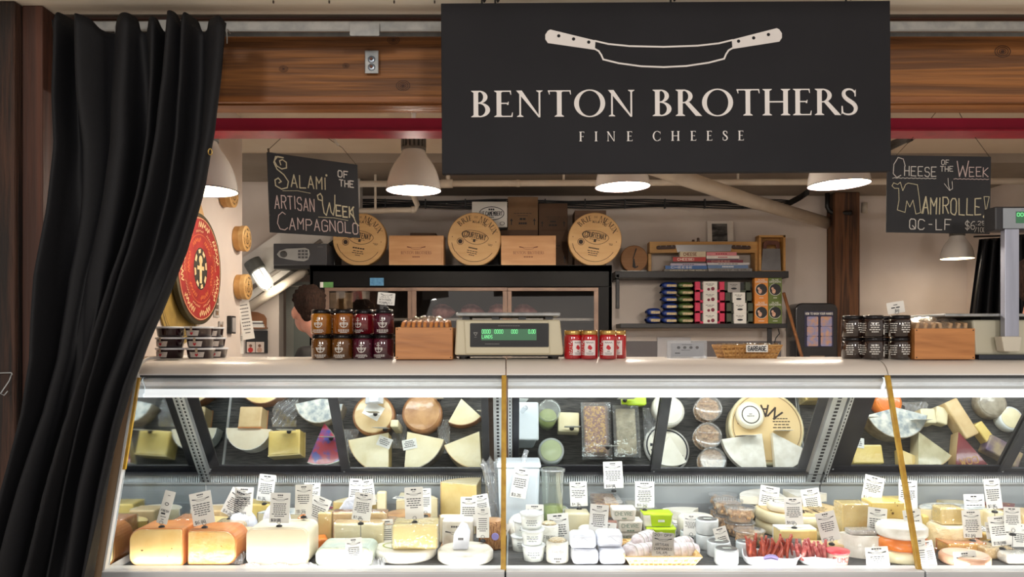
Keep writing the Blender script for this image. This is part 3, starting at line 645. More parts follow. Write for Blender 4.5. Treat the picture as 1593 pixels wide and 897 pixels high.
# ---- price tags
inkb = pm('ink', C(40, 42, 50), None, 9, .7)
clipm = pm('clip_black', C(24, 24, 26), None, 9, .35)
wire2 = pm('clip_wire', C(150, 150, 150), None, 9, .3, 0, .9)
TAGS = {}
def card_print(w, h, v, price):
    random.seed(v * 13 + 1)
    p = lines(0, h * .90, w * .78, 1, 1, h * .040, 2) + lines(0, h * .845, w * .4, 1, 1, h * .015, 2)
    p += knife(0, h * .80, w * .8, 2.2)
    n = 5 + v % 3; p += lines(0, h * .62, w * .84, n, h * .068, h * .026, 4)
    if price: p += stroke(price, -w * .40, h * .05, h * .085, w * (.42 + .05 * (v % 4)), .14, jit=.05)
    return p
def price_tag(label, px, py0, py1, wpx, Y, tilt=0, v=0, price='$4.75', yaw=0, clip=True, lean=8, grp='price tags on the cheeses', cardm=None, plain=None, pin=0):
    """card standing in a ring clip; px = centre, py0/py1 = upper and lower edge in the photo, turned into metres at depth Y"""
    w, h = wpx * Y / F, (py1 - py0) * Y / F
    t = T('price_tag', label, 'price tag', (X(px, Y), Y, Z(py1, Y)), R(yaw), grp)
    xf = rotm(R(-lean), 0, 0) @ rotm(0, R(tilt), 0)
    MB().prism(rr(w, h, .002, 0, h / 2, 2), 0, .0008, 'xz', xf).build('card', cardm or paper, t)
    MB().flat(plain(w, h) if plain else card_print(w, h, v, price), -.0005, xf).build('print', inkb, t)
    if clip:
        c = MB().lathe([(.009, -.007), (.0095, -.003), (.006, .0)], 14, rotm(0, 0, 0, (0, .002, -.006))).build('clip_base', clipm, t, True)
        MB().tube([(.0055 * math.cos(a * .5236), -.0015, .0055 * math.sin(a * .5236) + .003) for a in range(12)], .0009, 5, closed=True).build('ring', wire2, c, True)
    if pin > .003: MB().tube([(0, .002, -.008), (0, .002, -.012 - pin)], .0012, 6).build('pin', wire2, t)
    return t
# ---- clear tubs by the curtain
jelly = pm('dark_jelly', C(46, 16, 22), C(30, 10, 16), 30, .12, 0, 0, .6)
lidm = pm('tub_lid', C(238, 240, 244), C(228, 230, 234), 20, .3, .1, 0, .2)
kraft = pm('kraft_strap', C(196, 176, 150), None, 9, .7)
def tub(label, px, Y, z, rz):
    t = T('jelly_tub', label, 'tub', (X(px, Y), Y, z), R(rz), 'tubs of dark jelly by the curtain')
    MB().lathe([(.036, 0), (.040, .004), (.044, .029), (.045, .0305)], 28).build('body', jelly, t, True)
    l = MB().lathe([(.047, .029), (.0475, .0335), (.046, .0352), (.040, .0352)], 28).build('lid', lidm, t, True)
    lab = mcyl([[((-.021 + j * .0042), .004), ((-.021 + (j + 1) * .0042), .004), (-.025 + (j + 1) * .005, .022), (-.025 + j * .005, .022)] for j in range(10)], .0455).build('label', pm('tub_label', C(206, 196, 188), C(196, 186, 178), 9, .6), t)
    mcyl([[(-.006 + .0, .013), (0, .006), (.006, .013), (.0035, .017), (0, .0145), (-.0035, .017)]] + [], .0460).build('heart', redp, lab)
    mcyl(lines(.0, .018, .04, 1, .002, .0012, 5), .0460).build('print', grey, lab)
    mcyl([rect(-.004, .019, .004, .034)], .0478).build('strap', kraft, l)
tiers = ('bottom', 'middle', 'top')
for i, z in enumerate((TZ, TZ + .0355, TZ + .071)):
    for nm, px, Y, rz in (('in the column against the curtain', 265 + (0 if i == 2 else 0), 2.585, -18 if i < 2 else 160), ('in the column away from the curtain', 312 - (2 if i == 2 else 0), 2.585, 6 - 8 * i), ('in the column standing behind', 333 - i * 3, 2.685, 20)):
        tub('%s tub of dark jelly with heart label %s' % (tiers[i], nm), px, Y, z, rz)
# ---- anchor jam jars
def jamm(n, a, b): return pm(n, a, b, 14, .06, 0, 0, .8, spec=.6)
jcol = {'golden': jamm('jam_gold', C(176, 112, 22), C(120, 66, 10)), 'amber': jamm('jam_amber', C(150, 84, 14), C(104, 52, 8)), 'red': jamm('jam_red', C(130, 20, 32), C(84, 10, 20)), 'purple': jamm('jam_purple', C(84, 18, 40), C(48, 8, 24)), 'brown': jamm('jam_brown', C(110, 66, 14), C(70, 40, 8))}
jlid = pm('jar_lid', C(30, 28, 30), None, 9, .25, 0, .5)
def anchor(cx, cz, h):
    w = h * .065
    p = ribbon([(cx, cz - h * .45), (cx, cz + h * .3)], w) + ring(cx, cz + h * .40, h * .11, h * .11, w * .8, w * .8, n=12) + ribbon([(cx - h * .18, cz + h * .2), (cx + h * .18, cz + h * .2)], w)
    arc = [(cx + h * .36 * math.cos(R(a)), cz - h * .1 + h * .36 * math.sin(R(a))) for a in range(190, 351, 16)]
    return p + ribbon(arc, w) + [[(arc[0][0] - w, arc[0][1] - w), (arc[0][0] + w * 1.6, arc[0][1]), (arc[0][0] - w * .3, arc[0][1] + w * 2.2)], [(arc[-1][0] + w, arc[-1][1] - w), (arc[-1][0] - w * 1.6, arc[-1][1]), (arc[-1][0] + w * .3, arc[-1][1] + w * 2.2)]]
def jar(name, label, px, Y, z, rz, mat, grp, r=.033, h=.0795, pr='anchor', cat='jar'):
    t = T(name, label, cat, (X(px, Y), Y, z), R(rz), grp)
    g = r
    MB().lathe([(g * .86, 0), (g, .004), (g, h * .76), (g * .95, h * .82), (g * .86, h * .84)], 28).build('glass', mat, t, True)
    MB().lathe([(g * .93, h * .84), (g * .95, h * .855), (g * .95, h * .985), (g * .9, h)], 28).build('lid', jlid, t, True)
    if pr == 'anchor':
        q = anchor(0, h * .47, h * .42) + lines(0, h * .44, .034, 2, h * .05, h * .028, 3) + lines(0, h * .16, .044, 3, h * .05, h * .022, 5)
        mcyl(q, g + .0004).build('print', white, t)
        mcyl([rect(.026, h * .12, .028, h * .75), rect(-.031, h * .12, -.029, h * .7)], g + .0004).build('highlight_strip', white, t) if False else None
    else:
        random.seed(int(px))
        q = lines(-.004, h * .62, .036, 5, h * .10, h * .045, 2) + [rect(.026, h * .12, .038, h * .36)]
        mcyl(q, g + .0004).build('print', white, t); mcyl(lines(-.045, h * .6, .03, 5, h * .1, h * .04, 2), g + .0004).build('side_print', white, t); mcyl(disc(.032, h * .5, .005) + [rect(.031, h * .38, .033, h * .5)], g + .0004).build('tree_mark', white, t)
    return t
for tier, lst in (('lower', ((501, 2.50, 'brown', 4, 'nearest the curtain'), (532.5, 2.49, 'brown', -8, 'second from the curtain'), (565, 2.495, 'purple', 0, 'second from the wooden crate'), (596.5, 2.50, 'purple', -20, 'touching the wooden crate'))),
                  ('upper', ((500, 2.50, 'golden', -5, 'nearest the curtain'), (534, 2.49, 'amber', 15, 'second from the curtain'), (567, 2.53, 'red', -30, 'second from the wooden crate'), (597, 2.495, 'purple', 2, 'under the handwritten card')))):
    for px, Y, c, rz, wh in lst:
        cn = {'brown': 'brown', 'golden': 'golden', 'amber': 'amber', 'red': 'red', 'purple': 'dark plum'}[c]
        jar('jam_jar', '%s %s jam jar with white anchor print, %s' % (tier, cn, wh), px, Y, TZ + (.0800 if tier == 'upper' else 0), rz, jcol[c], 'jam jars with anchor print')
for i, (px, c) in enumerate(((520, 'amber'), (552, 'red'), (584, 'red'))):
    for k in (0, 1):
        jar('jam_jar', 'back row jam jar, %s tier, %s' % (('lower', 'upper')[k], ('glimpsed between golden jars', 'glimpsed in the middle', 'glimpsed beside plum jars')[i]), px, 2.60, TZ + .08 * k, 10 * i, jcol[c], 'jam jars with anchor print')
def hand(txt):
    def f(w, h):
        p = knife(0, h * .86, w * .7, 2)
        for i, s in enumerate(txt): p += stroke(s, -w * .38, h * (.58 - .24 * i), h * .15, w * (.74 - .08 * (i % 2)), .12, jit=.06)
        return p
    return f
price_tag('handwritten white card clipped on top of the plum jam jars', 600, 455, 474, 27, 2.495, 5, 0, clip=True, lean=0, plain=hand(('JELLY', 'WITH PAIRS', 'PERFECTLY')), grp='cards standing on the counter jars')
# ---- wooden crates with wrapped crackers
crw = wood('crate_pine', C(196, 132, 74), C(150, 92, 44), 'x', 5, .45, .15, 4, .10, 1.6)
crd = pm('crate_nail', C(50, 36, 26), None, 9, .5)
film = clear('cellophane', (.96, .95, .92, 1), .07, .08, .8, 60, .10, (.9, .85, .78, 1))
crackm = pm('cracker', C(226, 158, 84), C(190, 112, 52), 50, .6, .3)
def crate(label, px0, px1, py, Y, warm):
    x0, x1 = X(px0, Y), X(px1, Y); w = x1 - x0; h = Z(py, Y) - TZ
    t = T('wooden_crate', label, 'crate', ((x0 + x1) / 2, Y, TZ), 0, 'wooden crates on the counter')
    MB().box(-w / 2, w / 2, 0, .012, 0, h).build('front_board', crw, t, bevel=.0015)
    MB().box(-w / 2, w / 2, .178, .19, 0, h).build('back_board', crw, t)
    for s in (-1, 1): MB().box(s * w / 2 - (.01 if s > 0 else 0), s * w / 2 + (.01 if s < 0 else 0), .012, .178, 0, h).build('side_board', crw, t)
    MB().box(-w / 2 + .01, w / 2 - .01, .012, .178, 0, .01).build('base_board', crw, t)
    for a in (-1, 1):
        for b in (.06, .94): MB().lathe([(.002, 0), (.002, .0012)], 8, rotm(R(90), loc=(a * (w / 2 - .006), 0, h * b))).build('nail', crd, t)
    return t, w, h
def wrapped(label, t, w, h, up, cm, nn):
    b = T('cracker_bag', label, 'cracker bag', t.location + Vector((0, .095, .0105)), 0)
    n = nn
    for i in range(n):
        for k in (0, 1):
            MB().box(-.006, .006, -.03, .03, -.03, .03, rotm(R(8), R(random.uniform(-14, 14)), 0)).build('cracker', cm, b, bevel=.004, loc=(-w / 2 + .018 + (w - .036) * i / (n - 1), -.045 + k * .07, h + up - .048))
    random.seed(5)
    def f(u, v):
        x = (u - .5) * (w - .024); y = (v - .5) * .155
        e = min(1, 4 * min(u, 1 - u), 4 * min(v, 1 - v))
        return (x * (1 + .04 * e), y, h - .012 + (up + .002) * e ** .5 + .006 * math.sin(u * 37 + v * 11) * e + .004 * math.sin(u * 83 + v * 40) * e)
    MB().grid(f, 60, 20).build('film', film, b, True)
    MB().box(-w / 2 + .013, w / 2 - .013, -.08, .08, 0, h - .025).build('packet', cm, b, bevel=.004)
t, w, h = crate('pine crate between the jam jars and the beige scale', 615, 704, 509, 2.45, True)
wrapped('cellophane bag of orange crackers filling the crate beside the jam jars', t, w, h, .030, crackm, 9)
t, w, h = crate('pine crate between the black jars and the pole scale', 1423, 1517, 510.5, 2.45, False)
wrapped('cellophane bag of pale crackers filling the crate beside the black jars', t, w, h, .030, pm('cracker_pale', C(206, 174, 136), C(176, 138, 98), 50, .6, .3), 7)
# ---- beige counter scale
beige = pm('scale_beige', C(206, 198, 170), C(198, 190, 162), 5, .4, .03)
def scale_thing(label, px0, px1, Y, z0=TZ): return T('counter_scale', label, 'scale', ((X(px0, Y) + X(px1, Y)) / 2, Y, z0), 0)
Y = 2.46; sc = scale_thing('beige counter scale with green display and steel platter', 707, 876, Y); k = Y / F
zb = Z(552, Y) - TZ; zt = Z(497, Y) - TZ; hw = 84.5 * k
fp = [(-hw, zb), (hw, zb), (hw + .001, zb + .012), (hw - .010, zt), (-hw + .006, zt)]
MB().prism(fp, 0, .26, 'xz').build('housing', beige, sc, bevel=.006, seg=3)
MB().prism([(-hw + .036, zb + .004), (hw - .042, zb + .004), (hw - .048, zt - .003), (-hw + .03, zt - .003)], -.006, 0, 'xz').build('front_plate', beige, sc, bevel=.003)
def sxx(px): return (px - 791.5) * k
def szz(py): return Z(py, Y) - TZ
pn = MB().prism(rr(sxx(853.5) - sxx(731.5), szz(502.5) - szz(539.5), .003, (sxx(853.5) + sxx(731.5)) / 2, (szz(502.5) + szz(539.5)) / 2), -.0085, -.006, 'xz').build('display_panel', pm('panel_black', C(28, 30, 32), None, 9, .2, 0, 0, .3), sc)
m_, nt, b, tc = node_mat('lcd_green'); b.inputs['Base Color'].default_value = C(52, 96, 70); b.inputs['Emission Color'].default_value = C(70, 120, 84); b.inputs['Emission Strength'].default_value = .35; b.inputs['Roughness'].default_value = .25
lcd = m_
MB().box(sxx(749), sxx(834.5), -.0095, -.0085, szz(529), szz(511.5)).build('screen', lcd, pn)
seg = glow('lcd_digits', C(110, 220, 140), .75)
for s_, a, b_ in (('0000', 750, 763), ('0000', 769.5, 782.5), ('000', 795.5, 805), ('0.00', 822, 832.5)): MB().flat(stroke(s_, sxx(a), szz(518.5), 6 * k, (b_ - a) * k, .12), -.0098).build('digits', seg, pn)
MB().flat(stroke('LANDS', sxx(750), szz(526), 5 * k, 16 * k, .13), -.0098).build('screen_word', seg, pn)
MB().flat(lines(sxx(792), szz(507), 80 * k, 1, .01, .0012, 9) + lines(sxx(766), szz(535), 36 * k, 1, .01, .0012, 7) + ribbon([(sxx(737), szz(517)), (sxx(740), szz(522)), (sxx(743), szz(517))], .0014) + [rect(sxx(737), szz(517.8), sxx(743), szz(516.8))] + lines(sxx(740), szz(524.5), 6 * k, 1, .01, .001, 2), -.0088).build('panel_print', pm('panel_print', C(150, 150, 148), None, 9, .6), pn)
MB().box(-hw + .004, hw - .008, .005, .26, szz(491.5), szz(485.5)).build('platter', steel, sc, bevel=.005, seg=3)
for a in (-.8, -.25, .25, .75): MB().box(hw * a - .012, hw * a + .012, .03, .2, zt, szz(491)).build('platter_support', blk, sc)
MB().box(-hw + .01, hw - .01, .02, .24, zb - .004, zb).build('base_plate', blk, sc)
for a in (-.85, .85):
    for b in (.03, .22): MB().lathe([(.012, 0), (.014, zb - .004)], 12, rotm(loc=(hw * a, b, 0))).build('foot', blk, sc)
# ---- red jelly jars
goldl = pm('gold_lid', C(206, 172, 104), C(180, 140, 76), 20, .25, 0, .7)
redj = jamm('jam_scarlet', C(196, 22, 34), C(150, 10, 22))
for px, Y, rz, wh in ((891, 2.50, 32, 'next to the scale'), (916.5, 2.49, 0, 'in the middle of the front row'), (946, 2.49, -4, 'at the end of the front row'), (961, 2.565, -14, 'peeking from behind the front row')):
    t = T('red_jelly_jar', 'scarlet jelly jar with gold lid %s' % wh, 'jar', (X(px, Y), Y, TZ), R(rz), 'scarlet jelly jars')
    MB().lathe([(.026, 0), (.0285, .004), (.0285, .070), (.0275, .077), (.025, .0785)], 28).build('glass', redj, t, True)
    MB().lathe([(.0270, .0785), (.0276, .0795), (.0276, .0905), (.0265, .0925)], 28).build('lid', goldl, t, True)
    lb = mcyl([rect(-.018 + j * .0036, .012, -.018 + (j + 1) * .0036, .060) for j in range(10)], .0288).build('label', pm('label_cream', C(236, 228, 226), None, 9, .6), t)
    random.seed(3)
    mcyl([rect(a, b, a + .0022, b + .0015) for a, b in [(random.uniform(-.032, -.0185), random.uniform(.012, .058)) for _ in range(46)]], .0288).build('dotted_band', white, t)
    mcyl(disc(-.001, .040, .0052) + disc(.003, .036, .0045) + disc(-.003, .0365, .0045) + disc(.001, .0335, .004), .0291).build('fruit_picture', redp, lb)
    sq = [(-.012 + i * .0021, .053 + .0022 * math.sin(i * 2.1)) for i in range(12)]
    mcyl(ribbon(sq, .0012), .0291).build('script', inkb, lb); mcyl(lines(0, .024, .024, 1, .004, .0022, 3), .0291).build('print', inkb, lb); mcyl(lines(0, .019, .03, 2, .004, .0014, 5), .0291).build('print', inkb, lb)
# ---- wicker tray, sign holder
wick = pm('wicker', C(206, 160, 96), C(160, 110, 56), 70, .6, .4, stretch=(.3, 1, 3))
def tray(label, px0, px1, Y, h, d, cat='basket', weave=None, z=TZ, slat_h=.012, e=.016, name='wicker_tray', wm=None, rz=0):
    x0, x1 = X(px0, Y), X(px1, Y); w = x1 - x0
    t = T(name, label, cat, ((x0 + x1) / 2, Y, z), R(rz)); wm = wm or wick
    MB().box(-w / 2 + e, w / 2 - e, e, d - e, 0, .003).build('base', wm, t)
    n = max(2, int(h / slat_h)); nv = 14
    for i in range(n):
        a = i / n; q0 = e * (1 - i / n); q1 = e * (1 - (i + .9) / n)
        z0, z1 = .002 + h * i / n, .002 + h * (i + .86) / n
        for side in range(4):
            L = (w, d, w, d)[side]
            def f(u, v, side=side, i=i):
                q = q0 + (q1 - q0) * v; b = .0016 * math.sin(u * math.pi * nv + i * math.pi); zz = z0 + (z1 - z0) * v
                if side == 0: return (-w / 2 + q + u * (w - 2 * q), q + b, zz)
                if side == 2: return (-w / 2 + q + u * (w - 2 * q), d - q + b, zz)
                if side == 1: return (w / 2 - q + b, q + u * (d - 2 * q), zz)
                return (-w / 2 + q + b, q + u * (d - 2 * q), zz)
            o = MB().grid(f, 42, 2).build('slat', wm, t, True); s = o.modifiers.new('s', 'SOLIDIFY'); s.thickness = .002
    for j in range(nv + 1):
        u = j / nv; xx = -w / 2 + u * w
        for yy, q in ((-1, 0), (1, d)):
            MB().tube([((xx) * (1 - 2 * e / w), q - yy * e * 1.0, .0), (xx, q, h + .001)], .0022, 5).build('stake', wm, t)
    MB().tube([(-w / 2, 0, h), (w / 2, 0, h), (w / 2, d, h), (-w / 2, d, h)], .0028, 6, closed=True).build('rim', wm, t)
    return t, w
tr, w = tray('wicker tray with a handwritten garbage sign on the counter', 1123.5, 1217, 2.56, Z(537, 2.56) - TZ, .13)
MB().prism(rr(.072, .024, .001, 0, .033, 2), -.006, -.0045, 'xz').build('sign_card', paper, tr, loc=(.014, 0, .0))
MB().flat(stroke('GARBAGE', -.030, .026, .014, .06, .2, jit=.05), -.0065).build('sign_lettering', inkb, tr, loc=(.014, 0, 0))
MB().grid(lambda u, v: ((u - .5) * w * .98, .004 + v * .122, Z(536, 2.56) - TZ + .003 * math.sin(u * 50 + v * 20) + .004 * math.sin(u * 23 - v * 9)), 50, 12).build('cellophane', film, tr, True)
sh = T('sign_holder', 'clear acrylic holder with a printed sheet of dark ovals', 'sign holder', (X(1069, 2.62), 2.62, TZ))
k = 2.62 / F; hw = 31 * k; hh = Z(529.5, 2.62) - TZ
acr = clear('acrylic', (.95, .96, .97, 1), .10, .03, .15, 20, .06)
MB().prism(rr(2 * hw, hh, .004, 0, hh / 2), 0, .003, 'xz').build('front_sheet', acr, sh)
MB().prism(rr(2 * hw, hh, .004, 0, hh / 2), .006, .009, 'xz').build('back_sheet', acr, sh)
MB().box(-hw, hw, 0, .05, 0, .002).build('foot', acr, sh)
MB().box(-hw * .8, hw * .86, .0035, .005, .004, hh * .86).build('printed_sheet', pm('sheet_grey', C(176, 176, 180), None, 9, .6), sh)
MB().flat([q for i in range(4) for q in disc(-hw * .42 + i * .021, hh * .60, .0058, 12, .0048)] + lines(0, hh * .75, hw * 1.3, 1, .01, .0018, 6) + lines(-.004, hh * .44, hw * 1.0, 1, .01, .0018, 4) + [rect(-hw * .6, hh * .25, -hw * .35, hh * .31)], .003).build('print', inkb, sh)
# ---- black jars
blkj = jamm('jam_black', C(50, 34, 28), C(26, 16, 14))
for tier, zz in (('lower', 0), ('upper', .0705)):
    for px, Y, rz, wh in ((1326, 2.525, 40, 'nearest the towel dispenser'), (1358, 2.49, -6, 'in the middle of the pile'), (1399.5, 2.49, 18, 'next to the pine crate'), (1375, 2.575, 0, 'behind the gap in the pile')):
        jar('preserve_jar', '%s black preserve jar with white print, %s' % (tier, wh), px, Y, TZ + zz, rz, blkj, 'black preserve jars', .0335, .0700, 'text')
price_tag('white card clipped on top of the black preserve jars', 1395, 469, 487, 27, 2.49, -9, 0, lean=0, plain=lambda w, h: lines(0, h * .7, w * .5, 1, 1, h * .07, 2) + lines(0, h * .45, w * .8, 1, 1, h * .10, 2) + stroke('$9', -.004, h * .12, h * .22), grp='cards standing on the counter jars')
# ---- pole scale
Y = 2.46; k = Y / F; ps = T('pole_scale', 'grey scale with a customer display raised on a steel pole', 'scale', (X(1560, Y), Y, TZ))
def q(px): return (px - 1560) * k
def qz(py): return Z(py, Y) - TZ
MB().prism([(q(1521), qz(552)), (q(1700), qz(552)), (q(1690), qz(497)), (q(1516), qz(497))], .012, .30, 'xz').build('housing', pm('scale_grey', C(190, 186, 166), C(182, 178, 158), 5, .4), ps, bevel=.008, seg=3)
MB().box(q(1523), q(1696), .0, .29, 0, qz(552)).build('base', pm('scale_base', C(34, 40, 54), None, 9, .4), ps)
MB().box(q(1469), q(1720), -.004, .30, qz(492), qz(487.5)).build('platter', steel, ps, bevel=.003)
MB().box(q(1540), q(1690), .05, .25, qz(497), qz(491.5)).build('platter_support', blk, ps)
MB().box(q(1553.5), q(1575.5), -.032, -.008, qz(545), qz(358)).build('pole', pm('pole_alu', C(176, 180, 196), C(160, 164, 180), 40, .4, .03, .55, stretch=(1, 1, .1)), ps, bevel=.002)
MB().prism([(q(1550), qz(546)), (q(1574), qz(546)), (q(1577), qz(523)), (q(1546), qz(523))], -.040, -.0, 'xz').build('pole_bracket', pm('bracket_beige', C(206, 200, 184), None, 5, .4), ps, bevel=.003)
dh = MB().box(q(1539), q(1640), -.03, .03, qz(360), qz(323.5)).build('display_head', pm('head_dark', C(40, 40, 44), None, 9, .4), ps, bevel=.004)
MB().box(q(1550), q(1632), -.034, -.03, qz(357.5), qz(326)).build('face_plate', pm('face_grey', C(150, 158, 166), None, 9, .4), dh, bevel=.003)
sn_ = MB().box(q(1569.5), q(1625), -.0352, -.034, qz(349.5), qz(331.5)).build('screen', lcd, dh)
MB().flat(stroke('0000 000', q(1571), qz(339), 5 * k, 40 * k, .2), -.0356).build('digits', seg, dh)
MB().flat(lines(q(1582), qz(329.5), 20 * k, 1, .01, .002, 3), -.0346).build('maker_plate', pm('plate_blue', C(96, 116, 140), None, 9, .5), dh)
# ---- stray paper at the counter end
tag(MB().box(X(243, 2.48), X(281, 2.48), 2.46, 2.50, TZ, TZ + .0006).build('paper_slip', paper), 'white paper slip lying flat before the jelly tubs', 'paper')
# ================================================================ BACK OF THE SHOP
# ---- black fridge with three glass doors
FY = 4.85
def fx(px, Y=FY): return X(px, Y)
fblk = pm('fridge_black', C(17, 16, 17), C(13, 12, 13), 6, .45, .02, spec=.12)
fbrown = pm('door_frame_brown', C(128, 102, 86), C(112, 88, 74), 9, .5)
FZ = Z(412, FY)
fr = T('glass_door_fridge', 'tall black fridge with three sliding glass doors on the back wall', 'fridge', (0, FY, 0))
a, b = fx(482), fx(952)
MB().box(a, b, 0, .03, Z(446, FY), FZ).build('header', fblk, fr, bevel=.004)
MB().box(a, a + .02, 0, .68, 0, FZ - .002).box(b - .02, b, 0, .68, 0, FZ - .002).box(a, b, .66, .68, 0, FZ - .002).box(a, b, .0, .68, FZ - .04, FZ - .001).box(a, b, .03, .66, 0, .12).build('carcass', fblk, fr)
MB().box(a, fx(505), 0, .03, 0, Z(446, FY)).build('side_stile', fblk, fr); MB().box(fx(931), b, 0, .03, 0, Z(446, FY)).build('side_stile', fblk, fr)
MB().box(a + .02, b - .02, .1, .6, Z(498, FY), Z(494, FY)).build('shelf', steel, fr)
MB().box(a + .02, b - .02, .62, .66, .1, FZ - .05).build('lining', pm('fridge_lining', C(96, 84, 76), None, 6, .6), fr)
fglass = clear('fridge_glass', (.70, .66, .62, 1), .14, .02, edge=.25)
for p0, p1, off in ((505, 641, .0), (641, 789, -.012), (789, 931, .0)):
    x0, x1 = fx(p0), fx(p1); zt = Z(447, FY); w_ = .028
    d = MB().box(x0, x1, off, off + .012, zt - .022, zt).box(x0, x0 + w_, off, off + .012, .15, zt - .022).box(x1 - w_, x1, off, off + .012, .15, zt - .022).box(x0, x1, off, off + .012, .12, .15).build('glass_door', fbrown, fr, bevel=.002)
    MB().add([(x0 + w_, off + .006, .15), (x1 - w_, off + .006, .15), (x1 - w_, off + .006, zt - .022), (x0 + w_, off + .006, zt - .022)], [(0, 1, 2, 3)]).build('pane', fglass, d)
MB().box(fx(575.5), fx(597), -.0015, 0, Z(444, FY), Z(432, FY)).build('blue_sticker', pm('sticker_blue', C(92, 150, 190), C(70, 124, 168), 60, .6), fr)
MB().box(fx(498), fx(503), -.0015, 0, Z(447, FY), Z(438.5, FY)).build('white_sticker', paper, fr); MB().box(fx(503), fx(518.5), -.0015, 0, Z(447, FY), Z(438.5, FY)).build('green_sticker', pm('sticker_green', C(96, 150, 84), C(80, 130, 70), 40, .6), fr)
for px in (519, 541): MB().box(-.028, .028, 0, .001, -.05, .05).build('inner_notice', pm('notice', C(150, 132, 110), C(120, 104, 86), 30, .7), fr, loc=(fx(px), .02, Z(467, FY)))
hamm = pm('ham', C(196, 140, 140), C(150, 90, 96), 30, .4, .3, 0, .4)
for px, dd, wh in ((688, .0, 'beside the middle door frame'), (733, .02, 'in the middle of the middle door'), (776, .0, 'at the edge of the middle door'), (815, .03, 'behind the third door')):
    MB().lathe([(.002, -.075), (.04, -.06), (.058, -.02), (.056, .02), (.034, .06), (.012, .085), (.002, .09)], 20, rotm(0, R(90))).build('ham', hamm, None, True, loc=(X(px, 5.2), 5.2, Z(495, FY) + .052 + dd * 0)); o = bpy.data.objects
    tag(COL.objects[-1], 'pink cured ham in the fridge %s' % wh, 'ham', 'hams in the fridge')
# ---- boxes on the fridge
plyw = wood('brie_ply', C(214, 176, 122), C(196, 154, 100), 'x', 3, .55, .05, 3, .15)
burn = pm('burnt_print', C(52, 36, 24), C(44, 30, 20), 40, .7)
def brie(label, px, rz):
    Y = 4.93; r = .1715
    t = T('brie_box', label, 'cheese box', (X(px, Y), Y, FZ), 0, 'round brie boxes on the fridge')
    MB().lathe([(r - .003, 0), (r, .003), (r, .055), (r - .003, .058)], 56, rotm(R(-90), 0, 0, (0, 0, r))).build('drum', wood('brie_side', C(196, 156, 100), C(176, 134, 82), 'x', 3), t, auto=40)
    MB().lathe([(r - .004, 0), (r - .004, .002)], 56, rotm(R(90), 0, 0, (0, 0, r))).build('lid', plyw, t)
    s = r; ro = rotm(0, R(rz), 0, (0, 0, r))
    p = arc_text('BRIE', 0, 0, s * .70, s * .20, 150, 107) + arc_text('DE', 0, 0, s * .79, s * .08, 102, 92) + arc_text('MEAUX', 0, 0, s * .70, s * .20, 87, 27)
    p += arc_text('AU LAIT CRU', 0, 0, s * .62, s * .075, 108, 60, font='s', weight=.2)
    MB().flat(p, -.0026, ro).build('title', burn, t); p = []
    e = []
    for i in range(25):
        q = math.pi * i / 24; e.append((s * .50 * math.cos(q), s * (.12 + .20 * math.sin(q))))
    e2 = [(s * .50 * math.cos(math.pi * i / 24), s * (.12 - .30 * math.sin(math.pi * i / 24) ** 1.3)) for i in range(25)]
    p += ribbon(e, s * .018) + ribbon(e2, s * .018)
    MB().flat(p, -.0026, ro).build('emblem_outline', burn, t); p = []
    p += ring(-s * .36, s * .12, s * .13, s * .13, s * .03, s * .03, 40, 320, 14) + stroke('COURTENAY', -s * .40, s * .05, s * .19, s * .80, .14, asp=.55)
    MB().flat(p, -.0026, ro).build('name', burn, t); p = []
    p += lines(0, -s * .02, s * .6, 1, .01, s * .02, 5) + [rect(-s * .04, -s * .10, s * .05, s * .01)]
    MB().flat(p, -.0026, ro).build('emblem', burn, t); p = []
    p += ring(-s * .50, -s * .18, s * .13, s * .13, s * .02, s * .02, n=20) + disc(-s * .50, -s * .18, s * .085, 12)
    MB().flat(p, -.0026, ro).build('seal', burn, t); p = []
    p += lines(s * .02, -s * .36, s * .9, 1, .01, s * .05, 5) + lines(s * .02, -s * .46, s * .5, 3, s * .075, s * .028, 3)
    p += ring(0, 0, s * .86, s * .86, s * .02, s * .02, 200, 225, 8) + ring(0, 0, s * .84, s * .84, s * .018, s * .018, 225, 335, 22) + lines(s * .62, -s * .08, s * .2, 2, s * .04, s * .02, 3)
    MB().flat(p, -.0026, ro).build('print', burn, t)
    for a_, b_ in ((-.82, .1), (.80, -.10)): MB().flat(disc(a_ * s, b_ * s, .003, 8), -.0028).build('tack', burn, t, loc=(0, 0, r))
brie('round brie box half hidden by the salami chalkboard', 559.5, 9)
brie('round brie box between the two printed wooden boxes', 738, 12)
brie('round brie box at the end of the fridge near the clock', 925.5, 10)
boxw = wood('box_pine', C(206, 160, 112), C(184, 134, 86), 'x', 4, .5, .08, 4, .12)
def wbox(label, p0, p1, ptop, Y=4.90):
    w = X(p1, Y) - X(p0, Y); h = Z(ptop, Y) - FZ
    t = T('wooden_gift_box', label, 'box', (X((p0 + p1) / 2, Y), Y, FZ), 0, 'printed wooden boxes on the fridge')
    MB().box(-w / 2, w / 2, .008, .14, 0, h).build('body', boxw, t, bevel=.002)
    MB().box(-w / 2, w / 2 - .012, 0, .008, 0, h - .008).build('sliding_lid', boxw, t, bevel=.001)
    MB().flat(serif('BENTON BROTHERS', -w * .28, h * .38, h * .10, w * .56, .05) + lines(0, h * .28, w * .26, 1, .01, h * .03, 3) + knife(0, h * .62, w * .34, 2.4), -.0006).build('print', pm('box_print', C(110, 60, 44), None, 40, .7), t)
    return t
wbox('printed wooden box beside the half hidden brie box', 605, 690, 366)
wbox('printed wooden box between the middle and end brie boxes', 779.5, 865, 366)
card = pm('cardboard', C(128, 98, 70), C(116, 88, 62), 8, .8, .05); cardd = pm('cardboard_dark', C(96, 72, 54), C(86, 64, 48), 8, .8, .05)
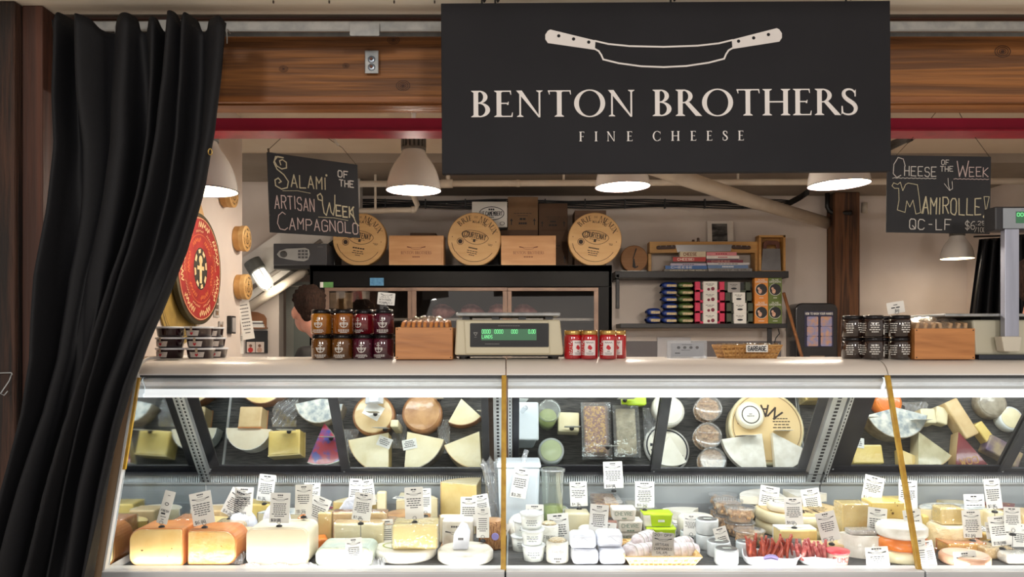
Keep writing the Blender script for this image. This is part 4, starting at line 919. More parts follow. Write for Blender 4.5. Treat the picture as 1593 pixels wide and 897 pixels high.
def cbox(label, p0, p1, pt, pb, Y, mat, pf=None, pmat=None, d=.16, cat='box', name='cardboard_box', z0=None):
    zb = FZ if pb is None else Z(pb, Y)
    if z0 is not None: zb = z0
    w = X(p1, Y) - X(p0, Y); h = Z(pt, Y) - zb
    t = T(name, label, cat, (X((p0 + p1) / 2, Y), Y, zb)); MB().box(-w / 2, w / 2, 0, d, 0, h).build('carton', mat, t, bevel=.003)
    for g in (pf(w, h) if pf else ()): MB().flat(g, -.0008).build('print', pmat or burn, t)
    return t
def arrows(w, h): 
    def ar(x): return [rect(x - w * .015, h * .16, x + w * .015, h * .28), [(x - w * .05, h * .28), (x + w * .05, h * .28), (x, h * .36)]]
    return [ar(-w * .38), ar(w * .38), lines(0, h * .31, w * .4, 1, .01, h * .06, 2) + lines(0, h * .18, w * .55, 1, .01, h * .06, 3), lines(0, h * .50, w * .7, 2, h * .07, h * .014, 4)]
cb0 = cbox('low brown carton under the tall cardboard box', 779, 837, 357.5, None, 5.14, cardd, None, d=.2)
cb0b = cbox('brown carton beside the end brie box', 838, 884, 358.5, None, 5.16, cardd, lambda w, h: arrows(w, h)[1:2] + [lines(0, h * .6, w * .6, 2, h * .07, h * .02, 3)], black)
cbox('tall cardboard box with up arrows stacked behind the wooden box', 790, 837, 306, None, 5.16, card, arrows, black, z0=Z(357.5, 5.14))
cbox('darker cardboard box stacked on the carton by the end brie box', 838, 883, 316, None, 5.18, cardd, arrows, black, z0=Z(358.5, 5.16))
cbox('dark wooden box standing behind the end brie box', 894, 943, 327, None, 5.12, wood('dark_box', C(120, 90, 66), C(88, 62, 44), 'x', 5), None, d=.2, name='wooden_box')
def camem(w, h): return [[[(p[0] + w * .06, p[1] + h * .54) for p in q] for q in ring(0, 0, w * .36, h * .27, w * .02, h * .03)] + stroke('LE CAMEMBERT', -w * .24, h * .46, h * .15, w * .6, .16) + lines(w * .06, h * .66, w * .3, 1, .01, h * .07, 2) + lines(w * .06, h * .38, w * .3, 1, .01, h * .03, 3), [[(p[0] + w * .36, p[1] + h * .15) for p in q] for q in ring(0, 0, w * .07, h * .07, w * .015, h * .015)]]
bb = cbox('low black box under the white camembert box', 733, 776, 353, None, 5.12, blk, None, d=.2, name='black_box')
cbox('white camembert box with oval emblem behind the middle brie box', 734, 789, 313.5, None, 5.13, paper, camem, inkb, z0=Z(353, 5.12), d=.16, name='camembert_box')
cbox('thin brown carton lying behind the printed wooden box', 638, 678, 362, None, 5.14, cardd)
MBk = cbox('black box next to the safe and the half hidden brie box', 509, 521, 349, None, 5.06, blk, None, d=.2, name='black_box')
tag(MB().box(X(425, 4.86), X(484, 4.86), 4.87, 5.3, FZ - .022, FZ).build('shelf_board', blk), 'black shelf board carrying the dark safe beside the fridge', 'shelf')
sf_ = T('safe', 'dark grey safe with oval keypad lock left of the fridge boxes', 'safe', (X(466.5, 4.86), 4.86, FZ))
k = 4.86 / F; w = 83 * k; h = Z(378.5, 4.86) - FZ
MB().box(-w / 2, w / 2, .004, .3, 0, h).build('body', pm('safe_grey', C(66, 66, 70), C(58, 58, 62), 9, .5), sf_, bevel=.003)
tl = [(-w * .43, h * .5), (-w * .38, h * .66), (-w * .25, h * .76), (-w * .02, h * .78), (w * .1, h * .8), (w * .17, h * .72), (w * .19, h * .5), (w * .16, h * .26), (w * .08, h * .18), (-w * .05, h * .2), (-w * .25, h * .28), (-w * .38, h * .36)]
lk = MB().prism(tl, -.006, .004, 'xz').build('lock_plate', pm('lock_silver', C(176, 176, 174), None, 9, .4, 0, .5), sf_, bevel=.002)
MB().prism(disc(w * .065, h * .5, h * .25, 20)[0], -.010, -.006, 'xz').build('keypad', pm('keypad_grey', C(150, 150, 148), None, 9, .4), sf_)
MB().flat([rect(w * .065 + (i - 1) * .022 - .008, h * .5 + (j - 1) * .02 - .006, w * .065 + (i - 1) * .022 + .008, h * .5 + (j - 1) * .02 + .006) for i in range(3) for j in range(3)], -.0104).build('keys', pm('keys', C(70, 70, 72), None, 9, .5), sf_)
MB().lathe([(.022, 0), (.02, .012), (.012, .014)], 16, rotm(R(90), 0, 0, (-w * .3, -.006, h * .5))).build('turn_knob', pm('knob_dark', C(90, 90, 90), None, 9, .3, 0, .7), sf_)
MB().flat(lines(w * .38, h * .82, w * .2, 1, .01, h * .05, 2), .0035).build('print', grey, sf_)
# ---- wall shelves
shm = pm('shelf_black', C(36, 34, 36), C(28, 26, 28), 8, .5)
WY, SF = 5.6, 5.37
U = Z(421.5, SF); L = Z(503, SF)
s1 = T('wall_shelf', 'upper black wall shelf holding the cheese books', 'shelf', (X(1092, SF), SF, U))
hw = 135 * SF / F
MB().box(-hw, hw, 0, .229, -.046, 0).build('board', shm, s1, bevel=.002)
MB().box(-hw + .005, -hw + .03, .0, .02, -.26, -.02).box(-hw + .005, -hw + .03, .0, .229, -.06, -.046).build('bracket', shm, s1, bevel=.003)
s2 = T('wall_shelf', 'lower black wall shelf holding the cracker boxes', 'shelf', (X(1095, SF), SF, L))
hw = 130 * SF / F
MB().box(-hw, hw, 0, .229, -.03, 0).build('board', shm, s2, bevel=.002)
MB().box(.455, .485, .03, .05, -.25, -.03).build('bracket', shm, s2, bevel=.003)
MB().tube([(.53, .04, -.035), (.54, .04, -.07), (.515, .04, -.10), (.50, .04, -.15), (.485, .04, -.17)], .004, 6).build('bracket_scroll', shm, s2, True)
struct(MB().box(X(1022, WY), X(1074, WY), 5.586, 5.592, Z(575, WY), Z(524.5, WY)).build('trim_5', pm('white_board', C(200, 196, 198), None, 5, .6)))
# books
BK = [('cream cookbook on top of the first stack', 1058, 1098, 390.5, 399, C(206, 190, 160), 'CHEESE', C(110, 60, 40)), ('red cheese book in the first stack', 1047, 1098, 399.3, 406, C(176, 40, 36), 'CHEESE!', C(236, 226, 210)),
 ('dark thin book in the first stack', 1045, 1097, 406.3, 408.6, C(56, 50, 50), None, None), ('pale lilac book in the first stack', 1043, 1099, 408.9, 412.3, C(180, 170, 190), None, C(80, 70, 90)), ('blue cheese book in the first stack', 1035, 1100, 412.5, 417.8, C(46, 96, 160), 'CHEESE', C(226, 226, 226)), ('olive book at the bottom of the first stack', 1033, 1101, 418.1, 421.5, C(104, 96, 84), 'CHEESES OF THE WORLD', C(200, 190, 170)),
 ('pink book on top of the second stack', 1099, 1146, 391.5, 396.8, C(214, 130, 136), None, C(160, 50, 60)), ('white book in the second stack', 1099, 1150, 397.0, 401.5, C(226, 214, 206), None, C(180, 80, 90)), ('thin grey book in the second stack', 1099, 1149, 401.7, 403.6, C(96, 90, 100), None, None), ('maroon book in the second stack', 1099, 1156, 403.8, 407.6, C(120, 30, 54), 'CHEESE', C(210, 170, 150)),
 ('pale grey book in the second stack', 1100, 1166, 407.9, 411.4, C(196, 192, 192), None, C(120, 110, 110)), ('blue and white book in the second stack', 1101, 1164, 411.6, 416.6, C(96, 124, 166), None, C(230, 230, 230)), ('grey world cheese book at the bottom of the second stack', 1102, 1170, 416.9, 421.5, C(140, 136, 132), 'CHEESES OF THE WORLD', C(80, 76, 72))]
pagem = pm('pages', C(216, 206, 190), None, 20, .8)
for nm, p0, p1, t0, t1, c, tx, tc2 in BK:
    Yb = SF + .02; w = X(p1, Yb) - X(p0, Yb); z0 = U + (421.5 - t1) * SF / F; h = (t1 - t0) * SF / F
    t = T('book', nm, 'book', (X((p0 + p1) / 2, Yb), Yb, z0), 0, 'cheese books on the upper shelf')
    cm = pm('cover_' + nm[:18], c, None, 30, .45)
    MB().box(-w / 2, w / 2, 0, .003, 0, h).box(-w / 2, w / 2, .003, .062, 0, .0012).box(-w / 2, w / 2, .003, .062, h - .0012, h).build('cover', cm, t)
    MB().box(-w / 2 + .003, w / 2 - .003, .003, .060, .0013, h - .0013).build('pages', pagem, t)
    if tx: MB().flat(stroke(tx, -w * .36, h * .24, h * .52, w * (.5 if len(tx) < 9 else .8), .2), -.0005).build('title', pm('title_' + nm[:14], tc2, None, 9, .6), t)
    elif tc2: MB().flat(lines(0, h * .3, w * .7, 1, .01, h * .35, 5), -.0005).build('title', pm('title_' + nm[:14], tc2, None, 9, .6), t)
# knife display, stand, photograph, clock
kw = wood('oak_light', C(206, 160, 96), C(176, 128, 68), 'x', 5, .5, .1, 3, .1)
kd = T('knife_plinth', 'long oak plank frame bridging the books with a double handled knife', 'display stand', (X(1095, 5.46), 5.46, U)); k = 5.46 / F
def z5(py): return Z(py, 5.46) - U
hw = 84.5 * k
MB().box(-hw, hw, .0, .10, z5(393), z5(375.5)).build('plank', kw, kd, bevel=.002)
MB().box(hw - .022, hw, .0, .10, 0, z5(393)).build('upright', kw, kd, bevel=.002); MB().box(-hw, -hw + .022, .05, .10, 0, z5(393)).build('upright', kw, kd, bevel=.002)
kn = T('cheese_knife', 'double handled steel cheese knife mounted on the oak plank', 'knife', (X(1095, 5.44), 5.448, Z(384, 5.44)))
MB().prism([(-.20, .016), (.205, .018), (.19, -.03), (-.185, -.036)], 0, .003, 'xz').build('blade', pm('blade_steel', C(150, 148, 148), None, 9, .3, 0, .8), kn)
for s in (-1, 1):
    hd = MB().prism([(s * p[0], p[1]) for p in rr(.135, .026, .012, .265, .008)], -.006, .007, 'xz', rotm(0, R(2 * s), 0)).build('handle', pm('knife_handle', C(72, 46, 34), C(50, 30, 22), 20, .5), kn, bevel=.003)
    for a_ in (.225, .265, .305): MB().lathe([(.004, 0), (.003, .001)], 8, rotm(R(90), 0, 0, (s * a_, -.006, .008))).build('rivet', steel, hd)
st = T('cutter_stand', 'upright oak frame with a wide steel cheese cleaver', 'display stand', (X(1201.5, 5.42), 5.42, U)); k = 5.42 / F
hw = 20.5 * k; hh = Z(365.5, 5.42) - U
MB().box(-hw, -hw + .015, 0, .09, 0, hh * .96).build('side_board', kw, st); MB().box(hw - .015, hw, 0, .09, 0, hh).build('side_board', kw, st); MB().box(-hw, hw, 0, .09, hh - .015, hh).build('top_board', kw, st); MB().box(-hw, hw, .08, .09, 0, hh).build('back_board', kw, st); MB().box(-hw, hw, 0, .09, 0, .008).build('base_board', kw, st)
cl = T('cheese_cleaver', 'wide steel cheese cleaver with dark wooden grip inside the oak frame', 'knife', (X(1200, 5.43), 5.43, U + .009))
MB().prism([(-.072, 0), (.068, 0), (.062, hh * .60), (-.06, hh * .60)], 0, .004, 'xz').build('blade', pm('cleaver_steel', C(122, 120, 120), C(104, 102, 102), 9, .35, 0, .7), cl)
MB().prism([(-.058, hh * .60), (-.035, hh * .60), (-.03, hh * .70), (.03, hh * .70), (.035, hh * .60), (.058, hh * .60), (.058, hh * .76), (.04, hh * .82), (-.04, hh * .82), (-.058, hh * .76)], -.004, .009, 'xz').build('grip', pm('cleaver_grip', C(104, 58, 40), C(80, 42, 30), 20, .5), cl, bevel=.003)
ph = T('framed_photo', 'black and white photograph in a white mat leaning on the wall', 'picture', (X(1121, 5.53), 5.53, U + z5(375.5) + .001)); k = 5.53 / F
MB().box(-20 * k, 20 * k, 0, .006, 0, 34 * k, rotm(R(-6))).build('mat', pm('mat_white', C(206, 196, 186), None, 9, .7), ph)
MB().box(-13 * k, 11 * k, -.0015, 0, 2 * k, 30 * k, rotm(R(-6))).build('photograph', pm('bw_photo', C(26, 24, 24), C(120, 116, 112), 9, .4, stretch=(1, 1, 3), lo=.42, hi=.72), ph)
for px, hgt, nm in ((1078.5, 4, 'shorter brown peppermill on the oak plank'), (1086, 7, 'taller brown peppermill on the oak plank')):
    k = 5.5 / F; t = T('peppermill', nm, 'peppermill', (X(px, 5.5), 5.5, U + z5(375.5))); MB().lathe([(.012, 0), (.012, .004), (.008, hgt * k * .5), (.011, hgt * k * .62)], 12).build('body', pm('mill_brown', C(96, 76, 66), None, 9, .4), t, True); MB().lathe([(.009, hgt * k * .62), (.011, hgt * k * .8), (.006, hgt * k)], 12).build('cap', pm('mill_brown', C(96, 76, 66), None, 9, .4), t, True)
ck = T('wall_clock', 'round wooden clock with anchor shaped hands left of the books', 'clock', (X(987, 5.45), 5.46, U)); k = 5.45 / F; r = 21 * k
MB().lathe([(r, 0), (r, .02), (r - .004, .024)], 36, rotm(R(90), 0, 0, (0, .024, r))).build('disc', wood('clock_wood', C(176, 128, 82), C(150, 104, 62), 'x', 6), ck, auto=40)
MB().lathe([(r, 0), (r, .012)], 36, rotm(R(-90), 0, 0, (0, .024, r))).build('back_rim', kw, ck, auto=40)
MB().prism([(0, 0), (.006, 0), (.03, r * .75), (.022, r * .77)], -.006, -.002, 'xz').build('hour_hand', black, ck, loc=(-.012, 0, r)); MB().prism([(-.004, 0), (.004, 0), (.014, -r * .6), (.03, -r * .5), (.03, -r * .62), (.008, -r * .72), (-.008, -r * .6)], -.006, -.002, 'xz').build('minute_hand', black, ck, loc=(-.004, 0, r))
tag(MB().box(X(966, 5.38), X(1006, 5.38), 5.38, 5.45, U, U + .004).build('paper_stack', paper), 'white paper sheet lying before the wooden clock', 'paper')
# cracker packs and cartons on the lower shelf
bluep = pm('pack_blue', C(34, 62, 140), C(20, 36, 96), 30, .3, .4, 0, .4); greenp = pm('pack_green', C(74, 96, 44), C(44, 64, 28), 30, .3, .4, 0, .4); labp = pm('pack_label', C(206, 186, 150), C(160, 140, 100), 90, .5)
def pack(label, px, i, n, col, lab, w=25, Y=SF + .02):
    k = Y / F; ph_ = 65.5 / 6 if n == 6 else 27.0 / 2.0 * .92
    h = ph_ * k; t = T('cracker_pack', label, 'cracker pack', (X(px, Y), Y, L + i * h), R(random.uniform(-4, 4)), 'foil cracker packs on the lower shelf')
    ww = w * k
    def f(u, v):
        a = 2 * math.pi * u; e = math.sin(math.pi * min(1, max(0, v))) ** .35
        ca, sa = math.cos(a), math.sin(a)
        return (-ww / 2 + ww * v, .06 + .055 * (abs(ca) ** .6) * (1 if ca > 0 else -1) * (.6 + .4 * e), h / 2 + h * .49 * (abs(sa) ** .6) * (1 if sa > 0 else -1) * (.25 + .75 * e) + .0)
    MB().grid(f, 20, 10, wrap=True).build('foil', col, t, True)
    MB().prism(rr(ww * .62, h * .34, h * .05, ww * .08, h * .42, 2), -.0005, .002, 'xz').build('label', labp, t)
for i in range(6): pack('blue foil cracker pack, layer %s of the tall blue column' % ('one two three four five six'.split()[i]), 1043, i, 6, bluep, 1); pack('green foil cracker pack, layer %s of the green column' % ('one two three four five six'.split()[i]), 1068, i, 6, greenp, 1)
for i in range(2): pack('blue foil cracker pack, %s of the short blue column' % ('lower', 'upper')[i], 1018, i, 2, bluep, 1, 23)
for i in range(2): pack('dark cracker pack %s behind the short blue column' % ('lying low', 'lying on top'), 1003, i, 2, pm('pack_dark', C(52, 52, 60), C(36, 36, 44), 30, .4, .3), 1, 20, SF + .06) if False else None
def carton(label, px, w, ztop, h, col, sleeve, dots, Y=SF + .015, lx=0):
    k = Y / F; W2 = w * k / 2; z0 = L + ztop * k; hh = h * k
    t = T('biscuit_carton', label, 'carton', (X(px, Y), Y, z0), 0, 'biscuit cartons on the lower shelf')
    MB().box(-W2, W2, .03, .15, 0, hh - .001).build('tray', blk, t)
    m = MB().box(-W2, -W2 + .035, 0, .15, 0, hh - .001).box(W2 - .035, W2, 0, .15, 0, hh - .001).box(-W2, W2, 0, .03, 0, hh * .22)
    m.build('side', col, t, bevel=.002)
    sl = MB().box(-W2 * .46 + lx, W2 * .48 + lx, -.004, .15, 0, hh - .0006).build('sleeve', sleeve, t)
    random.seed(1)
    MB().flat(lines(lx, hh * .72, W2 * .8, 2, hh * .12, hh * .05, 3), -.0046).build('print', grey, sl)
    if dots: MB().flat(disc(lx - W2 * .1, hh * .25, .010) + disc(lx + W2 * .18, hh * .3, .013), -.0048).build('cherry_picture', pm('cherry', C(126, 34, 60), None, 20, .5), sl)
    else: MB().flat(disc(lx, hh * .36, .02, 14, .007), -.0048).build('olive_picture', inkb, sl)
pinkc = pm('carton_pink', C(214, 52, 92), C(200, 44, 82), 9, .5); olivec = pm('carton_olive', C(66, 74, 56), C(56, 64, 48), 9, .5)
ords = ('bottom', 'second', 'third', 'top')
for i in range(4): carton('%s pink biscuit carton with cherry picture in the stack' % ords[i], 1104.5, 46, i * 16.4, 16.4, pinkc, paper, True)
for i in range(4): carton('%s olive biscuit carton with white sleeve in the stack' % ords[i], 1151 - (4 if i == 3 else 2 if i == 2 else 0), 41, i * 16.2, 16.2, olivec, paper if i < 3 else pm('sleeve_grey', C(170, 166, 164), None, 9, .6), False, lx=(-.025 if i == 3 else 0.005 * i * 0))
for c, px, cn in ((pm('box_orange', C(214, 122, 46), C(222, 152, 60), 3, .5), 1184.5, 'orange'), (pm('box_olive', C(92, 110, 48), C(110, 124, 60), 3, .5), 1206, 'green')):
    for i in range(2):
        Y = SF + .015; k = Y / F; w = 21 * k; h = (36 if i == 0 else 35.5) * k
        t = T('cracker_box', '%s cracker box with dark plate picture, %s' % (('lower', 'upper')[i] + ' ' + cn, ('standing on the shelf', 'stacked on its twin')[i]), 'cracker box', (X(px, Y), Y, L + i * 36 * k), 0, 'plate picture cracker boxes')
        MB().box(-w / 2, w / 2, 0, .06, 0, h).build('carton', c, t, bevel=.0015)
        MB().flat([[(p[0], p[1] + h * .48) for p in q] for q in disc(0, 0, w * .43)], -.0006).build('plate_picture', pm('plate_black', C(28, 26, 28), None, 9, .4), t)
        MB().flat([[(p[0] * 1.0, p[1] + h * .48) for p in q] for q in ring(0, 0, w * .45, w * .45, w * .03, w * .03, 100, 330, 18)], -.0008).build('plate_rim', white, t)
        MB().flat(disc(-w * .1, h * .40, w * .14, 9, w * .18) + disc(-w * .2, h * .52, w * .1, 8), -.0008).build('food_picture', pm('food', C(196, 120, 100), C(230, 200, 170), 120, .6), t)
        MB().flat(stroke('OLIVE', -w * .24, h * .87, h * .06, w * .48, .2) + stroke('CRACKERS', -w * .42, h * .78, h * .065, w * .84, .2) + lines(0, h * .1, w * .7, 1, .01, h * .03, 4), -.0008).build('title', white, t)
# ---- broom handle, towel dispenser, wall post
bh = T('broom', 'thin wooden broom handle leaning by the towel dispenser', 'broom', at(1262, 606, 5.40)); v = at(1219, 455, 5.30) - at(1262, 606, 5.40)
MB().tube([v * -1.9, v * 1.0], .011, 10).build('handle', wood('broom_wood', C(150, 98, 56), C(120, 74, 40), 'z', 9), bh, True)
pb = v * -1.9
MB().box(pb.x - .14, pb.x + .14, -.03 + pb.y, .03 + pb.y, pb.z - .1, pb.z + .02).build('brush', pm('bristles', C(60, 50, 44), C(40, 34, 30), 200, .9, .8), bh)
td = T('towel_dispenser', 'black paper towel dispenser with a handwashing poster', 'dispenser', (X(1270.5, 5.40), 5.40, Z(562, 5.40))); k = 5.40 / F
hh = 91 * k; w = 66 * k
MB().prism(rr(w, hh, .05, 0, hh / 2, 6, (.4, .4, 1, 1)), 0, .19, 'xz').build('cover', pm('dispenser_black', C(38, 36, 38), C(30, 28, 30), 9, .25, 0, 0, .3), td, bevel=.008, seg=3, auto=40)
po = MB().box(-.085, .115, -.003, 0, hh * .25, hh * .86).build('poster', pm('poster_navy', C(38, 40, 72), C(46, 44, 74), 9, .5), td)
MB().flat(stroke('HOW TO WASH YOUR HANDS', -.08, hh * .80, hh * .035, .19, .2), -.0036).build('poster_title', white, po)
skinp = pm('poster_photo', C(206, 160, 130), C(150, 150, 190), 24, .5, lo=.4, hi=.6)
for i in range(2):
    for j in range(3): MB().prism(rr(.078, hh * .165, .008, -.03 + i * .096, hh * (.345 + .17 * j)), -.0042, -.003, 'xz').build('photo', skinp, po)
MB().box(-.05, .055, -.004, 0, .008, .04).build('towel_slot', pm('towel_brown', C(150, 126, 104), None, 20, .8), td, bevel=.006)
pw = wood('old_post_back', C(104, 66, 38), C(58, 34, 18), 'z', 9, .75, .7, 4, .06, 1.4)
struct(MB().box(X(1299, 5.45), X(1338, 5.45), 5.45, 5.6, 0, 2.445).build('wooden_post_back', pw, bevel=.008))
# ---- pipes, cables
pip = pm('pipe_paint', C(206, 194, 178), C(196, 182, 164), 6, .45)
def pipe(name, label, pts, r, mat=pip, flanges=()):
    p0 = Vector(pts[0]); t = T(name, label, 'pipe', p0)
    MB().tube([Vector(p) - p0 for p in pts], r, 12).build('run', mat, t, True)
    for f, rr2, ln in flanges:
        f = Vector(f) - p0; MB().tube([f - Vector((ln, 0, 0)), f + Vector((ln, 0, 0))], rr2, 14).build('coupling', mat, t, True)
    return t
PY = 4.6
t = pipe('water_pipe', 'white painted horizontal pipe with couplings under the ceiling', [at(560, 286, PY), at(1700, 281, PY)], .019, flanges=[(at(695, 285.5, PY), .026, .035), (at(680, 285.5, PY), .022, .02), (at(806, 285, PY), .021, .01)])
MB().lathe([(.012, .02), (.014, .04), (.009, .052)], 10).build('vent_plug', pip, t, True, loc=at(697, 285.5, PY) - at(560, 286, PY))
for px in (877, 1148): MB().tube([(0, 0, 0), (0, 0, .3)], .008, 8).build('hanger_rod', pip, t, True, loc=at(px, 284, PY) - at(560, 286, PY))
pipe('drain_pipe', 'short white pipe with an elbow behind the first pendant lamp', [at(545, 328, 4.9), at(636, 326.5, 4.9), at(646, 325, 4.9), at(649, 318, 4.9), at(640, 298, 4.8), at(632, 276, 4.7)], .0175, flanges=[(at(643, 326, 4.9), .022, .012)])
pipe('hanger_pipe', 'thin white vertical rod pipe beside the salami chalkboard', [at(584, 325, 4.88), at(584, 200, 4.88)], .008)
pipe('vent_duct', 'thick white pipe slanting down to the back wall above the shelf', [at(1010, 258, 3.9), at(1050, 272, 4.0), at(1160, 310, 4.6), at(1288, 347, 5.58)], .042, flanges=[])
pipe('black_pipe', 'black bent pipe beside the back wall post', [at(1287, 296, 5.5), at(1287, 322, 5.5), at(1290, 328, 5.5), at(1297, 331, 5.5), at(1325, 331, 5.43)], .016, blk)
pipe('vertical_vent', 'white pipe stub on the wall behind the dark post', [at(1345, 315, 5.58), at(1345, 331, 5.58)], .02, pip)
random.seed(11)
p0 = at(555, 317, 5.56); t = T('cable_bundle', 'bundle of black cables strung along the back wall above the boxes', 'cable', p0)
for i in range(6):
    pts = [at(px, 317 + (i - 2.5) * 2.1 + 1.6 * math.sin(px * .03 + i) + (0 if px < 1180 else (px - 1180) * .02), 5.57 - .008 * (i % 3)) for px in range(555, 1216, 30)] + [at(1228, 312 + i * 1.5, 5.5), at(1245, 303 + i * 1.5, 5.4), at(1258, 294 + i * 1.5, 5.3)]
    MB().tube([p - p0 for p in pts], .0055, 6).build('cable', blk, t, True)
for px in range(600, 1200, 62): MB().box(-.004, .004, -.02, .012, -.034, .034).build('cable_tie', blk, t, loc=at(px, 317, 5.565) - p0)
p0 = at(1382, 226, 3.2); t = T('cable_bundle', 'bundle of grey cables passing above the Mamirolle chalkboard', 'cable', p0)
for i in range(5):
    pts = [at(1180, 218 + i * 2, 4.2), at(1300, 236 + i * 3, 3.5), at(1382, 222 + i * 3, 3.2), at(1405, 214 + i * 2.2, 3.1), at(1432, 204 + i * 1.6, 2.9), at(1466, 193 + i, 2.675)]
    MB().tube([p - p0 for p in pts], .0045, 6).build('cable', pm('cable_grey', C(80, 76, 72), None, 9, .5), t, True)
MB().box(-.004, .004, -.02, .02, -.02, .02, rotm(0, R(25))).build('cable_tie', blk, t, loc=at(1418, 213, 3.0) - p0)
# ---- left nook: sloped stringer, pipes, bulkhead light, papers
sl_ = pm('stringer_paint', C(206, 200, 194), C(196, 190, 182), 4, .35)
struct(MB().prism([(X(340, 5.0), Z(427, 5.0)), (X(560, 5.0), Z(274, 5.0)), (X(560, 5.0), Z(342, 5.0)), (X(340, 5.0), Z(503, 5.0))], 5.0, 5.09, 'xz').build('trim_6', sl_))
pipe('sloping_pipe', 'dark thin pipe running down the sloping stringer', [at(365, 465, 4.98), at(460, 402, 4.98), at(500, 374, 4.98)], .014, pm('pipe_dark', C(110, 102, 94), None, 9, .5))
pipe('sloping_pipe', 'white insulated pipe sloping below the safe', [at(364, 493, 4.95), at(440, 444, 4.95), at(478, 419, 4.95)], .030)
bl = T('bulkhead_light', 'caged glass jar wall light glowing on the sloping stringer', 'lamp', at(393, 408, 4.93)); bl.rotation_euler = (0, R(-32), 0); bl.scale = (1.2, 1.2, 1.2)
MB().lathe([(.045, .01), (.047, 0), (.047, -.05), (.04, -.055)], 20).build('base', pm('bulkhead_grey', C(90, 92, 88), C(74, 76, 72), 20, .5), bl, auto=40)
MB().lathe([(.036, -.05), (.037, -.10), (.034, -.135), (.022, -.155), (.004, -.162)], 20, cap0=False).build('glass_jar', glow('bulkhead_glow', (1, .95, .82, 1), 2.2), bl, True)
for a in range(6):
    q = a * math.pi / 3; MB().tube([(.042 * math.cos(q), .042 * math.sin(q), z_) for z_ in (-.05, -.10)] + [(.041 * math.cos(q), .041 * math.sin(q), -.135), (.026 * math.cos(q), .026 * math.sin(q), -.163), (0, 0, -.172)], .0022, 5).build('guard_bar', pm('guard_white', C(200, 196, 186), None, 9, .4), bl, True)
d = bpy.data.lights.new('bulkhead_bulb', 'POINT'); d.energy = 1.6; d.color = (1, .9, .72); d.shadow_soft_size = .04; lo = bpy.data.objects.new('bulkhead_bulb', d); COL.objects.link(lo); lo.parent = bl; lo.location = (.03, -.06, -.2)
def sheet(name, label, px, py, w, h, Y, tilt=0, cat='paper', mat=paper, nl=8):
    t = T(name, label, cat, at(px, py, Y)); k = Y / F
    MB().box(-w * k / 2, w * k / 2, 0, .0015, -h * k, 0, rotm(0, R(tilt))).build('page', mat, t)
    MB().flat(lines(0, -h * k * .12, w * k * .8, nl, h * k * .09, h * k * .025, 4), -.0006, rotm(0, R(tilt))).build('print', grey, t); return t
sheet('notice_sheet', 'long white paper list hanging at the wall corner', 378, 468, 18, 60, 3.80, -9, nl=9)
sheet('notice_sheet', 'short white paper pinned below the long list', 373, 520, 12, 30, 3.81, 0, nl=4)
cbd = T('photo_board', 'black board with two small portrait photographs in the nook', 'picture', at(399, 549, 5.08)); k = 5.08 / F
MB().box(-17 * k, 17 * k, 0, .01, 0, 35 * k).build('board', blk, cbd)
for i, c in ((-9, C(190, 44, 40)), (5, C(190, 150, 130))):
    p_ = MB().box((i - 6) * k, (i + 7) * k, -.002, 0, 1 * k, 17.5 * k).build('photograph', pm('photo_paper%d' % i, C(214, 196, 184), None, 9, .5), cbd); MB().flat(disc(i * k, 5 * k, 4 * k) + [], -.003).build('portrait_clothes', pm('portrait%d' % i, c, None, 9, .5), p_); MB().flat(disc(i * k, 11.5 * k, 2.4 * k), -.003).build('portrait_head', pm('portrait_skin', C(150, 104, 84), C(60, 40, 34), 200, .5), p_)
bs = T('letter_tray', 'brown wooden tray of papers above the photo board', 'tray', at(400, 511, 5.04)); k = 5.04 / F
MB().prism([(-12 * k, 0), (12 * k, 0), (12 * k, 16 * k), (8 * k, 22 * k), (-2 * k, 26 * k), (-12 * k, 27 * k)], .03, .04, 'xz').build('back', pm('tray_brown', C(130, 84, 52), None, 9, .5), bs)
MB().box(-13 * k, 13 * k, 0, .05, 0, 2 * k).build('floor', pm('tray_brown', C(130, 84, 52), None, 9, .5), bs)
for i in range(4): MB().box(-12 * k, (10 - i) * k, .002, .028, (2 + i * 2.6) * k, (4.2 + i * 2.6) * k).build('papers', paper if i != 2 else pm('bundle_grey', C(130, 126, 126), None, 9, .6), bs)
# door of the nook (white cooler door)
dr = T('cooler_door', 'pale grey cooler door behind the crouching shop worker', 'door', (X(445, 5.3), 5.3, 0)); 
dr['kind'] = 'structure'
MB().box(0, .20, 0, .08, 0, Z(438, 5.3)).build('frame', pm('door_frame_grey', C(176, 178, 172), None, 5, .5), dr)
MB().box(.055, .20, -.01, .0, 0, Z(455, 5.3)).build('leaf', pm('door_leaf', C(140, 148, 142), None, 5, .4), dr)
MB().box(.02, .18, -.012, 0, Z(446, 5.3), Z(444, 5.3)).build('door_seal', white, dr)
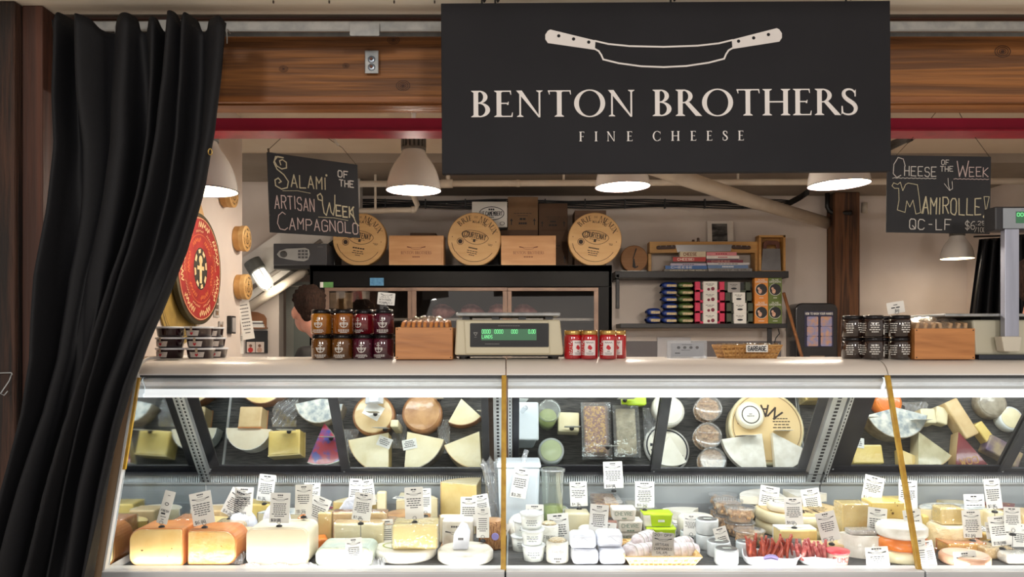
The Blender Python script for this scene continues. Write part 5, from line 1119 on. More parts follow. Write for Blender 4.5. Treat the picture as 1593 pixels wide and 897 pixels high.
# ---- side wall: round signs and boxes
WX = -1.338
def wallpt(px, py): Yw = -WX * F / (CX - px); return Vector((WX, Yw, Z(py, Yw)))
rd = T('round_cheese_sign', 'big round red cheese label with cream script on the side wall', 'sign', wallpt(298, 418) + Vector((.014, 0, 0)), R(90)); r = .232
MB().lathe([(r, 0), (r, .02), (r - .004, .022)], 56, rotm(R(90))).build('rim_board', pm('sign_olive', C(70, 62, 36), C(54, 48, 28), 20, .6), rd, auto=40)
MB().flat(disc(0, 0, r * .93, 48), -.0235).build('red_field', pm('sign_red', C(160, 40, 36), C(138, 30, 30), 14, .5), rd)
cream = pm('sign_cream', C(226, 196, 150), C(206, 170, 116), 60, .6); orange = pm('sign_orange', C(206, 110, 60), None, 60, .6)
def scrib(rad, h, n, a0=0):
    out = []
    for j in range(n):
        A = a0 + 360 / n * j; pts = []
        for i in range(22):
            a = R(A + i * (360 / n * .72) / 22); q = rad + h * math.sin(i * 1.7) * (1 if i % 5 else .3); pts.append((q * math.cos(a), q * math.sin(a)))
        out += ribbon(pts, h * .42)
    return out
MB().flat(scrib(r * .80, r * .055, 7, 10) + scrib(r * .68, r * .02, 9) + ring(0, 0, r * .915, r * .915, r * .012, r * .012, n=48), -.0245).build('outer_script', cream, rd)
MB().flat(scrib(r * .52, r * .04, 6, 30) + ring(0, 0, r * .62, r * .62, r * .01, r * .01, n=40), -.0245).build('inner_script', orange, rd)
MB().flat(disc(0, 0, r * .30, 20, r * .38), -.0242).build('emblem_field', pm('emblem_dark', C(44, 40, 30), None, 9, .6), rd)
MB().flat(ring(0, 0, r * .28, r * .36, r * .07, r * .07, n=16)[::2] + [rect(-r * .05, -r * .26, r * .05, r * .2)] + disc(0, r * .16, r * .08) + [rect(-r * .15, -r * .02, r * .15, r * .05)], -.0246).build('emblem_figure', cream, rd)
od = T('round_cheese_sign', 'tan round cheese lid with dark print behind the red label', 'sign', wallpt(292, 352) + Vector((.0065, 0, 0)), R(90)); MB().lathe([(.15, 0), (.15, .007)], 40, rotm(R(90))).build('lid', plyw, od, auto=40); MB().flat(scrib(.12, .009, 8) + scrib(.09, .005, 9), -.0075).build('print', burn, od)
gd = T('round_cheese_sign', 'olive gold round cheese label low behind the red label', 'sign', wallpt(279, 462), R(90)); MB().lathe([(.19, 0), (.19, .006)], 40, rotm(R(90))).build('board', pm('sign_gold', C(160, 132, 66), C(126, 102, 46), 10, .5), gd, auto=40); MB().flat(ring(0, 0, .175, .175, .004, .004, n=40) + ring(0, 0, .16, .16, .002, .002, n=40), -.0065).build('print', black, gd)
for px, py, r, nm in ((347, 303, .058, 'round wooden cheese box high on the side wall under the lamp'), (368, 371, .062, 'round wooden cheese box in the middle of the side wall'), (370, 446, .062, 'round wooden cheese box low on the side wall')):
    t = T('round_wooden_box', nm, 'cheese box', wallpt(px, py), R(90), 'round boxes on the side wall')
    MB().lathe([(r - .002, 0), (r - .002, .045)], 36, rotm(R(90))).build('drum', wood('drum_wood', C(206, 158, 96), C(180, 130, 70), 'x', 6), t, auto=40)
    MB().lathe([(r, .028), (r, .05), (r - .003, .052)], 36, rotm(R(90))).build('lid', wood('drum_lid', C(216, 176, 116), C(196, 150, 90), 'x', 6), t, auto=40)
    MB().flat(scrib(r * .72, r * .07, 6) + anchor(0, 0, r * .9), -.053).build('print', burn, t)
for px, py, w, h, nm, mt in ((335, 425, .05, .26, 'narrow framed strip of pictures beside the red label', pm('frame_strip', C(196, 178, 150), C(150, 116, 84), 14, .5)), (336, 476, .06, .10, 'crumpled clear plastic pocket below the framed strip', pm('pocket_clear', C(206, 198, 188), C(176, 168, 158), 40, .2, .5)), (343, 515, .05, .09, 'small black and white notice below the plastic pocket', pm('notice_bw', C(206, 198, 190), C(80, 70, 64), 30, .6))):
    t = T('wall_notice', nm, 'notice', wallpt(px, py), R(90)); MB().box(-w / 2, w / 2, -.004, 0, -h / 2, h / 2).build('sheet', mt, t); MB().flat([rect(-w * .3, h * (-.4 + .27 * i), w * .3, h * (-.2 + .27 * i)) for i in range(3)], -.0046).build('pictures', pm('pic_brown', C(130, 100, 72), C(96, 84, 76), 30, .6), t)
t = T('wall_thermostat', 'black and grey thermostat box on the side wall corner', 'thermostat', wallpt(357, 505), R(90)); MB().box(-.03, .03, -.02, 0, -.042, .042).build('casing', blk, t, bevel=.002); MB().box(-.022, .022, -.023, -.02, -.034, .034).build('face', pm('thermo_grey', C(160, 154, 150), None, 9, .5), t)
# ---- black cloth at the far right
bc = T('back_curtain', 'black pleated curtain hanging behind the pole scale', 'curtain', (0, 0, 0))
def bcf(u, v):
    pt = 1523 + u * 95; pb_ = 1496 + u * 150; px = pt + (pb_ - pt) * v; py = (372 - 8 * u) + v * 210
    return tuple(at(px, py, 4.9 + .05 * math.sin(u * 2 * math.pi * 7 + math.sin(v * 3))))
o = MB().grid(bcf, 120, 20).build('fabric', cloth, bc, True); s_ = o.modifiers.new('s', 'SOLIDIFY'); s_.thickness = .003
MB().tube([at(1515, 368, 4.9), at(1640, 364, 4.9)], .006, 6).build('rod', blk, bc)
# ---- people
skin = pm('skin', C(206, 148, 126), C(196, 134, 114), 20, .5, sss=.1)
def ell(m, c, r, n=14, q=10):
    c = Vector(c)
    return m.grid(lambda u, v: tuple(c + Vector((r[0] * math.sin(math.pi * v) * math.cos(2 * math.pi * u), r[1] * math.sin(math.pi * v) * math.sin(2 * math.pi * u), -r[2] * math.cos(math.pi * v)))), n, q, wrap=True)
def remesh(o, vx, sm=6):
    r_ = o.modifiers.new('remesh', 'REMESH'); r_.mode = 'VOXEL'; r_.voxel_size = vx; r_.use_smooth_shade = True
    s_ = o.modifiers.new('smooth', 'SMOOTH'); s_.iterations = sm; s_.factor = .5
def person(label, loc, rz, H, nod, hairc, shirtm, lean=0.0):
    """local frame: feet at 0, facing -y; built on a head height of H / 7.5; lean = how far the trunk stands to the picture's right of the head"""
    t = T('person', label, 'person', loc, R(rz)); hd = H / 7.5; top = H
    O = Matrix.Rotation(-R(rz), 3, 'Z') @ Vector((lean, 0, 0))
    def V(x, y, z): return Vector((x, y, z)) + O
    hc = Vector((0, -.02 - .05 * nod, top - hd * .52)); nk = Vector((0, .02, top - hd * 1.20)) + O * .6; sh = top - hd * 1.50; hip = H * .50
    m = MB(); ell(m, hc + Vector((0, .012, .012)), (hd * .34, hd * .42, hd * .47)); ell(m, hc + Vector((0, -.03, -hd * .22)), (hd * .27, hd * .30, hd * .30)); ell(m, hc + Vector((0, -hd * .44, -hd * .08)), (hd * .06, hd * .10, hd * .10)); ell(m, hc + Vector((0, -hd * .36, -hd * .30)), (hd * .12, hd * .06, hd * .035))
    for s in (-1, 1): ell(m, hc + Vector((s * hd * .36, .012, -hd * .06)), (hd * .06, hd * .10, hd * .15)); ell(m, hc + Vector((s * hd * .14, -hd * .36, hd * .02)), (hd * .06, hd * .05, hd * .04))
    m.tube([hc + Vector((0, .02, -hd * .25)), nk, V(0, .02, sh + .02), V(0, .02, sh - .06)], [.056, .056, .062, .08], 12)
    m.tube([V(0, .015, sh), V(0, .01, sh - .12), V(0, .0, H * .60), V(0, 0, hip)], [.10, .15, .13, .15], 14)
    for s in (-1, 1):
        S = V(s * H * .105, .015, sh - .03); E_ = S + Vector((s * .04, .0, -H * .175)); Wr = E_ + Vector((-s * .03, -H * .13, .01))
        m.tube([V(0, .015, sh - .03), S, S + Vector((s * .012, 0, -.06)), E_, Wr], [.07, .058, .050, .04, .028], 10)
        ell(m, Wr + Vector((0, -.05, -.005)), (.042, .055, .018))
        for f_ in range(4): b0 = Wr + Vector((s * (-.03 + .02 * f_), -.09, -.005)); m.tube([b0, b0 + Vector((0, -.035 + .004 * abs(f_ - 1), -.004)), b0 + Vector((0, -.058 + .006 * abs(f_ - 1), -.022))], [.010, .009, .008], 6)
        m.tube([Wr + Vector((-s * .035, -.03, -.004)), Wr + Vector((-s * .062, -.06, -.012)), Wr + Vector((-s * .06, -.085, -.02))], [.012, .010, .008], 6)
        m.tube([V(s * .08, 0, hip), V(s * .085, -.005, H * .27), V(s * .085, .015, .09), V(s * .085, 0, .03)], [.085, .058, .042, .045], 10); m.tube([V(s * .085, .03, .035), V(s * .09, -.15, .03)], [.04, .032], 8)
    o = m.build('body', skin, t, True); remesh(o, .009, 4)
    m = MB(); m.tube([V(0, .014, sh + .02), V(0, .012, sh - .03), V(0, .008, sh - .14), V(0, .0, H * .60), V(0, 0, hip - .05)], [.075, .12, .17, .155, .17], 16)
    for s in (-1, 1):
        S = V(s * H * .105, .015, sh - .03); m.tube([V(0, .015, sh - .03), S, S + Vector((s * .014, 0, -.07)), S + Vector((s * .03, 0, -H * .12))], [.08, .068, .064, .060], 10)
    o = m.build('shirt', shirtm, t, True); remesh(o, .014)
    m = MB(); m.tube([V(0, 0, hip + .03), V(0, 0, hip - .06)], [.16, .165], 14)
    for s in (-1, 1): m.tube([V(s * .08, 0, hip), V(s * .085, -.003, H * .27), V(s * .086, .012, .07)], [.10, .075, .065], 10)
    o = m.build('trousers', pm('trousers', C(36, 38, 48), None, 60, .8), t, True); remesh(o, .014)
    m = MB(); ell(m, hc + Vector((0, .030, .040)), (hd * .37, hd * .43, hd * .46)); ell(m, hc + Vector((0, hd * .27, -hd * .02)), (hd * .29, hd * .19, hd * .30)); ell(m, hc + Vector((0, -hd * .22, hd * .38)), (hd * .28, hd * .2, hd * .16))
    random.seed(2)
    for q in range(60):
        a = random.uniform(0, 6.28); b = random.uniform(.15, 1.25); d = Vector((math.cos(a) * math.cos(b) * hd * .37, math.sin(a) * math.cos(b) * hd * .43, math.sin(b) * hd * .46)); c0 = hc + Vector((0, .03, .04)) + d
        m.tube([c0 - d * .1, c0 + d * .01 + Vector((random.uniform(-.012, .012), -.012, .002))], [.014, .009], 5)
    o = m.build('hair', hairc, t, True); remesh(o, .006, 1)
    dpt = MB()
    for s in (-1, 1): ell(dpt, hc + Vector((s * hd * .14, -hd * .395, hd * .03)), (hd * .045, hd * .03, hd * .028), 8, 6)
    dpt.build('eyes', pm('eye_dark', C(40, 30, 26), None, 9, .3), t, True)
    return t
hairm = pm('hair_brown', C(48, 32, 25), C(28, 18, 14), 120, .85, .6, stretch=(1, 1, .2), spec=.15)
Yp = 4.08; person('person in a black shirt with short brown hair bending behind the jam jars', (X(486, Yp), Yp, 0), 214, Z(449, Yp), 1, hairm, pm('shirt_black', C(28, 27, 29), None, 60, .85), .12)
Yp = 3.55; person('person with short hair at the picture edge behind the pole scale', (X(1618, Yp), Yp, 0), 60, Z(404, Yp), 0, hairm, pm('shirt_grey', C(70, 68, 72), None, 60, .85))
# ================================================================ INSIDE THE CASES
DZ = .7302
REG = []
def mir(px, py, z):
    """deck point at height z that the tilted door mirror shows at a photo pixel"""
    n = (-math.cos(TT), -math.sin(TT)); d = ((px - CX) / F, 1.0, (HZ - py) / F); den = d[1] * n[0] + d[2] * n[1]
    s = (MY * n[0] + (MZ - ZC) * n[1]) / den; p = (s * d[0], s, ZC + s * d[2]); r = (d[0], 1 - 2 * den * n[0], d[2] - 2 * den * n[1]); q = (z - p[2]) / r[2]
    return p[0] + q * r[0], p[1] + q * r[1]
def reg(x0, x1, y0, y1, z): REG.append((x0, x1, y0, y1, z))
def ch(name, a, b, k=14, rough=.45, coat=.5, bump=.12, sc=40): return pm(name, a, b, k, rough, bump, 0, coat, bscale=sc)
pale = ch('paste_pale', C(236, 226, 190), C(226, 212, 168)); yel = ch('paste_yellow', C(234, 208, 124), C(222, 190, 98)); cream_ = ch('paste_cream', C(244, 232, 204), C(236, 220, 188)); whit = ch('paste_white', C(240, 236, 222), C(228, 222, 204)); butter = ch('paste_butter', C(240, 216, 150), C(228, 198, 124))
orr = ch('rind_orange', C(226, 150, 84), C(206, 122, 62)); brr = ch('rind_brown', C(170, 120, 78), C(130, 86, 54), 20); grr = ch('rind_grey', C(170, 160, 140), C(130, 118, 98), 30); whr = ch('rind_white', C(240, 236, 226), C(222, 216, 202), 30); orange_ = ch('paste_orange', C(232, 130, 40), C(216, 108, 26)); beige_ = ch('paste_beige', C(224, 196, 146), C(206, 172, 118)); green_ = ch('paste_green', C(226, 228, 196), C(206, 214, 178)); blue_ = ch('paste_blue', C(226, 224, 212), C(150, 160, 164), 40); brown_ = ch('paste_brown', C(196, 150, 100), C(160, 112, 70), 20); wrapw = pm('paper_wrap', C(236, 238, 244), C(216, 220, 232), 12, .6, .6, bscale=30); pinkp = ch('pate_pink', C(214, 156, 136), C(190, 122, 104), 30)
cling = clear('cling_film', (.985, .985, .98, 1), .035, .06, 1.0, 38, .03)
FILMED = ('tall wrapped', 'wrapped', 'long beige block', 'pale block', 'orange topped', 'big yellow', 'butter yellow', 'beige cheese block', 'yellow wrapped', 'pinkish', 'golden', 'quarter', 'pale yellow')
def block(label, p0, p1, pt, Y, d, mat, z=DZ, rz=0, bev=.006, name='cheese_block', rind=None, hh=None, group=None, cat='cheese'):
    w = (p1 - p0) * Y / F; h = hh or (Z(pt, Y) - z); x = X((p0 + p1) / 2, Y)
    t = T(name, label, cat, (x, Y + d / 2, z), R(rz), group)
    MB().box(-w / 2, w / 2, -d / 2, d / 2, 0, h).build('paste', mat, t, bevel=bev, seg=3)
    if rind:
        MB().box(-w / 2 - .002, w / 2 + .002, -d / 2 + .006, d / 2 + .002, h - .004, h + .002).box(-w / 2 - .002, w / 2 + .002, d / 2 - .004, d / 2 + .0025, 0, h + .002).build('rind', rind, t, bevel=.002)
        h += .002
    if any(q in label for q in FILMED): MB().box(-w / 2 - .003, w / 2 + .003, -d / 2 - .003, d / 2 + .003, .001, h + .0025).build('film', cling, t, bevel=.008, seg=3)
    reg(x - w / 2, x + w / 2, Y, Y + d, z + h); return t
def slab(label, p0, p1, pt, Y, d, r, corners, paste, rind, z=DZ, name='cheese_piece', holes=(), rz=0):
    """cut cheese with rounded rind outline seen from its flat cut face"""
    w = (p1 - p0) * Y / F; h = Z(pt, Y) - z; x = X((p0 + p1) / 2, Y)
    t = T(name, label, 'cheese', (x, Y, z), R(rz))
    MB().prism(rr(w - .006, h - .006, r, 0, h / 2, 6, corners), 0, d - .004, 'xz').build('paste', paste, t, bevel=.002)
    MB().prism(rr(w, h, r + .003, 0, h / 2, 6, corners), .004, d, 'xz').build('rind', rind, t, bevel=.003, seg=3)
    for a, b, s in holes: MB().flat(disc(a * w, b * h, s, 10, s * .7), -.0004).build('eye_hole', pm('hole_brown', C(120, 86, 40), None, 9, .8), t)
    reg(x - w / 2, x + w / 2, Y, Y + d, z + h); return t
def wedge(label, x, y, rad, ang, h, rz, top, paste, rind, z=DZ, name='cheese_wedge', group=None):
    """sector of a wheel; x, y = middle of the sector; rz = direction of the rind in degrees"""
    t = T(name, label, 'cheese', (x, y, z), R(rz), group); o = -rad * .6; n = 14
    def sec(r): return [(o, 0)] + [(o + r * math.cos(R(-ang / 2 + ang * i / n)), r * math.sin(R(-ang / 2 + ang * i / n))) for i in range(n + 1)]
    MB().prism(sec(rad - .003), 0, h - .003, 'xy').build('paste', paste, t, bevel=.002)
    MB().prism(sec(rad - .001), h - .0028, h, 'xy').build('top_face', top, t, bevel=.001)
    a = [(o + rad * math.cos(R(-ang / 2 + ang * i / n)), rad * math.sin(R(-ang / 2 + ang * i / n))) for i in range(n + 1)]; b = [(o + (rad - .0032) * math.cos(R(-ang / 2 + ang * i / n)), (rad - .0032) * math.sin(R(-ang / 2 + ang * i / n))) for i in range(n, -1, -1)]
    MB().prism(a + b, 0, h + .0003, 'xy').build('rind', rind, t)
    reg(x - rad * .5, x + rad * .5, y - rad * .5, y + rad * .5, z + h); return t
def wheel(label, x, y, r, h, top, side, z=DZ, name='round_cheese', prt=None, group=None, cat='cheese'):
    t = T(name, label, cat, (x, y, z), 0, group)
    MB().lathe([(r - .006, 0), (r, .006), (r, h - .008), (r - .007, h - .001)], 36).build('rind', side, t, True)
    MB().lathe([(r - .007, h - .0015), (r - .012, h)], 36).build('top_face', top, t, True)
    if prt: MB().add(*xyflat(prt, h + .0005)).build('print', burn, t)
    reg(x - r * .8, x + r * .8, y - r * .8, y + r * .8, z + h); return t
def xyflat(polys, z):
    v = []; f = []
    for i, p in enumerate(polys): f.append(tuple(range(len(v), len(v) + len(p)))); v += [(a, b, z + (i % 11) * 2e-5) for a, b in p]
    return v, f
def deck_tag(label, px, py0, py1, wpx, tilt=0, v=0, price='$5.95', Y=None, **kw):
    best = None
    for (x0, x1, y0, y1, z) in REG:
        Yc = (ZC - z - .011) * F / (py1 - HZ)
        if y0 - .004 <= Yc <= y1 + .004 and x0 - .008 <= X(px, Yc) <= x1 + .008 and (Y is None or abs(Yc - Y) < .12):
            if best is None or Yc < best: best = Yc
    gap = 0
    if best is None:            # no top right there: a pin reaches down to the nearest top below
        c = [(0.06, Y or 2.5, DZ)]
        for (x0, x1, y0, y1, z) in REG:
            for q in (.15, .35, .6, .85):
                Yc = y0 + (y1 - y0) * q; g = Z(py1, Yc) - .011 - z
                if x0 <= X(px, Yc) <= x1 and 0 <= g < .06 and (Y is None or abs(Yc - Y) < .15): c.append((g, Yc, z))
        gap, best, zs = min(c)
        gap = max(0, Z(py1, best) - .011 - zs)
    kw['pin'] = gap
    return price_tag(label, px, py0, py1, wpx, best, tilt, v, price, **kw)

# ---------------- left section, mirror-side rows first
def blk_xy(label, x, y, w, d, h, mat, z=DZ, rz=0, bev=.006, rind=None, name='cheese_block', group=None, cat='cheese'):
    t = T(name, label, cat, (x, y, z), R(rz), group); MB().box(-w / 2, w / 2, -d / 2, d / 2, 0, h).build('paste', mat, t, bevel=bev, seg=3)
    if rind: MB().box(-w / 2 - .0015, w / 2 + .0015, -d / 2 - .0015, d / 2 + .0015, 0, .006).box(-w / 2 - .0015, w / 2 + .0015, d / 2 - .004, d / 2 + .002, 0, h - .002).build('rind', rind, t, bevel=.002)
    reg(x - w / 2, x + w / 2, y - d / 2, y + d / 2, z + h); return t
def M(px, py, h, z=DZ): return mir(px, py, z + h)
x, y = M(441, 690, .085); blk_xy('tall yellow cheese block behind the white paper bundle', x, y, .125, .10, .085, yel, rz=-4, rind=butter)
x, y = M(383, 688, .07); wedge('pale half wheel lying by the end mirror', x, y, .09, 176, .07, 92, cream_, pale, whr)
x, y = M(388, 650, .085); blk_xy('beige cheese block with paper slip in front of the pale half wheel', x, y, .09, .085, .085, beige_, rind=orr)
x, y = M(405, 622, .07); wedge('yellow wedge near the orange cheese by the end mirror', x, y - .02, .10, 150, .07, 90, butter, yel, brr)
x, y = M(497, 640, .08); wedge('grey white half wheel with mottled face under the tag cluster', x, y + .012, .10, 165, .08, 85, blue_, pale, grr)
x, y = M(508, 694, .055); wd = wedge('cheese wedge with a red and blue printed top label at the back', x, y + .01, .17, 58, .055, 80, pm('label_red_blue', C(176, 50, 66), C(70, 70, 150), 26, .4, 0, 0, .5, lo=.42, hi=.56), pale, whr)
x, y = M(582, 634, .075); wheel('round brown cheese with white papers lying on it', x, y + .015, .084, .075, beige_, brr)
x, y = M(657, 632, .075); wheel('round brown rinded cheese beside the cheese with papers', x, y + .012, .08, .075, brown_, brr)
x, y = M(578, 697, .09); wedge('pale quarter wheel with brown wrapping behind the beige blocks', x + .006, y, .16, 82, .09, 128, pale, butter, beige_)
x, y = M(655, 694, .10); wedge('pale quarter wheel behind the tall wrapped block', x, y, .15, 80, .10, 52, pale, pale, grr)
x, y = M(722, 635, .06); wedge('pale wedge with brown crust in front of the hard cheese', x, y + .012, .11, 75, .06, 80, pale, pale, brr)
x, y = M(722, 695, .155); wedge('tall hard cheese wedge beside the plastic wrapped pail', x + .012, y, .145, 72, .155, 122, pale, butter, beige_)
x, y = M(582, 634, .0); tag(MB().box(-.035, .035, -.03, .03, 0, .002).build('paper_sheet', paper, loc=(M(582, 634, .075)[0], M(582, 634, .075)[1], DZ + .0752), rot=(0, 0, .5)), 'white paper sheet lying on the round brown cheese', 'paper')
# front rows
holes = ((-.25, .42, .0035), (.30, .47, .002), (.22, .26, .002))
slab('large orange rinded cheese piece next to the end mirror', 200, 284, 822, 2.29, .115, .034, (.7, .15, .15, 1), ch('paste_gouda', C(240, 206, 140), C(232, 190, 116)), orr, holes=holes)
slab('orange rinded cheese piece with crackled face beside its twin', 291, 367, 825, 2.30, .11, .036, (.15, .8, 1, .15), ch('paste_crackle', C(238, 178, 96), C(226, 196, 130), 30, .4, .6, .4, 60), orr, holes=((.2, .55, .0016),))
slab('smooth cream cheese block with rounded corners under the tall tag', 382, 480, 821, 2.29, .12, .02, (1, 1, 1, 1), ch('paste_smooth', C(248, 234, 204), C(244, 226, 192), 6, .3), cream_)
block('small orange cheese wedge tucked beside the cream block', 486, 505, 838, 2.42, .06, orange_, rz=20)
slab('low pale green cheese with blue edge under two tags', 490, 579, 851, 2.29, .11, .022, (.6, .6, 1, 1), green_, ch('rind_bluegreen', C(190, 206, 196), C(214, 220, 200), 20))
x_, y_ = X(630, 2.40), 2.40; w5 = wheel('flat white boxed cheese with a green ring under the tall block', x_, y_, .098, .032, whit, whr); MB().add(*xyflat(ring(0, 0, .07, .045, .005, .005, n=30), .033)).build('green_ring', pm('ring_green', C(170, 180, 80), None, 9, .6), w5)
block('tall wrapped pale yellow cheese block on the flat boxed cheese', 609, 679, 816, 2.345, .10, ch('paste_wrapped', C(236, 216, 152), C(228, 204, 132), 8, .35, .9, .5, 30), z=DZ + .0325, rz=3, bev=.008)
wheel('bright white cheese wheel below the small paper parcel', X(724, 2.36), 2.36, .085, .036, whit, whr)
p_ = T('paper_parcel', 'small white paper parcel standing on the white wheel', 'cheese', (X(717, 2.33), 2.35, DZ + .0365)); MB().prism([(-.026, 0), (.022, 0), (.027, .05), (.018, .072), (.0, .078), (-.022, .045)], -.02, .02, 'xz').build('wrap', wrapw, p_, bevel=.006, seg=3); MB().flat(lines(0, .03, .03, 1, .01, .007, 2), -.0206).build('print', grey, p_)
block('brown rinded cheese under the square white cheese', 684, 738, 850, 2.455, .075, brr, bev=.01)
sq = block('square white cheese with printed wrapper behind the paper parcel', 688, 736, 809, 2.48, .06, whr, z=Z(850, 2.47) + .0005); MB().flat(lines(0, .058, .085, 1, .01, .006, 4) + knife(0, .045, .08, 2), -.0306).build('print', grey, sq)
block('cream cheese slice block behind the square white cheese', 684, 720, 802, 2.545, .03, cream_)
wv_ = wheel('waffle patterned brown cheese with purple seal by the yellow gasket', X(766, 2.50), 2.50, .044, .09, brown_, pm('waffle', C(190, 140, 90), C(130, 84, 48), 60, .6, .8, stretch=(3, 3, 1))); MB().lathe([(.012, 0), (.011, .002)], 16, rotm(R(90), 0, 0, (.010, -.0445, .045))).build('seal', pm('seal_purple', C(150, 140, 206), None, 9, .5), wv_)
block('pinkish orange cheese block behind the two orange pieces', 268, 312, 808, 2.46, .09, orr)
wb = block('wrapped cheese with striped band behind the crackled piece', 330, 374, 816, 2.45, .09, beige_, bev=.02); MB().box(.036, .047, -.046, .046, -.0, .066).build('striped_band', pm('band_grey', C(150, 150, 160), C(220, 220, 226), 60, .5), wb)
block('flat beige cheese with white paper top before the yellow block', 374, 404, 824, 2.44, .05, beige_)
p_ = T('paper_bundle', 'crumpled white paper bundle over the beige cheese', 'paper', (X(376, 2.55), 2.55, DZ)); ell(MB(), (0, 0, .055), (.052, .045, .058)).build('wrap', wrapw, p_, True); reg(X(376, 2.55) - .04, X(376, 2.55) + .04, 2.52, 2.58, DZ + .108)
p_ = T('wrapped_cheese_ball', 'tall white paper wrapped cheese behind the cream block', 'cheese', (X(432, 2.5), 2.49, DZ)); ell(MB(), (0, 0, .07), (.048, .042, .078)).build('wrap', wrapw, p_, True); reg(X(432, 2.5) - .03, X(432, 2.5) + .03, 2.46, 2.52, DZ + .14)
block('orange cheese piece with a tilted tag behind the cream block', 461, 490, 803, 2.51, .05, orange_, bev=.012)
block('butter yellow block right of the orange piece', 494, 516, 797, 2.495, .04, butter)
block('long beige block with brown lines in the middle rows', 517, 600, 797, 2.495, .04, beige_, rind=brr)
block('pale block with dark specks behind the low green cheese', 519, 596, 814, 2.435, .05, pale, rind=beige_)
block('narrow brown wrapped cheese against the tall yellow block', 598, 612, 812, 2.46, .08, brown_)
block('pale stick of cheese standing at the back near the grille', 586, 600, 765, 2.70, .03, pale)
p_ = T('paper_corner', 'folded white paper corner on the long beige block', 'paper', (X(545, 2.60), 2.61, Z(797, 2.57) + .003)); MB().prism([(-.04, 0), (.035, 0), (.02, .045), (-.015, .035)], -.02, .02, 'xz').build('wrap', wrapw, p_, bevel=.004)
block('yellow block half hidden in the end corner', 262, 281, 772, 2.80, .05, yel, z=DZ, bev=.004)
# ---------------- middle section
pb = T('plastic_pail', 'square white plastic pail inside a crinkled clear bag', 'pail', (X(807, 2.70), 2.745, DZ)); hh = Z(719, 2.70) - DZ
MB().frus(-.066, .066, -.062, .062, 0, hh - .012, .008).build('body', pm('pail_white', C(222, 232, 238), C(212, 224, 232), 6, .35, .02, 0, .3), pb, bevel=.014, seg=4)
MB().box(-.077, .077, -.073, .073, hh - .016, hh).build('lid', pm('pail_lid', C(226, 234, 240), None, 6, .3), pb, bevel=.006, seg=3)
bag = clear('bag_film', (.97, .98, 1, 1), .10, .05, 1.0, 45, .10)
random.seed(4)
bgo = T('plastic_bag', 'crinkled clear plastic bag gathered beside the pail', 'plastic bag', (X(775, 2.70), 2.74, DZ))
def bagf(u, v):
    a = 2 * math.pi * u; rr0 = (.05 - .022 * v + .03 * max(0, v - .72) * 3) * (1 + .25 * math.sin(a * 7 + v * 9) * v + .12 * math.sin(a * 13 + v * 31))
    return (-.01 + rr0 * .55 * math.cos(a) - .02 * v, rr0 * math.sin(a), .005 + .235 * v + .008 * math.sin(a * 5))
MB().grid(bagf, 60, 26, wrap=True).build('film', bag, bgo, True)
MB().tube([(.085, -.03, .225), (.092, -.035, .26), (.10, -.035, .285)], .009, 10).build('film_twist', bag, bgo, True)
price_tag('card hanging on the front of the plastic pail', 805, 727, 774, 25, 2.655, 10, 3, '$3.25', clip=False, lean=0)
dc = T('deli_container', 'tall clear deli container of green olives beside the pail', 'container', (X(860, 2.69), 2.70, DZ)); hh = Z(727, 2.72) - DZ
MB().lathe([(.034, 0), (.040, hh * .96), (.044, hh * .965), (.044, hh), (.036, hh)], 28).build('cup', clear('deli_clear', (.92, .97, .92, 1), .08, .05, 0, 40, .14), dc, True); MB().lathe([(.032, .002), (.036, hh * .42)], 24).build('brine', ch('brine_green', C(206, 214, 140), C(176, 190, 100), 30), dc, True)
x, y = M(832, 683, .06); wheel('round tub of pale green dip behind the pail', x + .065, y + .05, .052, .06, ch('dip_green', C(222, 232, 186), C(214, 226, 172), 6, .3), pm('tub_white', C(228, 232, 230), None, 6, .3), name='dip_tub', cat='tub')
def tubw(label, x, y, z, r=.036, h=.048, lid=True, fill=None):
    t = T('cheese_tub', label, 'tub', (x, y, z), 0, 'small white cheese tubs')
    MB().lathe([(r * .82, 0), (r * .95, h * .9)], 24).build('cup', fill or pm('tub_milk', C(236, 238, 232), C(224, 228, 222), 20, .3, 0, 0, .4), t, True)
    if lid: MB().lathe([(r, h * .88), (r * 1.03, h * .9), (r * 1.03, h * .98), (r * .94, h)], 24).build('lid', pm('tub_lid_white', C(236, 240, 242), None, 6, .2, 0, 0, .4), t, True)
    mcyl(lines(0, h * .55, r * 1.2, 3, h * .14, h * .06, 3), r * .93).build('print', pm('print_pale', C(150, 156, 160), None, 9, .6), t); reg(x - r, x + r, y - r, y + r, z + h)
for i in range(3): tubw('%s tub of white cheese in the front stack by the gasket' % tiers[i], X(830 - i * 1.5, 2.36), 2.36, DZ + .0485 * i)
for i in range(2): tubw('%s tub of white cheese in the stack behind the front tubs' % ('bottom', 'top')[i], X(812 + 4 * i, 2.47), 2.47, DZ + .0485 * i)
wh_ = wheel('white round cheese leaning on edge behind the stacked tubs', X(808, 2.56), 2.57, .045, .03, whit, whr); wh_.rotation_euler = (R(70), 0, R(20)); wh_.location.z = DZ + .046
def herb(label, px, Y, r, h):
    t = T('herb_cheese', label, 'cheese', (X(px, Y), Y, DZ)); MB().lathe([(r * .95, 0), (r, .004), (r, h - .005), (r - .006, h)], 30).build('drum', pm('herb_side', C(236, 234, 224), C(222, 218, 204), 30, .6, .4), t, True); MB().lathe([(r - .005, h), (r * .6, h + .006), (.004, h + .004)], 24).build('herb_crust', pm('herb_top', C(206, 178, 130), C(236, 228, 206), 120, .8, .8), t, True); mcyl(stroke('FRESH', -.018, h * .5, h * .13, .036, .12) + lines(0, h * .2, .03, 2, .008, .005, 3), r + .0005).build('print', grey, t); reg(X(px, Y) - r, X(px, Y) + r, Y - r, Y + r, DZ + h)
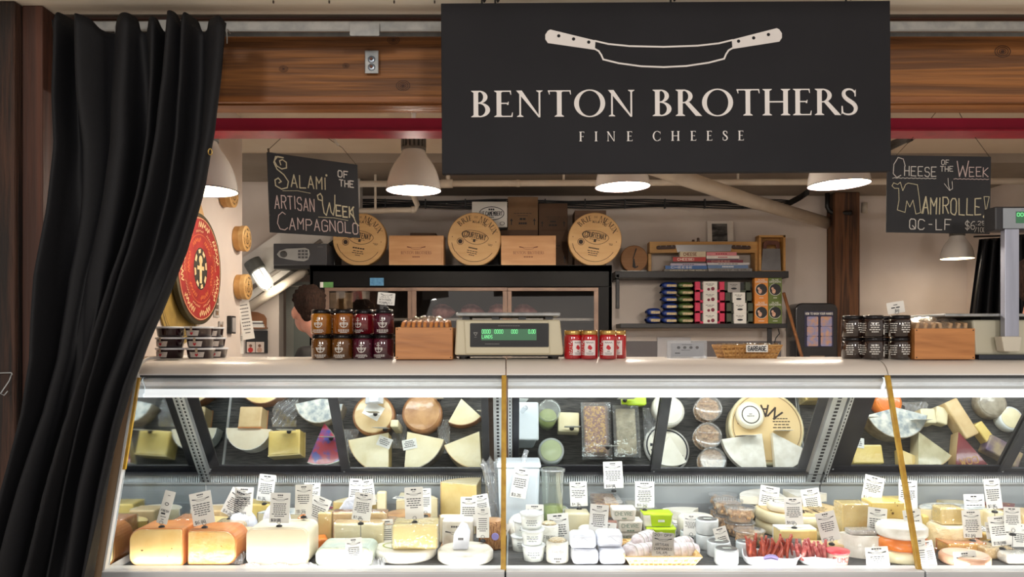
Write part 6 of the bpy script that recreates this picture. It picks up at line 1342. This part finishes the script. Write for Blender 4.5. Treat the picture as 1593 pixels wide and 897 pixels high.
herb('herb crusted cheese drum with printed side at the front', 867, 2.345, .034, .062); herb('smaller herb crusted cheese behind the printed drum', 854, 2.46, .03, .085)
def packet(label, px, Y, z, w=.078): 
    t = T('wrapped_packet', label, 'cheese', (X(px, Y), Y, z), R(random.uniform(-3, 3)), 'white paper wrapped cheeses'); MB().box(-w / 2, w / 2, -.035, .035, 0, .044).build('wrap', wrapw, t, bevel=.012, seg=3); MB().prism([(-w * .42, .012), (w * .42, .012), (0, .034)], -.0365, -.034, 'xz').build('fold', wrapw, t, bevel=.001); reg(X(px, Y) - w / 2, X(px, Y) + w / 2, Y - .035, Y + .035, z + .044)
packet('lower white paper packet beside the herb drum', 909, 2.335, DZ); packet('lower white paper packet beside the wicker basket', 951, 2.335, DZ); packet('upper white paper packet beside the herb drum', 906, 2.345, DZ + .0445); packet('upper white paper packet behind the clipped card', 947, 2.36, DZ + .0445)
packet('lower back white paper packet', 912, 2.415, DZ, .07)
wheel('small white goat cheese round behind the packets', X(914, 2.55), 2.56, .03, .055, whit, whr)
x, y = M(885, 658, .07); blk_xy('square pale cheese block alone on the dark mat', x, y, .085, .08, .07, pale, rz=2)
def trayp(label, x, y, w, d, h, fill, z=DZ, spk=None):
    t = T('pate_tray', label, 'tray', (x, y, z)); MB().frus(-w / 2, w / 2, -d / 2, d / 2, 0, h, .005).build('plastic', clear('tray_clear', (.95, .97, .97, 1), .08, .05, .3, 40, .08), t); MB().box(-w / 2 + .008, w / 2 - .008, -d / 2 + .008, d / 2 - .01, .003, h - .004).build('pate', fill, t, bevel=.005); reg(x - w / 2, x + w / 2, y - d / 2, y + d / 2, z + h)
corn = pm('pate_grain', C(214, 166, 90), C(150, 100, 90), 130, .4, .5, 0, .7, lo=.45, hi=.55); truf = pm('pate_truffle', C(190, 174, 140), C(150, 136, 104), 40, .4, .4, 0, .7)
x, y = M(930, 668, .10); trayp('lower clear tray of pink pate', x + .0, y, .11, .22, .055, pinkp); trayp('upper clear tray of grainy golden pate', x - .01, y + .005, .10, .205, .055, corn, DZ + .0555)
x, y = M(975, 672, .085); trayp('clear tray of grey truffle pate', x, y, .095, .20, .085, truf)
def boxed(label, px, Y, z, w, h, d, mat, lab, name): 
    t = T(name, label, 'cheese box', (X(px, Y), Y, z)); MB().frus(-w / 2 + .006, w / 2 - .006, -d / 2 + .006, d / 2 - .006, 0, h, .004).build('carton', mat, t, bevel=.006, seg=3); reg(X(px, Y) - w / 2, X(px, Y) + w / 2, Y - d / 2, Y + d / 2, z + h); return t
for i, px in enumerate((978, 979, 969)):
    b_ = boxed('%s white goat cheese box in the stack before the pate trays' % tiers[i], px, 2.555 - .004 * i, DZ + .0405 * i, .084, .040, .07, whr, None, 'goat_cheese_box'); MB().flat(stroke('CHEVRE', -.03, .018, .012, .056, .14) + lines(0, .006, .04, 1, .01, .005, 2), -.0345).build('print', pm('print_sage', C(130, 150, 130), None, 9, .6), b_)
lime = pm('lime_sleeve', C(186, 214, 40), C(170, 200, 26), 8, .4)
for i, px in enumerate((1026, 1021)):
    b_ = boxed('%s cheese box with lime green sleeve' % ('lower', 'upper')[i], px, 2.60 + .01 * i, DZ + .0445 * i + (.001 if i else 0), .105, .044, .075, whr, None, 'lime_cheese_box'); MB().frus(-.022, .042, -.0345, .0345, .002, .0445, .005).build('sleeve', lime, b_, bevel=.004); MB().box(-.050, .050, -.036, .036, .040, .0452).build('sleeve_top', lime, b_, bevel=.003); MB().flat(lines(.01, .018, .04, 1, .01, .008, 3), -.0388).build('print', white, b_)
x, y = M(1040, 628, .07); wheel('white wrapped round cheese behind the lime boxes', x, y + .015, .062, .07, whit, whr)
x, y = M(1038, 694, .03); pl_ = wheel('flat round paper plate of sliced white cheese at the back', x, y, .09, .02, whit, pm('plate_paper', C(230, 228, 222), None, 9, .7), name='cheese_plate'); MB().add(*xyflat(ring(0, 0, .082, .082, .006, .006, n=30)[::1] + ring(0, 0, .066, .066, .012, .012, 20, 200, n=16)[::2], .0206)).build('print', inkb, pl_)
wedge('thin white wedge lying on the flat paper plate', x - .0, y + .02, .12, 70, .03, 95, whit, whit, whr, DZ + .0207)
# basket of salami
bw = pm('basket_poplar', C(236, 204, 146), C(218, 178, 110), 40, .6, .2, stretch=(.2, 1, 3))
bk, w = tray('pale woodchip basket of white salami', 973, 1092, 2.272, .032, .20, z=DZ, wm=bw, slat_h=.016, name='chip_basket', e=.020)
salm = pm('salami_white', C(236, 230, 232), C(206, 190, 190), 40, .7, .6)
for i, (dx, dy, dz, rz, wh) in enumerate(((-.075, .07, .03, 60, 'at the back corner of the basket'), (-.035, .10, .052, 50, 'lying on top near the goat cheese boxes'), (-.05, .045, .03, 30, 'low at the basket front edge'), (.075, .10, .034, 40, 'behind the grey basket card'), (.07, .05, .03, 15, 'at the cup side of the basket'), (.02, .12, .036, 75, 'deep in the middle of the basket'))):
    t = T('salami', 'white netted salami %s' % wh, 'salami', (bk.location.x + dx, bk.location.y + dy + .035, DZ + dz - .002), R(rz), 'salami in the chip basket')
    MB().lathe([(.004, -.062), (.015, -.056), (.022, -.04), (.024, 0), (.022, .04), (.015, .056), (.004, .062)], 18, rotm(0, R(90))).build('casing', salm, t, True)
    m = MB()
    for q_ in (-.035, -.012, .012, .035): m.tube([(q_, .0238 * math.cos(a * .5236), .0238 * math.sin(a * .5236)) for a in range(12)], .0012, 5, closed=True)
    m.build('string', pm('twine', C(206, 200, 190), None, 9, .8), t, True)
greyc = pm('card_grey', C(176, 174, 172), None, 9, .6)
price_tag('grey laminated card in the salami basket', 1031, 829, 868, 34, 2.312, 3, 0, plain=lambda w, h: stroke('20% OFF', -w * .4, h * .86, h * .085, w * .8, .18) + knife(0, h * .76, w * .8, 2.4) + stroke('ARTISAN', -w * .36, h * .48, h * .10, w * .6, .12, jit=.04) + stroke('CAMPAGNOLO', -w * .40, h * .32, h * .10, w * .8, .12, jit=.04) + stroke('SALAMI', -w * .3, h * .17, h * .10, w * .5, .12, jit=.04) + stroke('KIT', w * .05, h * .03, h * .10, w * .3, .12, jit=.04), clip=False, cardm=greyc)
# cups
cupg = pm('cup_glass', C(216, 220, 220), C(196, 202, 202), 30, .25, .2, 0, .5); cupl = pm('cup_lid', C(84, 82, 80), C(120, 118, 114), 30, .4)
def cup(label, px, Y, z=DZ, r=.036, h=.046): 
    t = T('dessert_cup', label, 'cup', (X(px, Y), Y, z), 0, 'round glass cups'); MB().lathe([(r * .93, 0), (r * 1.0, h * .12), (r, h * .9), (r * .95, h)], 26).build('glass', cupg, t, True); MB().lathe([(r * .9, h - .001), (r * .84, h + .0015)], 26).build('lid', cupl, t, True); MB().add(*xyflat([rect(-r * .35, -r * .3, r * .35, r * .1)], h + .0022)).build('lid_label', pm('lid_label', C(206, 206, 196), C(150, 160, 150), 60, .5), t); reg(X(px, Y) - r, X(px, Y) + r, Y - r, Y + r, z + h)
cup('glass cup at the back by the salami basket', 1072, 2.53, r=.029); cup('lower glass cup under the stacked cup beside the leaning cards', 1100, 2.49); cup('upper glass cup in the stack beside the leaning cards', 1100, 2.49, DZ + .048); cup('glass cup at the front edge beside the basket', 1130, 2.315); cup('glass cup just behind the front edge cup', 1118, 2.40); cup('glass cup beside the white paper bag', 1160, 2.40, r=.030)
# nut tubs
nutm = pm('peanut', C(226, 186, 136), C(206, 156, 104), 60, .5); tubc = clear('tub_clear', (.95, .97, .98, 1), .07, .05, 0, 40, .14)
def nuts(label, x, y, z, r=.058, h=.05):
    t = T('nut_tub', label, 'tub', (x, y, z), 0, 'clear tubs of nuts'); MB().lathe([(r * .8, 0), (r * .97, h * .9)], 28, cap1=False).build('cup', tubc, t, True); MB().lathe([(r, h * .9), (r * 1.02, h * .92), (r * 1.02, h), (r * .9, h * .985)], 28).build('lid', clear('lid_clear', (.97, .98, .99, 1), .06, .08, 0, 40, .07), t, True)
    m = MB()
    for q_ in range(44):
        a = random.uniform(0, 6.28); rad = (r * .82 - .008) * math.sqrt(random.random()); zz = h * .74 + random.uniform(-.003, .003)
        ell(m, (rad * math.cos(a), rad * math.sin(a), zz), (.008, .0065, .006), 7, 5)
    for q_ in range(30):
        a = 6.283 * q_ / 30; ell(m, (r * .78 * math.cos(a), r * .78 * math.sin(a), h * .5 + random.uniform(-.01, .01)), (.007, .007, .008), 6, 5)
    o = m.build('nuts', nutm, t, True); o['kind'] = 'stuff'; MB().lathe([(r * .7, .003), (r * .74, h * .68)], 20).build('nut_bed', nutm, t); reg(x - r, x + r, y - r, y + r, z + h)
for (px, py, wh) in ((1102, 634, 'nearest the lime boxes'), (1101, 672, 'in the middle of the nut tubs'), (1108, 712, 'at the back grille')):
    x, y = M(px, py, .10)
    if py == 634: y -= .012
    if py == 712: y -= .004
    nuts('lower clear tub of nuts ' + wh, x, y, DZ, .052); nuts('upper clear tub of nuts ' + wh, x, y, DZ + .0505, .052)
nuts('clear tub of nuts in front behind the red meat sticks', X(1166, 2.53), 2.53, DZ, .050); 
# brie wheels with printed paper, wedges on top
x, y = M(1190, 662, .045); bx, by = x, y
wheel('lower wrapped brie wheel at the back of the middle section', bx - .008, by + .0, .146, .040, beige_, pale)
wheel('upper brie wheel with printed tan paper disc', bx - .008, by, .149, .040, pm('kraft_disc', C(226, 198, 146), C(216, 184, 130), 5, .6), pale, DZ + .0405, prt=arc_text('TRAVI', 0, 0, .088, .045, 200, 340, font='s') + ring(0, 0, .135, .135, .002, .002, n=40) + [rect(-.115, -.02, -.03, -.012)] + lines(.06, .0, .08, 4, .012, .004, 4))
x, y = M(1162, 700, .11); wedge('white bloomy brie wedge lying on the printed disc toward the nuts', x, y - .005, .16, 84, .03, 130, whr, whit, whr, DZ + .081)
x, y = M(1221, 700, .11); wedge('white bloomy brie wedge lying on the printed disc toward the rail', x, y - .005, .15, 62, .03, 60, whr, whit, whr, DZ + .081)
x, y = M(1166, 640, .11); wheel('small round cheese with ring label on the printed disc', x, y, .055, .03, whit, cream_, DZ + .081, prt=ring(0, 0, .036, .036, .004, .004, n=24) + lines(0, .004, .03, 2, .008, .003, 3))
block('cheese block with white rind before the brie wheels', 1214, 1272, 824, 2.47, .07, butter, rind=whr)
bb_ = block('long beige box like cheese in front of the brie wheels', 1252, 1320, 847, 2.40, .06, ch('paste_box', C(226, 196, 148), C(214, 180, 128), 6))
# meat sticks in white paper bags
bagw = pm('bag_white', C(246, 246, 246), C(236, 238, 240), 10, .7, .5, bscale=20); stick = pm('meat_stick', C(206, 92, 56), C(150, 40, 26), 60, .35, .4, 0, .6); stick2 = pm('meat_stick_pink', C(222, 130, 120), C(176, 56, 58), 70, .35, .4, 0, .6)
def paperbag(label, px, Y, w, h): 
    t = T('paper_bag', label, 'paper bag', (X(px, Y), Y, DZ))
    def f(u, v):
        a = 2 * math.pi * u; cw = math.cos(a); sw = math.sin(a); q_ = 1 + .12 * v + .07 * math.sin(a * 5 + v * 3) * v
        return (w / 2 * (abs(cw) ** .7) * (1 if cw > 0 else -1) * q_, .05 * (abs(sw) ** .7) * (1 if sw > 0 else -1) * q_, h * v * (1 + .13 * math.sin(a * 3 + 1)) + .001)
    o = MB().grid(f, 48, 10, wrap=True).build('wrap', bagw, t, True); s_ = o.modifiers.new('s', 'SOLIDIFY'); s_.thickness = .002
    MB().box(-w * .42, w * .42, -.035, .035, .002, .01).build('base', bagw, t); return t
pbA = paperbag('white paper bag holding the long red meat sticks', 1198, 2.33, .15, .026); paperbag('white paper bag holding the short pink meat sticks', 1272, 2.335, .105, .024)
random.seed(21)
for i in range(34):
    u = (i + .5) / 34; x = X(1164 + u * 66, 2.33); dy = random.uniform(-.036, .036); L_ = random.uniform(.05, .072) * (1 if abs(u - .5) > .18 else .85)
    t = T('meat_stick', 'long red dried meat stick in the paper bag', 'meat stick', (x, 2.335 + dy, DZ + .012), 0, 'red meat sticks'); tl_ = random.uniform(-.02, .02) - (.5 - u) * .02
    MB().tube([(0, 0, 0), (tl_ * .3, 0, L_ * .35), (tl_ * .8 + .003, 0, L_ * .7), (tl_ * 1.3, -.002, L_)], [.0045, .0052, .005, .003], 7).build('stick', stick, t, True)
for i in range(22):
    u = (i + .5) / 22; x = X(1238 + u * 50, 2.33); dy = random.uniform(-.03, .03); L_ = random.uniform(.038, .054)
    t = T('meat_stick', 'short pink dried meat stick in the smaller paper bag', 'meat stick', (x, 2.335 + dy, DZ + .012), 0, 'pink meat sticks'); tl_ = random.uniform(-.014, .014)
    MB().tube([(0, 0, 0), (tl_ * .5, 0, L_ * .5), (tl_, 0, L_)], [.006, .0068, .004], 7).build('stick', stick2, t, True)
pc = T('bag_clip', 'oval lilac clip among the long meat sticks', 'clip', (X(1199, 2.27), 2.272, Z(869, 2.272) - .0)); MB().prism(disc(0, .0, .024, 20, .015)[0], -.006, .0, 'xz').build('body', pm('clip_lilac', C(176, 160, 214), None, 9, .4), pc, bevel=.003); MB().flat(ribbon([(-.02, .001), (0, .004), (.02, -.001)], .002), -.0065).build('slot', inkb, pc); MB().tube([(0, .0, -.005), (0, .03, -.05)], .002, 5).build('stem', steel, pc)
price_tag('grey handwritten card standing behind the meat sticks', 1231, 838, 864, 34, 2.42, 0, 0, plain=lambda w, h: knife(0, h * .8, w * .8, 2.4) + stroke('ROLLED', -w * .35, h * .3, h * .22, w * .7, .12, jit=.05), clip=False, cardm=greyc)
rt = T('red_tub', 'pale tub with red lid and pink lettering at the front', 'tub', (X(1304, 2.31), 2.315, DZ)); MB().lathe([(.028, 0), (.032, .034)], 26).build('cup', pm('tub_peach', C(240, 206, 186), None, 9, .4), rt, True); MB().lathe([(.033, .034), (.0345, .036), (.0345, .042), (.030, .043)], 26).build('lid', pm('lid_red', C(214, 40, 60), C(226, 120, 120), 16, .35), rt, True); mcyl(stroke('FUMO', -.024, .012, .013, .046, .16), .0318).build('lettering', redp, rt)
# yellow blocks by the middle gasket
block('big yellow cheese block beside the holed cheese', 1311, 1352, 784, 2.49, .07, butter, bev=.003)
hb = block('yellow holed cheese block standing on another', 1357, 1408, 781, 2.52, .085, yel, z=DZ + .085, bev=.004, rz=-3)
for a, b, s in ((.01, .03, .0022), (.03, .045, .0018), (.022, .055, .002), (.015, .02, .004), (.034, .06, .0016)): MB().flat(disc(a, b, s, 10), -.0432).build('eye_hole', pm('hole_dark', C(130, 96, 40), None, 9, .8), hb)
block('golden cheese block under the holed cheese', 1357, 1414, 800, 2.52, .09, yel, z=DZ, bev=.004, hh=.0845)
for i, (lb, hz) in enumerate((('lower', 0), ('upper', .0345))):
    wedge('%s white rinded wedge stacked before the yellow blocks' % lb, X(1338, 2.40), 2.405, .095, 80, .034, -120, whr, cream_, whr, DZ + hz)
for i, (r_, m1, nm) in enumerate(((.078, cream_, 'bottom pale layer'), (.075, orange_, 'orange rinded layer with stamped side'), (.074, whr, 'upper white layer'))):
    wheel('%s of the round cheeses against the gasket' % nm, X(1402, 2.37), 2.37, r_, .0355, whit, m1 if i else pale, DZ + .036 * i)
wb = block('flat grey wrapped cheese with blue label above the wedges', 1324, 1366, 838, 2.375, .05, pm('wrap_grey', C(196, 188, 180), C(160, 150, 142), 30, .3, .4, 0, .6), z=DZ + .069, hh=.014, bev=.005)
# ---------------- right section
x, y = M(1400, 664, .085); wedge('blue veined half wheel in the right section', x, y, .125, 150, .085, 90, blue_, pale, grr)
x, y = M(1384, 622, .06); wheel('orange round cheese beyond the gasket', x, y + .01, .055, .06, orange_, orange_)
x, y = M(1352, 712, .09); blk_xy('yellow cheese block with white label by the slotted rail', x, y - .01, .12, .075, .09, yel)
x, y = M(1328, 664, .09); blk_xy('pale yellow cheese block in the rail corner', x - .005, y - .01, .08, .09, .09, butter)
x, y = M(1498, 652, .07); blk_xy('long golden boxed cheese lying toward the back', x, y, .06, .16, .07, beige_, rz=-24)
x, y = M(1506, 710, .06); wd = wedge('triangular cheese pack with maroon cow label', x, y, .16, 50, .06, 80, pm('label_maroon', C(130, 40, 44), C(110, 30, 36), 9, .4, 0, 0, .5), beige_, brr); MB().add(*xyflat([[(.035 - p[1] + .0, p[0] * 1 - .0) for p in q] for q in stroke('COW', -.035, .0, .025, .07, .14)], .0612)).build('print', pm('label_gold', C(206, 160, 90), None, 9, .5), wd)
x, y = M(1452, 706, .07); wedge('clear wrapped cheese wedge with printed paper label', x - .01, y, .15, 60, .07, 70, pm('label_paper', C(206, 196, 160), C(176, 164, 126), 20, .4, 0, 0, .6), pale, beige_)
x, y = M(1576, 652, .05); wheel('round pale tub at the far end', x, y, .05, .05, pale, pm('tub_white', C(228, 232, 230), None, 6, .3), name='dip_tub', cat='tub')
x, y = M(1570, 700, .06); blk_xy('purple labelled cheese pack at the far end', x - .02, y, .12, .07, .06, pm('label_purple', C(96, 76, 110), C(190, 170, 120), 14, .4, 0, 0, .5), rz=30)
block('yellow wrapped cheese block on the wrapped round', 1465, 1500, 790, 2.47, .06, butter, z=DZ + .078)
wheel('wrapped round cheese with folded film under the yellow block', X(1478, 2.50), 2.50, .068, .077, cream_, ch('fold_film', C(236, 214, 166), C(220, 190, 136), 10, .3, .9, .8, 40))
block('orange topped cheese block under the clipped card', 1476, 1536, 846, 2.40, .07, ch('paste_orange_pale', C(240, 190, 96), C(228, 170, 80), 8), rind=orr)
block('small golden block between the tags', 1537, 1562, 832, 2.52, .05, yel)
block('wrapped cheese block with crinkled side at the front right', 1533, 1580, 853, 2.36, .09, ch('paste_crinkle', C(236, 206, 150), C(214, 178, 122), 12, .35, .9, .7, 50))
block('pale yellow block at the picture edge', 1578, 1612, 828, 2.52, .07, butter)
block('white wrapped cheese at the picture edge front', 1568, 1610, 862, 2.30, .06, whr, bev=.012)
wheel('pink rinded flat cheese wheel at the front right', X(1502, 2.32), 2.325, .070, .030, ch('top_pink', C(236, 214, 190), C(226, 196, 166), 8), ch('rind_pink', C(236, 190, 160), C(220, 166, 132), 10))
block('brown boxed cheese under the wrapped round', 1436, 1458, 852, 2.42, .05, brown_)
block('folded beige paper cheese beside the gasket', 1430, 1452, 842, 2.50, .05, beige_)
block('pale cheese under the tall tag near the picture edge', 1536, 1562, 795, 2.66, .06, pale)
block('small yellow block right of the gasket', 1436, 1446, 802, 2.66, .05, yel)
# ---------------- price tags
TG = [
 ('narrow card with a small label style on the large orange cheese', 251, 763, 814, 17, 13, 0, '', dict(plain=lambda w, h: lines(0, h * .85, w * .4, 1, 1, h * .02, 2) + ring(0, h * .6, w * .2, h * .05, .002, .002, n=10) + stroke('FRESH', -w * .36, h * .36, h * .06, w * .72, .2) + [rect(-w * .3, h * .28, w * .1, h * .33)] + lines(0, h * .2, w * .7, 2, h * .08, h * .02, 3))),
 ('card tilted left on the crackled orange cheese', 318, 765, 815, 34, -12, 1, '$6.80', {}), ('card tilted right behind the crackled cheese', 357, 760, 802, 32, 25, 2, '$4.20', {}), ('card reading three dollars on the paper bundle', 377, 758, 802, 29, 2, 3, '$3', {}),
 ('high card above the yellow block by the grille', 411, 738, 779, 26, 6, 4, '$5.75', dict(Y=2.8)), ('grey shaded card standing on the cream block', 434, 767, 813, 31, 1, 5, '$6.50/100G', {}), ('upright card on the grey white half wheel', 472, 754, 799, 27, -1, 6, '$5', {}), ('card behind the upright card by the grille', 484, 751, 790, 26, 1, 0, '$7', {}),
 ('card leaning over the small orange piece', 485, 771, 815, 30, 22, 1, '$4.90', {}), ('left back card of the pair above the beige blocks', 551, 745, 792, 20, 2, 2, '', dict(Y=2.66)), ('right back card of the pair above the beige blocks', 575, 746, 786, 21, -9, 3, '$8', dict(Y=2.7)), ('front card of the three above the beige blocks', 561, 767, 809, 29, 7, 4, '$7.25', {}),
 ('upper card on the low green cheese', 546, 821, 850, 24, 0, 5, '', {}), ('lower card across the low green cheese', 552, 837, 878, 26, -5, 6, '$6.25', dict(Y=2.28)), ('tall card on the tall wrapped block', 645, 758, 807, 29, -3, 0, '', {}), ('card half behind the tall wrapped block card', 662, 760, 798, 18, -2, 1, '', dict(Y=2.7)), ('card hidden beside the tall wrapped block', 604, 808, 852, 17, -3, 2, '$4', dict(Y=2.45)),
 ('card before the hard cheese wedge', 729, 773, 818, 26, 0, 3, '', {}), ('card at the edge of the hard cheese wedge', 752, 769, 808, 25, -9, 4, '', dict(Y=2.65)), ('faint card above the white wheel', 751, 790, 836, 20, 0, 5, '', dict(Y=2.52)), ('card leaning right on the white wheel', 762, 808, 859, 25, 25, 6, '$7.95', {}),
 ('card on the square pale block above the mat', 901, 749, 787, 27, -2, 0, '$4.75', {}), ('highest card on the golden pate tray', 955, 718, 759, 30, -2, 1, '$3.50/100G', {}), ('card on the truffle pate tray', 1003, 749, 789, 30, 1, 2, '$8.50', {}), ('card behind the stacked white tubs', 832, 785, 825, 28, 0, 3, '', dict(Y=2.5)), ('large card on the herb cheeses', 871, 799, 848, 33, -4, 4, '$6.20', {}), ('card on the small goat round', 930, 785, 828, 29, 5, 5, '', {}), ('card clipped to the upper packets', 942, 813, 858, 29, 5, 6, '$9', {}),
 ('card above the back glass cup', 1075, 801, 832, 24, 3, 0, '', {}), ('upright card on the front glass cups', 1106, 819, 868, 27, -1, 1, '$6.75', {}), ('card leaning left between cups and nuts', 1131, 819, 862, 21, -15, 2, '', dict(Y=2.4)), ('card tilted right on the brie wheels', 1193, 756, 799, 30, 10, 3, '$5.95', {}), ('card on the white rinded block', 1236, 774, 816, 28, -1, 4, '$8.50', {}), ('card below the slotted rail on the brie wheels', 1267, 760, 801, 29, -8, 5, '', {}), ('card leaning left on the long beige box', 1294, 796, 841, 31, -12, 6, '$7', {}),
 ('high card tilted right on the big yellow block', 1355, 740, 778, 31, 14, 0, '$1.95', {}), ('card standing on the grey wrapped cheese', 1363, 790, 838, 30, 7, 1, '$3.95', {}), ('large card with a bold price at the front of the wedges', 1368, 851, 893, 36, -3, 2, '$16.95', dict(Y=2.27)),
 ('back card crossed by the yellow gasket', 1413, 747, 792, 29, 3, 3, '', dict(Y=2.7)), ('middle card crossed by the yellow gasket', 1426, 793, 842, 28, -6, 4, '', dict(Y=2.5)), ('front card just right of the gasket', 1437, 838, 889, 18, -4, 5, '$12', dict(Y=2.27)), ('second front card right of the gasket', 1451, 841, 885, 17, -8, 6, '$10', dict(Y=2.30)), ('wide back card behind the clipped pair', 1519, 769, 815, 32, -1, 0, '', dict(Y=2.7)), ('highest card of the right section', 1548, 745, 791, 25, -3, 1, '$7.95', {}), ('card on the orange topped block', 1514, 794, 836, 29, -1, 2, '$2.50', {}), ('card on the crinkled wrapped block', 1560, 803, 848, 33, -5, 3, '$7.25/100G', {}), ('pale card behind at the picture edge', 1576, 789, 826, 26, 2, 4, '', {}), ('front card at the lower edge of the right section', 1507, 858, 905, 36, -4, 5, '', dict(Y=2.27)), ('card on the white wrapped cheese at the picture edge', 1587, 815, 858, 26, 4, 6, '$8', {}), ('small card between the golden block and wide card', 1543, 812, 838, 15, -3, 0, '', dict(Y=2.55)),
]
for lb, px, a, b, wpx, tilt, v, price, kw in TG: deck_tag(lb, px, a, b, wpx, tilt, v, price, **kw)

# crumpled film skirts under the front cheeses
def skirt(label, p0, p1, Y, d, h=.016):
    w = (p1 - p0) * Y / F; t = T('crumpled_film', label, 'plastic film', (X((p0 + p1) / 2, Y), Y, DZ))
    ph = random.uniform(0, 6)
    def f(u, v): return ((u - .5) * w, (v - .5) * d, .002 + h * (.5 + .5 * math.sin(u * 31 + ph + v * 7) * math.sin(v * 9 + u * 13)) * (1 - abs(2 * v - 1) ** 2))
    MB().grid(f, 50, 12).build('film', clear('film_white', (.98, .98, 1, 1), .12, .08, 1.0, 50, .22), t, True)
skirt('crumpled clear film before the cream block', 372, 492, 2.272, .03)
skirt('crumpled clear film between the crackled piece and the cream block', 366, 384, 2.34, .07, .03)
skirt('crumpled clear film beside the low green cheese', 579, 600, 2.30, .05, .025)
for x_, y_, w_, d_, nm in ((-.655, 2.76, .07, .10, 'crumpled clear film between the printed wedge and the quarter wheels'), (-.455, 2.72, .06, .14, 'crumpled clear film between the two pale quarter wheels'), (-.275, 2.74, .05, .14, 'crumpled clear film beside the hard cheese wedge'), (.56, 2.72, .05, .16, 'crumpled clear film between the truffle pate and the paper plate'), (1.66, 2.66, .10, .09, 'crumpled clear film beside the long golden boxed cheese')):
    t = T('crumpled_film', nm, 'plastic film', (x_, y_, DZ)); ph = random.uniform(0, 6)
    MB().grid(lambda u, v: ((u - .5) * w_, (v - .5) * d_, .002 + .03 * (.5 + .5 * math.sin(u * 21 + ph + v * 7) * math.sin(v * 15 + u * 13)) * (1 - abs(2 * v - 1) ** 2)), 40, 30).build('film', clear('film_white', (.98, .98, 1, 1), .12, .08, 1.0, 50, .22), t, True)
for x_, y_, rz, z_, nm in ((-.50, 2.78, 20, .0905, 'white paper slip lying on the first pale quarter wheel'), (-.40, 2.79, -12, .1005, 'white paper slip lying on the second pale quarter wheel'), (1.36, 2.80, 8, .0905, 'printed white label on the yellow block by the slotted rail')):
    t = T('paper_label', nm, 'label', (x_, y_, DZ + z_), R(rz)); MB().box(-.028, .028, -.02, .02, 0, .0008).build('slip', paper, t); MB().add(*xyflat(lines(0, .008, .045, 4, .007, .003, 4), .0012)).build('print', inkb, t)
x, y = M(1546, 628, .05); wheel('dark grey wrapped round near the far end tub', x, y, .062, .05, grr, grr)
x, y = M(1462, 640, .05); blk_xy('small pale wrapped block between the half wheel and the golden box', x + .01, y + .02, .05, .07, .05, pale, rz=15)
x, y = M(1536, 676, .05); blk_xy('golden wrapped bar beside the maroon pack', x, y, .04, .10, .05, yel, rz=-30)
x, y = M(1420, 716, .045); wedge('thin butter wedge at the back before the grille', x - .02, y, .08, 70, .045, 60, butter, butter, beige_)
x, y = M(440, 640, .04); t = T('crumpled_film', 'crumpled clear film between the half wheel and the mottled cheese', 'plastic film', (x, y, DZ))
MB().grid(lambda u, v: ((u - .5) * .10, (v - .5) * .12, .002 + .045 * (.5 + .5 * math.sin(u * 17 + v * 7) * math.sin(v * 13 + u * 11)) * (1 - abs(2 * v - 1) ** 2)), 40, 36).build('film', MATS['film_white'], t, True)
